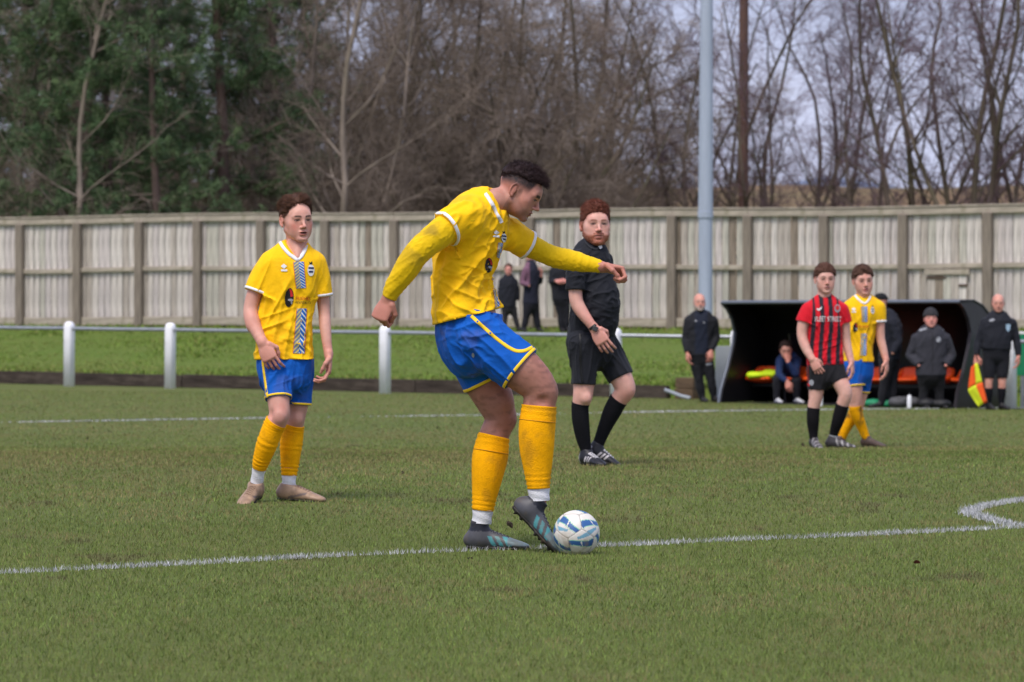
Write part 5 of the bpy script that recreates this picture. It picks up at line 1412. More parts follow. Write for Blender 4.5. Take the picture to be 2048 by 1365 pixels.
    sh = P.garment('shirt', [(tor, 0, .008, None), (sR, .05, None, .006), (sL, .045, None, .006)], yp,
        [((.55, .1, .75), .075, .020, P.p(930, 520, -.2), .32, 3), ((.8, -.2, .45), .055, .013, P.p(985, 545, -.1), .22, 5), ((.2, 0, 1), .10, .013, P.p(900, 590, -.1), .3, 9),
         ((.9, 0, -.35), .06, .013, P.p(960, 610, -.15), .22, 11), ((.75, .2, .55), .05, .012, P.p(985, 470, -.1), .16, 15)],
        cuts=[(P.p(1009, 382, -.04), P.p(1013, 434, -.09), .074, .020, .008)])
    P.band(sR, .955, .0085, .006, M_wtrim, 'cuff', sh, 'shirt'); P.band(sL, .955, .0075, .003, M_wtrim, 'cuff', sh, 'shirt')
    P.ribbon('shirt', [(971, 390), (979, 402), (987, 416), (995, 432), (1003, 447)], 6, M_wtrim, 'collar', sh, .008)
    maker(P, 'shirt', 992, 468, .9, sh); crest(P, 'shirt', 1007, 476, .8, sh)
    P.patch('shirt', ((996, 485), (1006, 487), (1000, 518), (993, 514)), 4, 10, M_chev, 'chevron_stripe', sh)
    P.patch('shirt', ((983, 556), (994, 552), (999, 612), (990, 616)), 4, 12, M_chev, 'chevron_stripe', sh)
    helmet_logo(P, 'shirt', 977, 531, .78, sh)
    # shorts
    pel = P.L('pelvis', [(943, 618, 0, 60, 66, yaw), (938, 648, 0, 65, 72, yaw), (937, 680, 0, 60, 72, yaw), (944, 706, 0, 50, 68, yaw)])
    lR = hang(part_loft(P.lofts['legR'], .1, 1.92, .008, n=14), .122, .118); lL = hang(part_loft(P.lofts['legL'], .1, 1.46, .008, n=14), .122, .116)
    so = P.garment('shorts', [(pel, 0, .008, None), (lR, .04, None, .003), (lL, .035, None, .003)], dirtied(BLU, .25, 4),
        [((.7, 0, -.7), .06, .012, P.p(1000, 690, -.2), .25, 3), ((.3, 0, -1), .07, .014, P.p(915, 700, -.1), .22, 7), ((.9, 0, .2), .05, .010, P.p(950, 660, -.2), .18, 13)])
    P.band(lR, .975, .0075, .003, M_ytrim, 'hem_trim', so, 'shorts'); P.band(lL, .975, .0075, .003, M_ytrim, 'hem_trim', so, 'shorts')
    P.ribbon('shorts', [(943, 632), (965, 652), (992, 676), (1016, 694), (1032, 702), (1048, 702), (1064, 694)], 6.5, M_ytrim, 'side_trim', so)
    P.shape('shorts', [disc(947, 709, 3, 5, 10)], M_greyp, 'maker_mark', so)
    # socks
    for leg, t0, t1, sd, md in (('legR', 4.0, 8.0, 2, .34), ('legL', 4.0, 7.6, 5, .25)):
        k = P.sock(leg, t0, t1, SKY, .0045, ((.04, .002, 40), (.90, .0032, 46)), mud=md, seed=sd)
        P.band(P.lofts[leg], t0 + .75, .002, .007, mat('sock_seam', lin(196, 134, 10), var=.1), 'sock_seam', k)
        P.sock(leg, t1 - .05, t1 + .95, WHT * .92, .002, (), mud=.0, seed=9, name='ankle_sock')
    # boots: charcoal with teal bars
    def bp(x, y, z):
        C = np.array(lin(74, 74, 80))[None] * np.ones((len(x), 1)); n = fbm3(np.stack([x, y, z], 1) * 40, 3)
        C = np.where((z > .083)[:, None], np.array(lin(28, 30, 42)), C)
        for i in range(3):
            a = np.abs(x - (.035 + .034 * i) + .55 * (z - .05)) < .0095; C = np.where((a & (z < .062) & (z > .018) & (np.abs(y) > .018))[:, None], np.array(lin(72, 140, 146)), C)
        C = np.where(((x > .11) & (z > .025))[:, None], np.array(lin(104, 122, 128)), C)
        m = (sst(.5, .7, n) * .35)[:, None]; return C * (1 - m) + np.array(lin(92, 80, 66)) * m
    P.boot(P.p(1077, 1000, -.125), unit((.66, -.12, -.72)), bp, 1.12, up=(.72, 0, .66), ex=.016, lace=M_lace)
    P.boot(P.p(959, 1050, .09), (1, -.12, -.03), bp, 1.08, flat=True, up=(0, 0, 1), ex=.016, lace=M_lace)
    return P
kicker()
def auto_leg(P, name, hip, knee, ankle, k=1.0, dyk=None):
    (hx, hy, hd), (kx, ky, kd), (ax, ay, ad) = hip, knee, ankle; s = P.s; rows = []
    for t, r in ((0, .088), (.45, .080), (.85, .060), (1.0, .055), (1.2, .053), (1.45, .052), (1.75, .038), (2.0, .034)):
        if t <= 1: x, y, d = hx + (kx - hx) * t, hy + (ky - hy) * t, hd + (kd - hd) * t
        else: q = t - 1; x, y, d = kx + (ax - kx) * q, ky + (ay - ky) * q, kd + (ad - kd) * q
        rows.append((x, y, d, r * s * k))
    return P.L(name, rows)
def auto_arm(P, name, sh, el, wr, k=1.0):
    rows = []; s = P.s
    for t, r in ((0, .056), (.4, .050), (.85, .042), (1.0, .041), (1.3, .042), (1.7, .032), (2.0, .026)):
        a, b, q = (sh, el, t) if t <= 1 else (el, wr, t - 1)
        rows.append((*[a[i] + (b[i] - a[i]) * q for i in range(3)], r * s * k))
    return P.L(name, rows)

# ====================================================================== the young player on the left
def young():
    P = Person(568, 999, 355, 23.55, 'young player with flushed cheeks in yellow shirt standing on the left, arms hanging', h=.006)
    P.L('torso', [(569, 714, 0, 59, 40, 0), (569, 672, 0, 57, 37, 0), (572, 625, 0, 55, 37, 0), (578, 575, 0, 56, 40, 0), (584, 538, 0, 56, 40, 0), (588, 514, 0, 50, 34, 0), (592, 497, 0, 34, 26, 0), (595, 485, .01, 19, 19, 0)])
    P.L('armR', [(541, 522, 0, 21), (525, 548, -.01, 19), (511, 580, -.02, 16), (502, 612, -.03, 14.5), (505, 635, -.06, 15), (517, 661, -.10, 12.5), (528, 681, -.14, 9.5)])
    P.L('armL', [(631, 522, .01, 20), (640, 550, .02, 17), (645, 588, .03, 13.5), (648, 622, .03, 12), (650, 645, .01, 12), (654, 680, -.02, 10), (658, 706, -.04, 8)])
    P.L('legR', [(548, 722, -.02, 30), (555, 760, -.06, 28), (559, 798, -.10, 22), (561, 826, -.13, 20.5), (549, 850, -.12, 20), (537, 880, -.10, 20), (526, 910, -.07, 16), (518, 938, -.04, 12.5), (514, 960, -.02, 12)])
    P.L('legL', [(592, 722, .04, 30), (597, 765, .05, 27), (596, 805, .05, 20), (591, 832, .05, 18.5), (586, 855, .06, 19), (581, 885, .07, 21.5), (579, 915, .07, 18), (577, 945, .07, 14), (576, 968, .07, 13)])
    skin = lin(212, 160, 144)
    hR = dict(arm='armR', d=(.42, -.18, -.9), n=(-.25, -.9, .1), side=-1, scale=1.12, curl=(22, 30, 22), thumb=.6)
    hL = dict(arm='armL', d=(.0, -.15, -1), n=(.85, .1, 0), side=1, scale=1.12, curl=(26, 40, 30), thumb=.7)
    def paint(V, C):
        kn = np.exp(-(np.linalg.norm(V - P.p(560, 828, -.18), axis=1) / .05) ** 2)[:, None]; C = C * (1 - .3 * kn) + np.array(lin(190, 122, 112)) * .3 * kn
        leg = (V[:, 2] < .8)[:, None]; return np.where(leg, C * [.86, .82, .82], C)
    def musc(f):
        f.cap(P.p(595, 484, -.02), P.p(597, 511, -.088), .058, .014, .01)
        f.ell(P.p(562, 829, -.175), (.034, .022, .036), .02); f.ell(P.p(594, 835, .01), (.030, .022, .034), .02); f.ell(P.p(545, 822, -.17), (.012, .02, .03), .015, sub=True)
        f.ell(P.p(502, 612, -.01), (.02, .03, .025), .015); f.ell(P.p(506, 642, -.075), (.034, .03, .05), .02)
    def hp(x, y, z): return sst(.022, .05, z + .45 * np.clip(-y - .0, 0, .1)) * (y < .045) * (np.abs(x) > .05) * .8 * (z > -.02)
    P.body(((594, 438, -.02), 24, 1, 2, 1.07), (hR, hL), skin, h=.009, paint=paint, hems=dict(legR=1.86, legL=2.0), head_kw=dict(brow=lin(66, 46, 38), hairpaint=hp, hair_col=lin(74, 52, 42), mouth=.0042, flush=.75, lip=lin(186, 100, 96), seed=4, wide=.95), extra=musc)
    P.hair('swept', lin(88, 60, 46), seed=7, h=.005, strands=3000, rad=.0013)
    tor = dict(P.lofts['torso']); tor['e'] = 2.5
    sR = part_loft(P.lofts['armR'], 0, 2.0, lambda q: .006 + .016 * q, n=12); sL = part_loft(P.lofts['armL'], 0, 2.0, lambda q: .006 + .010 * q, n=12)
    sh = P.garment('shirt', [(tor, 0, .008, None), (sR, .045, None, .006), (sL, .04, None, .006)], dirtied(YEL, .12, 7),
        [((.5, 0, 1), .06, .014, P.p(545, 590, -.15), .22, 3), ((-.4, 0, 1), .06, .012, P.p(620, 600, -.15), .2, 5), ((1, 0, .35), .055, .014, P.p(545, 680, -.1), .2, 9), ((.15, 0, 1), .08, .012, P.p(570, 650, -.1), .3, 11), ((-1, 0, .4), .05, .010, P.p(610, 690, -.1), .15, 12)],
        cuts=[(P.p(594, 466, -.05), P.p(597, 513, -.112), .084, .012, .008)])
    P.band(sR, .965, .007, .003, M_wtrim, 'cuff', sh, 'shirt'); P.band(sL, .965, .007, .003, M_wtrim, 'cuff', sh, 'shirt')
    P.ribbon('shirt', [(561, 481), (569, 493), (581, 506), (597, 517), (605, 509), (611, 497), (613, 487)], 6.5, M_wtrim, 'collar', sh, .006, 50)
    P.patch('shirt', ((588, 520), (610, 520), (614, 572), (594, 573)), 6, 12, M_chev, 'chevron_stripe', sh)
    P.patch('shirt', ((595, 613), (615, 613), (611, 703), (587, 702)), 6, 20, M_chev, 'chevron_stripe', sh)
    maker(P, 'shirt', 570.5, 531, .95, sh); crest(P, 'shirt', 623, 537, 1.05, sh); helmet_logo(P, 'shirt', 580.5, 591, 1.0, sh)
    P.text('shirt', 'HUGHES', 593.5, 596, 28, 7.0, M_redp, 'sponsor_lettering', sh, .02)
    P.text('shirt', 'HOSPITALITY', 593, 603.5, 30, 5.4, M_black, 'sponsor_lettering', sh, .02)
    pel = P.L('pelvis', [(570, 702, 0, 52, 36, 0), (570, 725, 0, 56, 39, 0), (571, 750, 0, 54, 38, 0)])
    lR = hang(part_loft(P.lofts['legR'], .1, 1.86, .006, n=14), .084, .076); lL = hang(part_loft(P.lofts['legL'], .1, 2.0, .006, n=14), .084, .070)
    so = P.garment('shorts', [(pel, 0, .008, None), (lR, .03, None, .003), (lL, .03, None, .003)], dirtied(BLU, .15, 5),
        [((.15, 0, 1), .05, .011, P.p(545, 760, -.1), .2, 3), ((-.2, 0, 1), .05, .011, P.p(610, 760, 0), .2, 5), ((1, 0, .3), .05, .008, P.p(575, 725, -.1), .12, 8)])
    P.band(lR, .972, .006, .003, M_ytrim, 'hem_trim', so, 'shorts'); P.band(lL, .972, .006, .003, M_ytrim, 'hem_trim', so, 'shorts')
    P.ribbon('shorts', [(527, 716), (530, 740), (534, 768), (538, 789)], 4.5, M_ytrim, 'side_trim', so)
    for leg, t0, t1, sd in (('legR', 3.55, 6.75, 2), ('legL', 3.6, 7.1, 5)):
        P.sock(leg, t0, t1, SKY, .0045, ((.08, .004, 52), (.45, .002, 26), (.86, .0045, 40)), mud=.25, seed=sd)
        P.sock(leg, t1 - .05, 8.0, WHT, .002, ((.5, .001, 30),), seed=9, name='ankle_sock')
    def bp(x, y, z):
        n = fbm3(np.stack([x, y, z], 1) * 45, 6); C = np.array(lin(156, 128, 106))[None] * (.55 + .9 * n)[:, None]
        m = (sst(.035, .012, z) * .5)[:, None]; C = C * (1 - m) + np.array(lin(116, 92, 70)) * m
        sw = (np.abs(z - .030 - .25 * (x - .04)) < .006) & (x > .0) & (x < .11) & (np.abs(y) > .02); C = np.where(sw[:, None], np.array(lin(108, 92, 88)), C)
        la = (np.abs(y) < .02) & (x > .02) & (x < .12) & (z > .045) & (np.sin(x * 420) > .2); return np.where(la[:, None], np.array(lin(120, 98, 80)), C)
    P.boot(P.p(512, 958, -.03), unit((-.30, -.95, -.22)), bp, 1.05, up=(0, -.25, 1), flat=.012, ex=-.018, lace=M_lace2)
    P.boot(P.p(576, 966, .07), unit((.88, -.46, -.05)), bp, 1.08, flat=True, ex=-.02, lace=M_lace2)
    return P

# ====================================================================== the referee
def referee():
    P = Person(1190, 931, 300, 27.9, 'bearded ginger referee in black shirt, shorts and socks with a wristwatch', h=.006)
    P.L('torso', [(1183, 668, 0, 47, 38, 0), (1186, 636, 0, 47, 42, 0), (1189, 604, 0, 47, 44, 0), (1186, 568, 0, 45, 42, 0), (1182, 534, 0, 42, 42, 0), (1181, 512, 0, 37, 36, 0), (1184, 498, 0, 26, 24, 0), (1188, 489, 0, 17, 17, 0)])
    P.L('armR', [(1158, 520, -.13, 18), (1152, 545, -.15, 17), (1150, 578, -.165, 14), (1152, 603, -.17, 13.5), (1160, 620, -.18, 13), (1174, 640, -.20, 10.5), (1187, 657, -.21, 8)])
    P.L('armL', [(1208, 522, .14, 17), (1212, 560, .20, 14), (1206, 600, .22, 12), (1196, 640, .2, 9), (1190, 660, .18, 8)])
    P.L('legR', [(1164, 685, -.06, 29), (1168, 730, -.06, 26), (1167, 772, -.06, 21), (1165, 794, -.06, 19.5), (1160, 812, -.05, 16), (1161, 840, -.04, 16.5), (1165, 870, -.03, 14), (1171, 898, -.02, 10), (1174, 912, -.02, 9.5)])
    P.L('legL', [(1205, 685, .08, 29), (1228, 728, .05, 26), (1246, 764, .03, 22), (1250, 782, .03, 20.5), (1236, 803, .05, 17.5), (1223, 828, .07, 16.5), (1211, 855, .09, 13.5), (1201, 880, .10, 10.5), (1196, 893, .10, 10)])
    skin = lin(216, 164, 150)
    hR = dict(arm='armR', d=(.52, -.1, -.83), n=(-.3, -.9, .25), side=-1, scale=1.18, curl=(16, 26, 20), thumb=.9)
    def hp(x, y, z): return sst(.0, .03, z + .5 * np.clip(-y, 0, .1)) * (y < .03) * (np.abs(x) > .05) * .8
    P.body(((1191, 451, -.02), 10, -1, 0, 1.20), (hR,), skin, h=.009, hems=dict(legR=1.9, legL=1.72), head_kw=dict(brow=lin(128, 78, 58), beard=True, beard_col=lin(146, 76, 48), beard_len=.0045, hairpaint=hp, hair_col=lin(120, 70, 52), mouth=.0018, lip=lin(176, 100, 92), seed=8, flush=.1, wide=1.02), extra=lambda f: (f.ell(P.p(1172, 797, -.115), (.034, .022, .034), .02), f.ell(P.p(1260, 782, .01), (.026, .03, .034), .02)))
    P.hair('crop_curl', lin(112, 64, 50), seed=9, h=.005, strands=2800, rad=.0014)
    tor = dict(P.lofts['torso']); tor['e'] = 2.25
    belly = P.L('belly', [(1196, 640, -.05, 40, 34, 0), (1198, 605, -.06, 40, 36, 0), (1192, 570, -.05, 38, 34, 0)])
    sR = part_loft(P.lofts['armR'], 0, 2.1, lambda q: .006 + .010 * q, n=12); sL = part_loft(P.lofts['armL'], 0, 1.2, .010, n=10)
    dk = np.array(lin(26, 28, 36))
    sh = P.garment('shirt', [(tor, 0, .01, None), (belly, .04, None, None), (sR, .04, None, .006), (sL, .04, None, .006)], dk,
        [((1, 0, .25), .05, .009, P.p(1200, 580, -.15), .25, 3), ((.5, 0, 1), .06, .010, P.p(1165, 610, -.15), .2, 5), ((1, 0, -.3), .045, .008, P.p(1195, 640, -.15), .15, 7), ((.7, 0, .7), .05, .009, P.p(1175, 540, -.15), .15, 9)])
    P.ribbon('shirt', [(1168, 478), (1172, 488), (1180, 496), (1190, 500), (1199, 498), (1204, 492)], 4, mat('navy_collar', lin(34, 36, 46), var=.1), 'collar', sh, .006)
    P.shape('shirt', [[(1195, 495), (1201, 492), (1203, 497), (1198, 500)]], M_print, 'base_layer_edge', sh, .009)
    pel = P.L('pelvis', [(1182, 652, 0, 45, 36, 0), (1181, 680, 0, 48, 38, 0), (1184, 705, 0, 48, 38, 0)])
    lR = hang(part_loft(P.lofts['legR'], .1, 1.9, .006, n=14), .102, .082); lL = hang(part_loft(P.lofts['legL'], .1, 1.72, .006, n=14), .102, .086)
    so = P.garment('shorts', [(pel, 0, .008, None), (lR, .03, None, .003), (lL, .03, None, .003)], np.array(lin(28, 30, 38)),
        [((.2, 0, 1), .05, .010, P.p(1160, 730, -.1), .2, 3), ((.7, 0, -1), .05, .011, P.p(1230, 720, 0), .2, 5), ((1, 0, .2), .04, .007, P.p(1150, 675, -.1), .12, 8)])
    P.ribbon('shorts', [(1159, 668), (1160, 690), (1160, 715), (1162, 745), (1165, 764)], 5, mat('black_panel', lin(18, 18, 22), var=.1, rough=.5), 'side_panel', so)
    for leg, t0, t1, sd in (('legR', 3.75, 8.0, 2), ('legL', 3.85, 8.0, 5)): P.sock(leg, t0, t1, np.array(lin(22, 22, 27)), .004, ((.06, .001, 40), (.95, .002, 40)), seed=sd)
    def bp(x, y, z):
        C = np.array(lin(30, 30, 38))[None] * np.ones((len(x), 1))
        for i in range(3):
            a = np.abs(x - (.02 + .026 * i) - .5 * (z - .04)) < .0065; C = np.where((a & (z < .062) & (z > .022) & (np.abs(y) > .018))[:, None], np.array(lin(206, 200, 204)), C)
        C = np.where(((x > .03) & (x < .10) & (np.abs(y) < .022) & (z > .05) & (np.sin(x * 360) > .35))[:, None], np.array(lin(200, 196, 200)), C)
        return np.where(((x < -.045) & (z < .075))[:, None], np.array(lin(170, 166, 172)), C)
    P.boot(P.p(1173, 912, -.02), unit((.52, -.85, -.05)), bp, 1.0, flat=True, lace=M_lace3)
    P.boot(P.p(1197, 889, .10), unit((.90, -.2, -.38)), bp, 1.0, up=(.38, 0, .9), lace=M_lace3)
    w = P.lofts['armR']; V, Q = ring_band(w, 5.8, .010, .004, 24); wt_ = P.add('watch', V, Q, mat('watch_strap', lin(30, 30, 32), rough=.5), None)
    c = w['c'][-1]; face = P.p(1189, 658, -.245); bm = box_bm(.036, .012, .034, .004, 2)
    bm_obj('watch_face', bm, mat('watch_case', lin(70, 72, 74), rough=.3, metal=.3), wt_, False, tuple(face), (0, .5, 0))
    return P

# ====================================================================== player in red and black
def red_player():
    P = Person(1652, 898, 210, 39.8, 'player in red and black striped shirt with black shorts, walking beside a teammate-marking opponent', h=.0075)
    P.root['label'] = 'opposing player in red and black striped shirt and black shorts facing the camera'
    P.L('torso', [(1651, 731, 0, 37, 25, 0), (1650, 700, 0, 35, 23, 0), (1650, 662, 0, 35, 24, 0), (1650, 634, 0, 37, 25, 0), (1649, 615, 0, 34, 22, 0), (1649, 603, 0, 22, 16, 0), (1649, 595, 0, 13, 12, 0)])
    P.L('armR', [(1617, 622, 0, 14), (1608, 645, -.01, 12.5), (1604, 672, -.02, 10.5), (1611, 698, -.06, 9.5), (1623, 720, -.11, 6.5)])
    P.L('armL', [(1683, 622, .0, 13), (1689, 647, .01, 11), (1692, 680, .02, 9.5), (1697, 705, .0, 8), (1702, 726, -.03, 6)])
    P.L('legR', [(1634, 740, -.02, 20), (1633, 770, -.02, 17), (1631, 797, -.02, 13.5), (1627, 818, -.01, 12), (1626, 842, .0, 12), (1627, 868, .02, 8.5), (1628, 888, .02, 7.5)])
    P.L('legL', [(1668, 740, 0, 20), (1680, 766, -.05, 17), (1689, 790, -.08, 14), (1684, 812, -.06, 12.5), (1676, 842, -.02, 12), (1669, 866, .02, 8.5), (1666, 884, .03, 7.5)])
    skin = lin(214, 166, 152)
    hR = dict(arm='armR', d=(.45, -.15, -.85), n=(-.3, -.9, .1), side=-1, scale=1.15, curl=(18, 26, 20))
    hL = dict(arm='armL', d=(.12, -.1, -1), n=(.9, -.3, 0), side=1, scale=1.15, curl=(22, 34, 26))
    def hp(x, y, z): return sst(.02, .05, z + .4 * np.clip(-y, 0, .1)) * (y < .04) * (np.abs(x) > .05) * .6
    P.body(((1650, 562, -.01), 6, 0, 0, 1.17), (hR, hL), skin, h=.0095, hems=dict(legR=1.4, legL=.98), head_kw=dict(brow=lin(96, 66, 52), hairpaint=hp, hair_col=lin(100, 72, 60), mouth=.0018, seed=11, h=.0046, lip=lin(190, 112, 106)))
    P.hair('short_fringe', lin(100, 68, 56), seed=12, h=.0055, strands=1100, rad=.0018)
    red, bk = np.array(lin(206, 18, 38)), np.array(lin(40, 34, 44))
    cx = P.p(1650, 660)[0]
    def paint(V):
        x = V[:, 0] - cx; body = np.abs(x) < .155 - .03 * sst(.95, 1.35, V[:, 2]) + .0
        st = (np.cos((x + .01 * np.sin(V[:, 2] * 9)) / .0415 * np.pi) < 0) & body & (V[:, 2] > .8)
        return np.where(st[:, None], bk, red)
    tor = dict(P.lofts['torso']); tor['e'] = 2.4
    sR = part_loft(P.lofts['armR'], 0, 1.05, lambda q: .006 + .012 * q, n=12); sL = part_loft(P.lofts['armL'], 0, 1.0, lambda q: .006 + .010 * q, n=12)
    sh = P.garment('shirt', [(tor, 0, .008, None), (sR, .04, None, .006), (sL, .04, None, .006)], paint,
        [((.4, 0, 1), .07, .012, P.p(1640, 690, -.1), .3, 3), ((-.5, 0, 1), .06, .010, P.p(1670, 650, -.1), .25, 5), ((1, 0, .3), .06, .010, P.p(1660, 715, -.1), .2, 9)], h=.006)
    P.text('shirt', 'FLEET STREET', 1629, 645, 52, 10, M_print, 'sponsor_lettering', sh, .0)
    P.shape('shirt', [disc(1673, 619, 6, 8)], M_greyp, 'crest', sh); P.shape('shirt', [disc(1673, 618, 4, 5)], M_redp, 'crest_core', sh, .006)
    P.shape('shirt', [[(1631, 619), (1635, 621), (1643, 615), (1641, 620), (1635, 624)]], M_print, 'maker_mark', sh)
    pel = P.L('pelvis', [(1651, 724, 0, 34, 23, 0), (1651, 740, 0, 37, 25, 0), (1652, 754, 0, 35, 25, 0)])
    lR = hang(part_loft(P.lofts['legR'], .1, 1.4, .006, n=12), .095, .084); lL = hang(part_loft(P.lofts['legL'], .1, .98, .006, n=12), .095, .088)
    so = P.garment('shorts', [(pel, 0, .008, None), (lR, .03, None, .003), (lL, .03, None, .003)], np.array(lin(26, 25, 30)), [((.2, 0, 1), .06, .010, P.p(1640, 755, -.1), .2, 3)])
    P.ribbon('shorts', [(1614, 732), (1614, 745), (1615, 760), (1617, 774)], 3, M_redp, 'side_trim', so)
    P.shape('shorts', [disc(1622, 767, 4.5, 6)], M_greyp, 'crest', so)
    for leg, t0, t1, sd in (('legR', 2.95, 5.6, 2), ('legL', 2.95, 5.3, 5)):
        P.sock(leg, t0, t1, np.array(lin(24, 22, 26)), .004, (), seed=sd, n=22, rows=22); P.sock(leg, t1 - .05, 6.0, WHT, .002, (), seed=9, name='ankle_sock', n=20, rows=8)
    def bp(x, y, z):
        n = fbm3(np.stack([x, y, z], 1) * 40, 6); C = np.array(lin(60, 56, 60))[None] * (.7 + .6 * n)[:, None]; return np.where(((x > .02) & (np.sin(x * 130 + z * 60) > .5) & (z > .02))[:, None], np.array(lin(150, 146, 148)), C)
    P.boot(P.p(1628, 884, .02), unit((.25, -1, -.1)), bp, 1.0, flat=True); P.boot(P.p(1666, 880, .03), unit((.9, -.4, -.05)), bp, 1.05, flat=True)
    return P

# ====================================================================== second yellow player behind the red one
def yellow_two():
    P = Person(1722, 898, 205, 40.8, 'yellow-shirted player with muddy socks standing behind the opponent in red and black', h=.0075)
    P.L('torso', [(1717, 727, 0, 30, 22, 0), (1718, 690, 0, 28, 21, 0), (1721, 655, 0, 31, 23, 0), (1726, 630, 0, 35, 24, 0), (1727, 613, 0, 33, 20, 0), (1727, 603, 0, 20, 15, 0), (1727, 596, 0, 12, 12, 0)])
    P.L('armL', [(1758, 620, 0, 12.5), (1759, 648, 0, 10.5), (1761, 680, .0, 9), (1766, 702, -.02, 8), (1771, 724, -.05, 6)])
    P.L('armR', [(1697, 620, .02, 12.5), (1692, 648, .05, 10), (1691, 680, .06, 9), (1692, 705, .05, 8), (1694, 728, .04, 6)])
    P.L('legR', [(1706, 735, -.02, 19), (1709, 765, -.03, 16), (1711, 797, -.04, 12.5), (1710, 818, -.03, 12), (1716, 840, -.02, 11), (1725, 862, 0, 8.5), (1733, 882, .01, 7.5)])
    P.L('legL', [(1727, 735, .06, 19), (1727, 768, .07, 16), (1722, 800, .09, 12.5), (1716, 820, .11, 12), (1706, 842, .13, 11), (1694, 864, .15, 8.5), (1685, 882, .16, 7.5)])
    skin = lin(216, 164, 148)
    hL = dict(arm='armL', d=(.05, -.1, -1), n=(.9, -.3, 0), side=1, scale=1.2, curl=(18, 26, 22))
    def mud(V, C):
        m = (sst(.45, .6, fbm3(V * 13, 2, 4)) * .8 * np.exp(-(np.linalg.norm(V - P.p(1712, 812, -.06), axis=1) / .07) ** 2))[:, None]; return C * (1 - m) + np.array(lin(84, 62, 46)) * m
    def hp(x, y, z): return sst(.02, .05, z + .4 * np.clip(-y, 0, .1)) * (y < .04) * (np.abs(x) > .05) * .6
    P.body(((1726, 567, -.01), 8, 2, 3, 1.18), (hL,), skin, h=.0095, paint=mud, hems=dict(legR=1.35, legL=1.6), head_kw=dict(brow=lin(80, 58, 48), hairpaint=hp, hair_col=lin(86, 64, 54), mouth=.002, seed=14, h=.0046, flush=.35, lip=lin(196, 100, 104)))
    P.hair('short_fringe', lin(92, 66, 54), seed=15, h=.0055, strands=1100, rad=.0018)
    tor = dict(P.lofts['torso']); tor['e'] = 2.4
    sR = part_loft(P.lofts['armR'], 0, 1.0, lambda q: .006 + .012 * q, n=12); sL = part_loft(P.lofts['armL'], 0, 1.0, lambda q: .006 + .010 * q, n=12)
    sh = P.garment('shirt', [(tor, 0, .008, None), (sR, .04, None, .006), (sL, .04, None, .006)], dirtied(YEL * .95, .15, 9),
        [((.4, 0, 1), .07, .013, P.p(1715, 690, -.1), .3, 3), ((-.5, 0, 1), .06, .012, P.p(1735, 670, -.1), .25, 5)],
        cuts=[(P.p(1727, 588, -.09), P.p(1727, 606, -.13), .058, .014, .012)])
    P.band(sL, .96, .010, .003, M_wtrim, 'cuff', sh, 'shirt'); P.band(sR, .96, .010, .003, M_wtrim, 'cuff', sh, 'shirt')
    P.ribbon('shirt', [(1708, 593), (1714, 602), (1722, 609), (1728, 612), (1735, 606), (1740, 596)], 4, M_wtrim, 'collar', sh, .007)
    P.patch('shirt', ((1720, 617), (1733, 617), (1733, 648), (1722, 648)), 4, 10, M_chev, 'chevron_stripe', sh); P.patch('shirt', ((1720, 671), (1732, 671), (1731, 715), (1718, 715)), 4, 12, M_chev, 'chevron_stripe', sh)
    maker(P, 'shirt', 1706, 624, .62, sh); crest(P, 'shirt', 1743, 625, .62, sh); helmet_logo(P, 'shirt', 1709, 659, .5, sh)
    P.text('shirt', 'HUGHES', 1716, 659, 20, 4, M_redp, 'sponsor_lettering', sh); P.text('shirt', 'HOSPITALITY', 1716, 664, 22, 3.2, M_black, 'sponsor_lettering', sh)
    pel = P.L('pelvis', [(1717, 720, 0, 27, 22, 0), (1717, 738, .01, 30, 23, 0), (1718, 752, .02, 29, 24, 0)])
    lR = hang(part_loft(P.lofts['legR'], .1, 1.35, .006, n=12), .092, .08); lL = hang(part_loft(P.lofts['legL'], .1, 1.6, .006, n=12), .092, .08)
    so = P.garment('shorts', [(pel, 0, .008, None), (lR, .04, None, .006), (lL, .035, None, .006)], dirtied(BLU, .15, 5), [((.2, 0, 1), .06, .010, P.p(1710, 755, -.1), .2, 3)])
    P.band(lR, .96, .008, .003, M_ytrim, 'hem_trim', so, 'shorts'); P.band(lL, .96, .008, .003, M_ytrim, 'hem_trim', so, 'shorts')
    for leg, t0, t1, sd in (('legR', 2.9, 5.95, 2), ('legL', 2.9, 5.95, 5)): P.sock(leg, t0, t1, SKY * .9, .004, ((.1, .003, 40),), mud=.95, seed=sd, n=22, rows=24)
    def bp(x, y, z): return np.array(lin(84, 66, 58))[None] * (.7 + .6 * fbm3(np.stack([x, y, z], 1) * 40, 6))[:, None]
    P.boot(P.p(1734, 880, .01), unit((.8, -.6, -.05)), bp, 1.0, flat=True); P.boot(P.p(1684, 880, .16), unit((-.5, -.8, -.05)), bp, 1.0, flat=True)
    return P

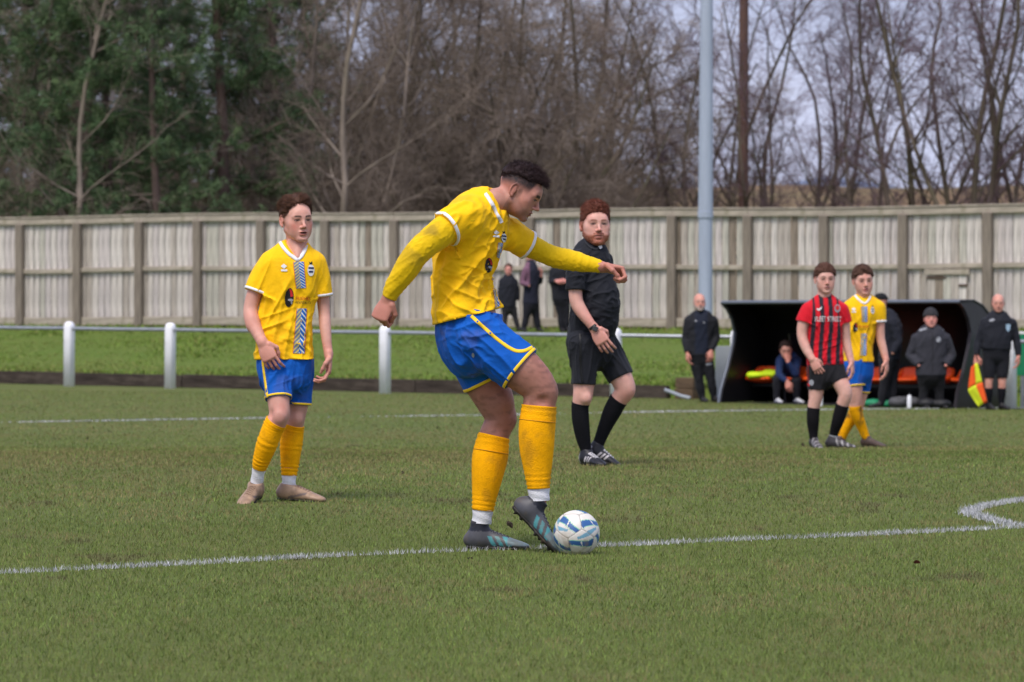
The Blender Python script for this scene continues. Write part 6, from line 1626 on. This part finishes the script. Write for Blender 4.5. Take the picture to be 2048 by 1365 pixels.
# ====================================================================== people off the pitch
def dressed(px0, pyb, spx, Y, label, torso, armR, armL, legR, legL, head, jacket, trousers, skin, head_kw, group=None, hair=None, h=.017, jl=.012, leg_end=2.0, hands=(), shoe=(36, 34, 36),
            shoe_dir=((.3, -1, 0), (.5, -1, 0)), shorts=None, sock=None, jfold=.010, paint=None, sleeve_end=1.93, jname='jacket', tname='trousers', kl=1.0, ka=1.0, seat=False):
    P = Person(px0, pyb, spx, Y, label, group, h=h)
    P.L('torso', torso); auto_arm(P, 'armR', *armR, ka); auto_arm(P, 'armL', *armL, ka); auto_leg(P, 'legR', *legR, kl); auto_leg(P, 'legL', *legL, kl)
    P.body(head, hands, skin, head_kw=dict(h=.008, **head_kw))
    if hair: P.hair(hair[0], hair[1], seed=3, h=.009, name=hair[2] if len(hair) > 2 else 'hair', mt=M_cloth if len(hair) > 2 else None)
    tor = dict(P.lofts['torso']); tor['e'] = 2.4; f = P.lofts['torso']['t'][-1]
    tt = lambda q: np.interp(q, (0, .4, .85, 1.0, 1.3, 1.7, 2.0), range(7))
    ar = [(part_loft(P.lofts[a], 0, tt(sleeve_end), jl, n=16), .035, None, .006) for a in ('armR', 'armL')]
    jp = paint(P, jacket) if paint else np.array(jacket)
    c = P.lofts['torso']['c'].mean(0)
    jk = P.garment(jname, [(tor, 0, .012, None)] + ar, jp, [((.5, 0, 1), .07, jfold, c, .5, 3), ((1, 0, .3), .08, jfold, c, .4, 8)])
    tl = lambda q: np.interp(q, (0, .45, .85, 1.0, 1.2, 1.45, 1.75, 2.0), range(8))
    t0 = P.lofts['torso']; pel = dict(c=np.stack([t0['c'][0] + (t0['c'][2] - t0['c'][0]) * .5, t0['c'][0], (P.lofts['legR']['c'][1] + P.lofts['legL']['c'][1]) / 2]), a=np.array([.92, .94, .85]) * t0['a'][0], b=np.array([.92, .94, .85]) * t0['b'][0], u=np.repeat(t0['u'][:1], 3, 0), t=np.arange(3.))
    end = shorts or leg_end
    P.garment(tname, [(pel, 0, .01, None)] + [(part_loft(P.lofts[l], .1, tl(end), .014 if shorts else .016, n=16), .03, None, .006) for l in ('legR', 'legL')], np.array(trousers), [((.1, 0, 1), .06, .010, P.lofts['legR']['c'].mean(0), .5, 5)])
    if sock is not None:
        for l in ('legR', 'legL'): P.sock(l, tl(1.17), tl(2.0), np.array(sock), .004, (), seed=2, n=18, rows=16)
    for l, d in zip(('legR', 'legL'), shoe_dir):
        P.boot(P.lofts[l]['c'][-1], d, lambda x, y, z: np.array(lin(*shoe))[None] * np.ones((len(x), 1)), 1.0, flat=True)
    return P
def off_pitch():
    sk = lin(206, 150, 134); G1 = 'men around the dugout'; G2 = 'spectators by the timber fence'
    def Yr(px, off): return on_line(px, (RAIL[0] + off, RAIL[1]))[1]
    # manager beside the dugout
    def zipp(P, col):
        def f(V):
            x = V[:, 0] - P.p(1402, 660)[0]; m = (np.abs(x) < .10) & (V[:, 2] > .75) & (V[:, 1] < 0); return np.where(m[:, None], np.array(lin(24, 30, 46)), np.array(col))
        return f
    Y = Yr(1403, -.6); s = FPX / Y
    P = dressed(1403, 804, s, Y, 'bald grey-bearded man in black jacket standing by the mast', [(1400, 712, 0, 24, 20, 0), (1400, 680, 0, 24, 19, 0), (1402, 650, 0, 28, 19, 0), (1402, 635, 0, 24, 15, 0), (1401, 628, 0, 11, 10, 0), (1400, 622, 0, 8, 8, 0)],
        ((1377, 642, 0), (1371, 678, 0), (1374, 706, -.08)), ((1427, 642, 0), (1432, 675, 0), (1422, 702, -.1)), ((1392, 715, 0), (1398, 760, -.02), (1405, 798, 0)), ((1413, 715, 0), (1422, 760, -.02), (1428, 798, 0)),
        ((1399, 606, -.02), 5, -4, 0, 1.14), lin(28, 29, 35), lin(25, 26, 32), sk, dict(beard=True, beard_col=lin(176, 168, 162), brow=lin(140, 130, 124), flush=.3), G1, paint=zipp, jl=.020,
        hands=(dict(arm='armR', d=(0, -.2, -1), n=(-.9, -.3, 0), side=-1, scale=1.2), dict(arm='armL', d=(-.1, -.3, -1), n=(.4, -.9, 0), side=1, scale=1.2)))
    P.shape('jacket', [disc(1391, 642, 2.5, 1.6), disc(1407, 645, 1.8, 2.2)], M_greyp, 'badge', P.root.children[1]); P.shape('trousers', [[(1411, 727), (1423, 725), (1423, 729), (1412, 731)]], M_greyp, 'leg_print', [c for c in P.root.children if c.name.startswith('trousers')][0])
    # seated substitute
    Y = Yr(1573, .0); s = FPX / Y
    P = dressed(1573, 806, s, Y, 'substitute in navy jacket sitting hunched in the dugout with hand on mouth', [(1580, 762, .30, 21, 20, 0), (1580, 742, .22, 21, 18, 0), (1578, 724, .10, 23, 18, 0), (1576, 714, .02, 18, 14, 0), (1574, 709, -.04, 9, 9, 0)],
        ((1560, 722, .04), (1556, 750, -.16), (1572, 762, -.26)), ((1595, 722, .04), (1590, 748, -.18), (1574, 722, -.22)), ((1566, 765, .25), (1553, 757, -.15), (1553, 799, -.12)), ((1590, 765, .25), (1592, 758, -.15), (1592, 799, -.10)),
        ((1571, 700, -.1), 0, 14, 4, 1.14), lin(26, 44, 84), lin(26, 26, 34), sk, dict(brow=lin(60, 44, 40)), G1, hair=('boy', lin(62, 46, 42)), hands=(dict(arm='armR', d=(.2, -.3, -1), n=(-.3, -.9, 0), side=-1, scale=1.15), dict(arm='armL', d=(-.2, .1, 1), n=(.3, -.9, 0), side=1, scale=1.15, curl=(50, 60, 40))), shoe=(190, 190, 196))
    # man in cap, seen from the side
    Y = Yr(1772, -1.2); s = FPX / Y
    dressed(1772, 809, s, Y, 'man in black cap and long dark coat standing sideways behind the muddy yellow player', [(1778, 712, 0, 22, 20, 0), (1782, 680, 0, 22, 19, 0), (1780, 648, 0, 23, 22, 0), (1775, 630, 0, 18, 19, 0), (1769, 620, 0, 10, 10, 0), (1764, 614, 0, 8, 8, 0)],
        ((1783, 640, -.14), (1795, 678, -.18), (1783, 700, -.22)), ((1772, 640, .15), (1770, 678, .15), (1766, 700, .1)), ((1772, 715, -.05), (1768, 762, -.05), (1762, 803, -.04)), ((1786, 715, .06), (1786, 762, .06), (1784, 803, .06)),
        ((1760, 600, 0), -70, 6, 0, 1.12), lin(27, 29, 40), lin(23, 23, 30), sk, dict(brow=lin(60, 44, 40)), G1, hair=('cap', lin(26, 26, 30), 'cap'), shoe_dir=((-.9, -.4, 0), (-.9, -.3, 0)), jl=.018)
    # coach in beanie, hands in pockets
    Y = Yr(1862, -1.1); s = FPX / Y
    P = dressed(1862, 808, s, Y, 'coach in grey beanie and charcoal coat with hands in pockets before the dugout', [(1862, 742, 0, 31, 23, 0), (1862, 712, 0, 32, 22, 0), (1862, 680, 0, 31, 22, 0), (1862, 660, 0, 28, 19, 0), (1862, 650, 0, 15, 13, 0), (1862, 643, 0, 10, 10, 0)],
        ((1833, 668, 0), (1820, 702, .02), (1836, 722, -.12)), ((1891, 668, 0), (1904, 702, .02), (1890, 722, -.12)), ((1850, 740, 0), (1848, 775, 0), (1846, 803, 0)), ((1876, 740, 0), (1878, 775, 0), (1880, 803, 0)),
        ((1861, 629, -.02), 0, -6, 0, 1.20), lin(50, 50, 58), lin(22, 22, 27), lin(214, 150, 138), dict(brow=lin(110, 90, 84), flush=.5), G1, hair=('beanie', lin(56, 54, 58), 'beanie'), jl=.024)
    jk = [c for c in P.root.children if c.name.startswith('jacket')][0]
    P.shape('jacket', [disc(1875, 670, 5, 5.5)], M_greyp, 'badge', jk); P.ribbon('jacket', [(1863, 655), (1863, 700), (1863, 738)], 1.2, M_black, 'zip', jk); P.shape('jacket', [[(1838, 650), (1852, 646), (1852, 649), (1838, 654)], [(1884, 647), (1893, 651), (1892, 655), (1884, 651)]], M_greyp, 'shoulder_piping', jk)
    # linesman
    Y = Yr(1996, -.9); s = FPX / Y
    P = dressed(1996, 815, s, Y, 'bald linesman in black long-sleeved top and shorts holding the flag low', [(1993, 694, 0, 29, 23, 0), (1994, 668, 0, 29, 23, 0), (1996, 645, 0, 28, 20, 0), (1997, 632, 0, 23, 16, 0), (1997, 625, 0, 12, 11, 0), (1997, 620, 0, 9, 9, 0)],
        ((1969, 642, 0), (1956, 680, .0), (1952, 708, -.06)), ((2024, 642, 0), (2034, 678, .0), (2036, 708, -.05)), ((1980, 700, 0), (1977, 764, -.02), (1977, 808, 0)), ((2006, 700, 0), (2004, 764, -.02), (2003, 808, 0)),
        ((1996, 603, -.02), -4, 2, 0, 1.12), lin(27, 29, 38), lin(25, 26, 34), lin(208, 150, 134), dict(brow=lin(150, 120, 110), flush=.3), G1, shorts=.80, sock=lin(24, 24, 30), ka=1.12, kl=1.05,
        hands=(dict(arm='armR', d=(.0, -.2, -1), n=(-.6, -.8, 0), side=-1, scale=1.25, curl=(60, 70, 40)), dict(arm='armL', d=(0, -.2, -1), n=(.9, -.3, 0), side=1, scale=1.2)), jname='top', tname='shorts')
    jk = [c for c in P.root.children if c.name.startswith('top')][0]
    P.shape('top', [disc(1982, 636, 5.5, 2.6, 12, -.3)], M_greyp, 'maker_mark', jk); P.shape('top', [[(2009, 644), (2019, 644), (2018, 654), (2014, 659), (2010, 654)]], mat('pale_badge', lin(150, 176, 196)), 'badge', jk)
    # spectators by the fence
    def Yf(px, off): return on_line(px, (FEN[0] + off, FEN[1]))[1]
    Y = Yf(1017, -2.2); s = FPX / Y
    dressed(1020, 662, s, Y, 'boy in black padded jacket by the fence, left of the spectators', [(1017, 614, 0, 15, 13, 0), (1017, 590, 0, 16, 13, 0), (1017, 566, 0, 16, 12, 0), (1017, 556, 0, 12, 9, 0), (1017, 551, 0, 6, 6, 0)],
        ((1003, 562, 0), (999, 585, 0), (1000, 603, 0)), ((1031, 562, 0), (1035, 585, 0), (1036, 600, 0)), ((1010, 615, 0), (1010, 638, 0), (1008, 657, 0)), ((1026, 615, 0), (1031, 638, 0), (1037, 657, 0)),
        ((1017, 539, -.02), 0, 4, 0, 1.0), lin(30, 32, 42), lin(46, 44, 50), lin(214, 150, 140), dict(brow=lin(90, 66, 56)), G2, hair=('boy', lin(98, 74, 62)), kl=.75, ka=.8)
    Y = Yf(1062, -2.4); s = FPX / Y
    def mauve(P, col):
        def f(V):
            d = np.abs(V[:, 0] - P.p(1048, 560)[0]) < .11; m = d & (V[:, 2] > .95) & (V[:, 2] < 1.45) & (V[:, 1] < .02); return np.where(m[:, None], np.array(lin(118, 84, 104)), np.array(col))
        return f
    dressed(1062, 668, s, Y, 'spectator in navy body warmer with mauve sleeves by the fence', [(1061, 612, 0, 17, 15, 0), (1062, 585, 0, 15, 14, 0), (1063, 556, 0, 16, 16, 0), (1062, 540, 0, 13, 13, 0), (1061, 531, 0, 8, 8, 0), (1060, 526, 0, 6, 6, 0)],
        ((1051, 545, -.12), (1044, 570, -.14), (1058, 576, -.2)), ((1073, 545, .1), (1080, 568, .05), (1083, 556, -.05)), ((1056, 615, -.03), (1052, 640, -.03), (1047, 663, -.02)), ((1068, 615, .04), (1073, 640, .04), (1077, 663, .05)),
        ((1060, 513, 0), 80, 0, 0, 1.05), lin(28, 30, 46), lin(28, 28, 38), lin(206, 150, 140), dict(brow=lin(60, 46, 40)), G2, hair=('boy', lin(52, 42, 42)), paint=mauve, hands=(dict(arm='armL', d=(.1, -.2, 1), n=(1, 0, 0), side=1, scale=1.1),))
    Y = Yf(1125, -2.4); s = FPX / Y
    dressed(1124, 670, s, Y, 'spectator in black with clasped hands by the fence, half hidden by the referee', [(1122, 606, 0, 18, 15, 0), (1121, 580, 0, 19, 15, 0), (1121, 555, 0, 20, 15, 0), (1121, 542, 0, 16, 11, 0), (1121, 534, 0, 8, 7, 0), (1121, 529, 0, 6, 6, 0)],
        ((1105, 549, 0), (1101, 570, -.04), (1112, 568, -.2)), ((1138, 549, 0), (1142, 570, -.04), (1133, 567, -.2)), ((1119, 607, 0), (1122, 640, 0), (1123, 665, 0)), ((1130, 607, 0), (1133, 640, 0), (1134, 665, 0)),
        ((1121, 516, -.02), 0, 0, 0, 1.05), lin(27, 28, 36), lin(26, 26, 34), lin(206, 150, 140), dict(brow=lin(60, 46, 40)), G2, hair=('boy', lin(52, 42, 42)), hands=(dict(arm='armR', d=(.8, -.4, .1), n=(0, -.6, .8), side=1, scale=1.15, curl=(40, 50, 40)), dict(arm='armL', d=(-.8, -.4, .1), n=(0, -.6, .8), side=-1, scale=1.15, curl=(40, 50, 40))))
young(); referee(); red_player(); yellow_two(); off_pitch()
# ------------------------------------------------------------------ ball
def make_ball():
    c = at(1153, 1058, 19.75); R = .11; z = float(gz(c[0], c[1])) + R - .012
    root = empty('football', (c[0], c[1], z)); tag(root, 'white football with blue and green panels on the painted line', 'ball')
    # panels: the 12 pentagon directions, edges sunk as seams
    bm = bmesh.new(); bmesh.ops.create_icosphere(bm, subdivisions=6, radius=1.0)
    V = np.array([v.co[:] for v in bm.verts]); F_ = np.array([[v.index for v in f.verts] for f in bm.faces]); bm.free()
    g = (1 + 5 ** .5) / 2
    D = np.array([(0, s1, s2 * g) for s1 in (-1, 1) for s2 in (-1, 1)] + [(s1, s2 * g, 0) for s1 in (-1, 1) for s2 in (-1, 1)] + [(s2 * g, 0, s1) for s1 in (-1, 1) for s2 in (-1, 1)]); D /= np.linalg.norm(D, axis=1)[:, None]
    a, b = .5, .85; Rx = np.array([[1, 0, 0], [0, math.cos(a), -math.sin(a)], [0, math.sin(a), math.cos(a)]]); Rz = np.array([[math.cos(b), -math.sin(b), 0], [math.sin(b), math.cos(b), 0], [0, 0, 1]])
    D = D @ Rx.T @ Rz.T
    dt = V @ D.T; o = np.argsort(-dt, 1); d0 = np.take_along_axis(dt, o[:, :1], 1)[:, 0]; d1 = np.take_along_axis(dt, o[:, 1:2], 1)[:, 0]
    e = np.arccos(np.clip(d1, -1, 1)) - np.arccos(np.clip(d0, -1, 1))
    pid = o[:, 0]; C = np.array(lin(226, 222, 216))[None] * np.ones((len(V), 1))
    # printed wedges inside each panel
    for k in range(12):
        ref = D[(k * 5 + 3) % 12]; ref = unit(ref - D[k] * ref.dot(D[k])); sd = np.cross(D[k], ref); m = pid == k
        u, v = V @ ref, V @ sd; rr = np.hypot(u, v)
        blue = m & (np.abs(v + .16 * np.sin(3 * u)) < .12 + .07 * u) & (np.abs(u) > .025) & (rr < .55); lite = m & (np.abs(v - .30) < .05 + .12 * np.abs(u)) & (rr < .52) & (u > -.1); green = m & (np.abs(np.abs(v + .16 * np.sin(3 * u)) - (.14 + .07 * u)) < .016) & (rr < .55)
        C[lite] = lin(110, 168, 196); C[green] = lin(140, 210, 170); C[blue] = lin(16, 92, 160)
    seam = e < .035; C[seam] = C[seam] * .45 + np.array(lin(120, 110, 100)) * .25
    mud = sst(.52, .72, fbm3(V * 2.6, 5, 4)) * .45 * sst(.6, -.5, V[:, 2]) + .10; C = C * (1 - mud[:, None]) + np.array(lin(150, 128, 100)) * mud[:, None]
    S = R * (1 - .018 * np.exp(-(e / .03) ** 2))
    obj('panels', mesh_np('panels', V * S[:, None], F_, True, C), mat('ball_skin', (.8, .8, .8), rough=.45, var=.06, scale=40, attr=True, spec=.4), root)
make_ball()

# ------------------------------------------------------------------ dugout
M_dug = mat('dugout_shell', lin(27, 26, 29), rough=.4, var=.15, scale=2, spec=.4)
M_dedge = mat('dugout_trim', lin(112, 118, 130), rough=.4, var=.1, metal=.4)
M_pers = mat('dugout_side', lin(44, 40, 46), rough=.35, var=.1)
M_orange = mat('orange_seat', lin(238, 84, 22), rough=.45, var=.08)
M_green = mat('green_plastic', lin(30, 128, 88), rough=.6, var=.12)
def make_dugout():
    ax, ay = on_line(1472, (RAIL[0] - .2, RAIL[1])); bx, by = on_line(1942, (RAIL[0] - .2, RAIL[1]))
    L = math.hypot(bx - ax, by - ay); z0 = float(gz((ax + bx) / 2, (ay + by) / 2)) - .01
    root = empty('dugout', (ax, ay, z0), r_ang); tag(root, 'black curved dugout shelter with orange seats beside the touchline', 'dugout')
    # frame: x along the shelter, y away from the pitch
    front = [(-.50, 0), (-.42, .25), (-.22, .60), (-.06, .95), (-.02, 1.12), (-.10, 1.32), (-.24, 1.47), (-.40, 1.56)]
    back = [(.05, 1.58), (.35, 1.50), (.62, 1.32), (.80, 1.05), (.88, .7), (.90, .3), (.90, 0)]
    poly = front + back
    for x in (0, L):
        bm = bmesh.new(); t = .04
        a = [bm.verts.new((x - t / 2, y, z)) for y, z in poly]; b = [bm.verts.new((x + t / 2, y, z)) for y, z in poly]
        bm.faces.new(a); bm.faces.new(b[::-1]); n = len(poly)
        for i in range(n): bm.faces.new((a[i], b[i], b[(i + 1) % n], a[(i + 1) % n]))
        e_ = bm_obj('end_panel', bm, M_dug if x == 0 else M_pers, root)
        tube('edge_trim', [(x - .022, y, z) for y, z in front], .020 if x == 0 else .012, M_dedge if x == 0 else M_pers, e_, 6)
    # curved roof and back as one shell with thickness
    prof = [front[-1]] + back; bm = bmesh.new(); rows = []
    for k, off in ((0, 0), (1, .03)):
        for x in (-.03, L + .03):
            rows.append([bm.verts.new((x, y + (off if y > .5 else 0), z + (off if y < .7 else 0))) for y, z in prof])
    n = len(prof)
    for i in range(n - 1):
        bm.faces.new((rows[0][i], rows[1][i], rows[1][i + 1], rows[0][i + 1])); bm.faces.new((rows[2][i], rows[2][i + 1], rows[3][i + 1], rows[3][i]))
        bm.faces.new((rows[0][i], rows[0][i + 1], rows[2][i + 1], rows[2][i])); bm.faces.new((rows[1][i], rows[3][i], rows[3][i + 1], rows[1][i + 1]))
    bm.faces.new((rows[0][0], rows[2][0], rows[3][0], rows[1][0])); bm.faces.new((rows[0][-1], rows[1][-1], rows[3][-1], rows[2][-1]))
    bmesh.ops.recalc_face_normals(bm, faces=bm.faces[:]); bm_obj('roof_shell', bm, M_dug, root, True)
    tube('roof_edge', [(-.02, front[-1][0], front[-1][1] + .015), (L / 2, front[-1][0], front[-1][1] + .015), (L + .02, front[-1][0], front[-1][1] + .015)], .028, M_dedge, root, 8)
    # middle partition, its front edge in an S like the ends
    bm = bmesh.new(); x = L * .17; fr2 = [(.30, 0), (.26, .3), (.34, .65), (.44, .95), (.40, 1.1)]; pl = fr2 + [(.86, 1.1), (.88, 0)]
    a = [bm.verts.new((x, y, z)) for y, z in pl]; b = [bm.verts.new((x + .03, y, z)) for y, z in pl]; bm.faces.new(a); bm.faces.new(b[::-1])
    for i in range(len(pl)): bm.faces.new((a[i], b[i], b[(i + 1) % len(pl)], a[(i + 1) % len(pl)]))
    bm_obj('partition', bm, M_pers, root)
    obj('bench_frame', box_me('bench_frame', L - .1, .05, .06, M_dug, .008), None, root, (L / 2, .42, .30))
    # bucket seats
    def seat_me():
        f = Field((-.24, -.24, -.05), (.24, .26, .36), .014)
        f.loft(mkloft([(0, -.19, .03, .19, .028, 1, 0, 0), (0, -.05, .0, .20, .03, 1, 0, 0), (0, .10, .005, .20, .035, 1, 0, 0), (0, .17, .08, .20, .035, 1, 0, 0), (0, .20, .20, .19, .025, 1, 0, 0)], 4), 0)
        for s in (-1, 1): f.loft(mkloft([(s * .18, -.12, .04, .03, .03, 1, 0, 0), (s * .19, .08, .06, .03, .035, 1, 0, 0), (s * .19, .17, .16, .03, .03, 1, 0, 0)], 3), .03)
        V, Q = f.mesh(); me = mesh_np('seat', V, Q); me.materials.append(M_orange); return me
    me = seat_me(); n = 8
    for i in range(n): obj('seat', me, None, root, (L * (i + .55) / n, .32, .37))
    obj('floor_board', box_me('floor_board', L - .08, 1.2, .03, M_dug, .005), None, root, (L / 2, .22, .02))
    return root, L
dug, DL = make_dugout()
def dug_at(x, y, z):
    c, s = math.cos(r_ang), math.sin(r_ang); o = dug.location; return (o.x + c * x - s * y, o.y + s * x + c * y, o.z + z)

def blob(name, prims, m, loc, label, cat, h=.012, rz=0.0, nz=.02, group=None, seed=0, cut0=True):
    f = Field(*bounds([dict(c=np.array([p[0] for p in prims]), a=np.array([max(p[1]) for p in prims]), b=np.array([max(p[1]) for p in prims]))], .06), h)
    for c, r, k in prims: f.ell(c, r, k)
    if cut0: f.plane_cut((0, 0, .004), (0, 0, -1))
    V, Q = f.mesh(); N = normals(V, Q); V = V + N * (nz * (fbm3(V * 14, seed, 3) - .5))[:, None]
    if cut0: V[:, 2] = np.maximum(V[:, 2], .002)
    o = obj(name, mesh_np(name, V, Q), m, None, loc, (0, 0, rz)); return tag(o, label, cat, group)
M_bib = mat('lime_bib', lin(206, 236, 30), rough=.7, var=.1)
blob('training_bibs', [((-.18, 0, .05), (.16, .14, .06), 0), ((.05, .02, .07), (.17, .14, .07), .03), ((.2, 0, .045), (.12, .13, .05), .03)], M_bib, dug_at(.42, .26, .40), 'crumpled lime yellow bibs piled on the left dugout seats', 'bibs', nz=.05)
blob('green_bag', [((-.12, 0, .06), (.13, .12, .07), 0), ((.1, 0, .055), (.14, .11, .06), .04)], M_green, dug_at(3.0, -.85, .0), 'small green bag lying on the grass before the coach', 'bag', nz=.03)
M_bag = mat('grey_bag', lin(74, 74, 78), rough=.7, var=.2, scale=10); M_bag2 = mat('black_bag', lin(30, 30, 34), rough=.6, var=.2)
blob('kit_bag', [((-.1, 0, .08), (.15, .13, .09), 0), ((.1, 0, .08), (.14, .12, .08), .04), ((0, -.02, .13), (.05, .1, .04), .03)], M_bag, dug_at(3.38, -.80, .0), 'grey kit bag on the grass right of the green bag', 'bag', nz=.02, seed=3)
blob('kit_bag', [((-.12, 0, .07), (.14, .12, .08), 0), ((.1, 0, .065), (.15, .12, .07), .04)], M_bag2, dug_at(3.85, -.75, .0), 'low black kit bag lying by the linesman flag', 'bag', nz=.02, seed=5)
# water bottles among the bags
def bottle(x, y, label):
    root = empty('water_bottle', dug_at(x, y, 0)); tag(root, label, 'bottle', 'bottles by the dugout')
    tube('bottle_body', [(0, 0, .0), (0, 0, .02), (0, 0, .15), (0, 0, .18), (0, 0, .2)], [.03, .034, .034, .026, .014], M_white, root, 12); tube('cap', [(0, 0, .195), (0, 0, .225)], [.016, .012], M_dug, root, 10)
bottle(3.55, -.98, 'white water bottle standing before the grey kit bag'); bottle(1.92, -.75, 'white water bottle beside the shoes of the capped man')
# assistant referee's flag
def compact(V, F_, th=.003):
    V = np.array(V); F_ = np.array(F_); u, inv = np.unique(F_, return_inverse=True); V = V[u]; F_ = inv.reshape(F_.shape); n = len(V)
    N = normals(V, F_); E = {}
    for q in F_.tolist():
        for a, b in zip(q, q[1:] + q[:1]):
            if (b, a) in E: del E[(b, a)]
            else: E[(a, b)] = 1
    rim = np.array([(b, a, a + n, b + n) for a, b in E])
    return np.concatenate([V + N * th / 2, V - N * th / 2]), [np.concatenate([F_, F_[:, ::-1] + n, rim])]
def make_flag():
    Y = on_line(1996, (RAIL[0] - .9, RAIL[1]))[1] - .10
    p0 = at(1953, 712, Y); p1 = at(1976, 806, Y - .02); root = empty('linesman_flag', tuple(p0)); tag(root, 'yellow and orange quartered flag held low by the linesman', 'flag')
    ax = (p1 - p0); Lf = np.linalg.norm(ax); axn = ax / Lf
    tube('stick', [np.zeros(3) - axn * .06, ax * .5, ax], .009, M_dug, root, 8)
    sd = unit(np.array([-1.0, -.15, -.25]) - axn * np.dot(axn, [-1.0, -.15, -.25])); nr = np.cross(axn, sd)
    cols = (lin(214, 226, 40), lin(240, 92, 24)); V, Q, C = [], [], []
    n, m = 16, 14
    for i in range(n + 1):
        for j in range(m + 1):
            a, b = i / n, j / m; wdt = .23 * (1 - .72 * abs(a - .55) ** 1.1 * 1.4)
            q = axn * (Lf * (.14 + .84 * a)) + sd * (wdt * b) + nr * (.03 * math.sin(6 * b + 3 * a) * b) + np.array([0, 0, -.05]) * b * b
            V.append(q)
    mats = [mat('flag_yellow', cols[0], rough=.7, var=.06), mat('flag_orange', cols[1], rough=.7, var=.06)]
    for qi in range(2):
        for qj in range(2):
            F_ = [(i * (m + 1) + j, (i + 1) * (m + 1) + j, (i + 1) * (m + 1) + j + 1, i * (m + 1) + j + 1) for i in range(qi * n // 2, (qi + 1) * n // 2) for j in range(qj * m // 2, (qj + 1) * m // 2)]
            o = obj('flag_quarter', mesh_np('flag_quarter', *compact(V, F_)), mats[(qi + qj) % 2], root)
            
make_flag()
# grey board, timber block and green hoarding
gx_, gy_ = on_line(1452, (RAIL[0] + .25, RAIL[1])); gzb = float(gz(gx_, gy_))
bd = empty('grey_board', (gx_, gy_, gzb), r_ang + .25); tag(bd, 'pale grey panel standing between the bald man and the dugout', 'board')
M_gb = mat('grey_panel', lin(160, 167, 176), rough=.6, var=.12, scale=3)
obj('panel', box_me('panel', .34, .03, .82, M_gb, .006), None, bd, (0, 0, .45)); obj('foot', box_me('foot', .36, .2, .04, M_gb, .006), None, bd, (0, 0, .02))
bx_, by_ = on_line(1374, (RAIL[0] + 1.3, RAIL[1])); bzb = float(gz(bx_, by_))
tb = empty('timber_block', (bx_, by_, bzb), r_ang); tag(tb, 'short brown timber retaining block at the end of the sleeper edging', 'block')
M_tb = mat('brown_block', lin(96, 78, 60), rough=.9, var=.25, scale=5, stretch=(1, 4, 4), bump=.4, bscale=20)
for k in range(2): obj('sleeper', box_me('sleeper', .34, .22, .17, M_tb, .01, jitter=.006, seed=k), None, tb, (.01 * k, .01 * k, .08 + .175 * k))
bank_hose = np.array([np.array([*on_line(p, (RAIL[0] + .9, RAIL[1])), 0]) for p in (1330, 1345, 1362, 1380)]); bank_hose[:, 2] = gz(bank_hose[:, 0], bank_hose[:, 1]) + np.array([.14, .10, .05, .02])
hs = tube('drain_pipe', bank_hose, .03, M_gb, None, 8); tag(hs, 'short grey pipe lying against the timber block', 'pipe')
hx, hy = on_line(2056, (RAIL[0] + .7, RAIL[1])); hz0 = float(gz(hx, hy))
hb = empty('green_hoarding', (hx, hy, hz0), r_ang); tag(hb, 'green advertising hoarding cut by the right edge of the view', 'hoarding')
obj('panel', box_me('panel', .9, .03, .62, M_green, .004), None, hb, (.27, 0, .80)); 
for q in (-.1, .6): obj('leg', box_me('leg', .05, .05, .5, M_galv, .004), None, hb, (q, .02, .25))
obj('top_trim', box_me('top_trim', .9, .036, .04, M_print, .004), None, hb, (.27, 0, 1.13))
# torn-up turf flying and lying, a leaf
M_clod = mat('soil_clod', lin(54, 44, 34), rough=.95, var=.3, scale=60)
rc = random.Random(3)
def clod(px, py, Y, r, label):
    bm = bmesh.new(); bmesh.ops.create_icosphere(bm, subdivisions=2, radius=r)
    for v in bm.verts: v.co *= rc.uniform(.6, 1.3); v.co.x *= 1.5
    p = at(px, py, Y) if Y else ground_at(px, py); o = bm_obj('turf_clod', bm, M_clod, None, False, tuple(np.array(p) + (0, 0, r * .4 if not Y else 0)), (rc.uniform(0, 3), rc.uniform(0, 3), 0)); tag(o, label, 'clod', 'clods of turf')
clod(1020, 1050, 19.8, .012, 'dark clod of turf flung up between the two boots of the kicker'); clod(940, 1119, 0, .008, 'dark clod lying in front of the standing boot of the kicker')
clod(175, 880, 0, .013, 'dark clod lying on the pitch near the left edge'); clod(875, 858, 0, .014, 'dark clod on the pitch left of the kicker knee')
clod(806, 948, 0, .009, 'small clod on the pitch between young player and kicker'); clod(1606, 893, 0, .018, 'dark clod beside the left boot of the red and black player')
bm = bmesh.new(); vs = [bm.verts.new(q) for q in ((-.018, 0, 0), (-.008, -.009, .008), (.008, -.010, .007), (.020, 0, .003), (.008, .010, .009), (-.008, .009, .005))]; bm.faces.new(vs); bmesh.ops.solidify(bm, geom=bm.faces[:], thickness=.002)
tag(bm_obj('fallen_leaf', bm, mat('red_leaf', lin(112, 62, 50), rough=.8, var=.2), None, False, tuple(ground_at(1834, 1140) + np.array([0, 0, .03])), (-.9, .2, .3)), 'small reddish dead leaf on the grass at lower right', 'leaf')
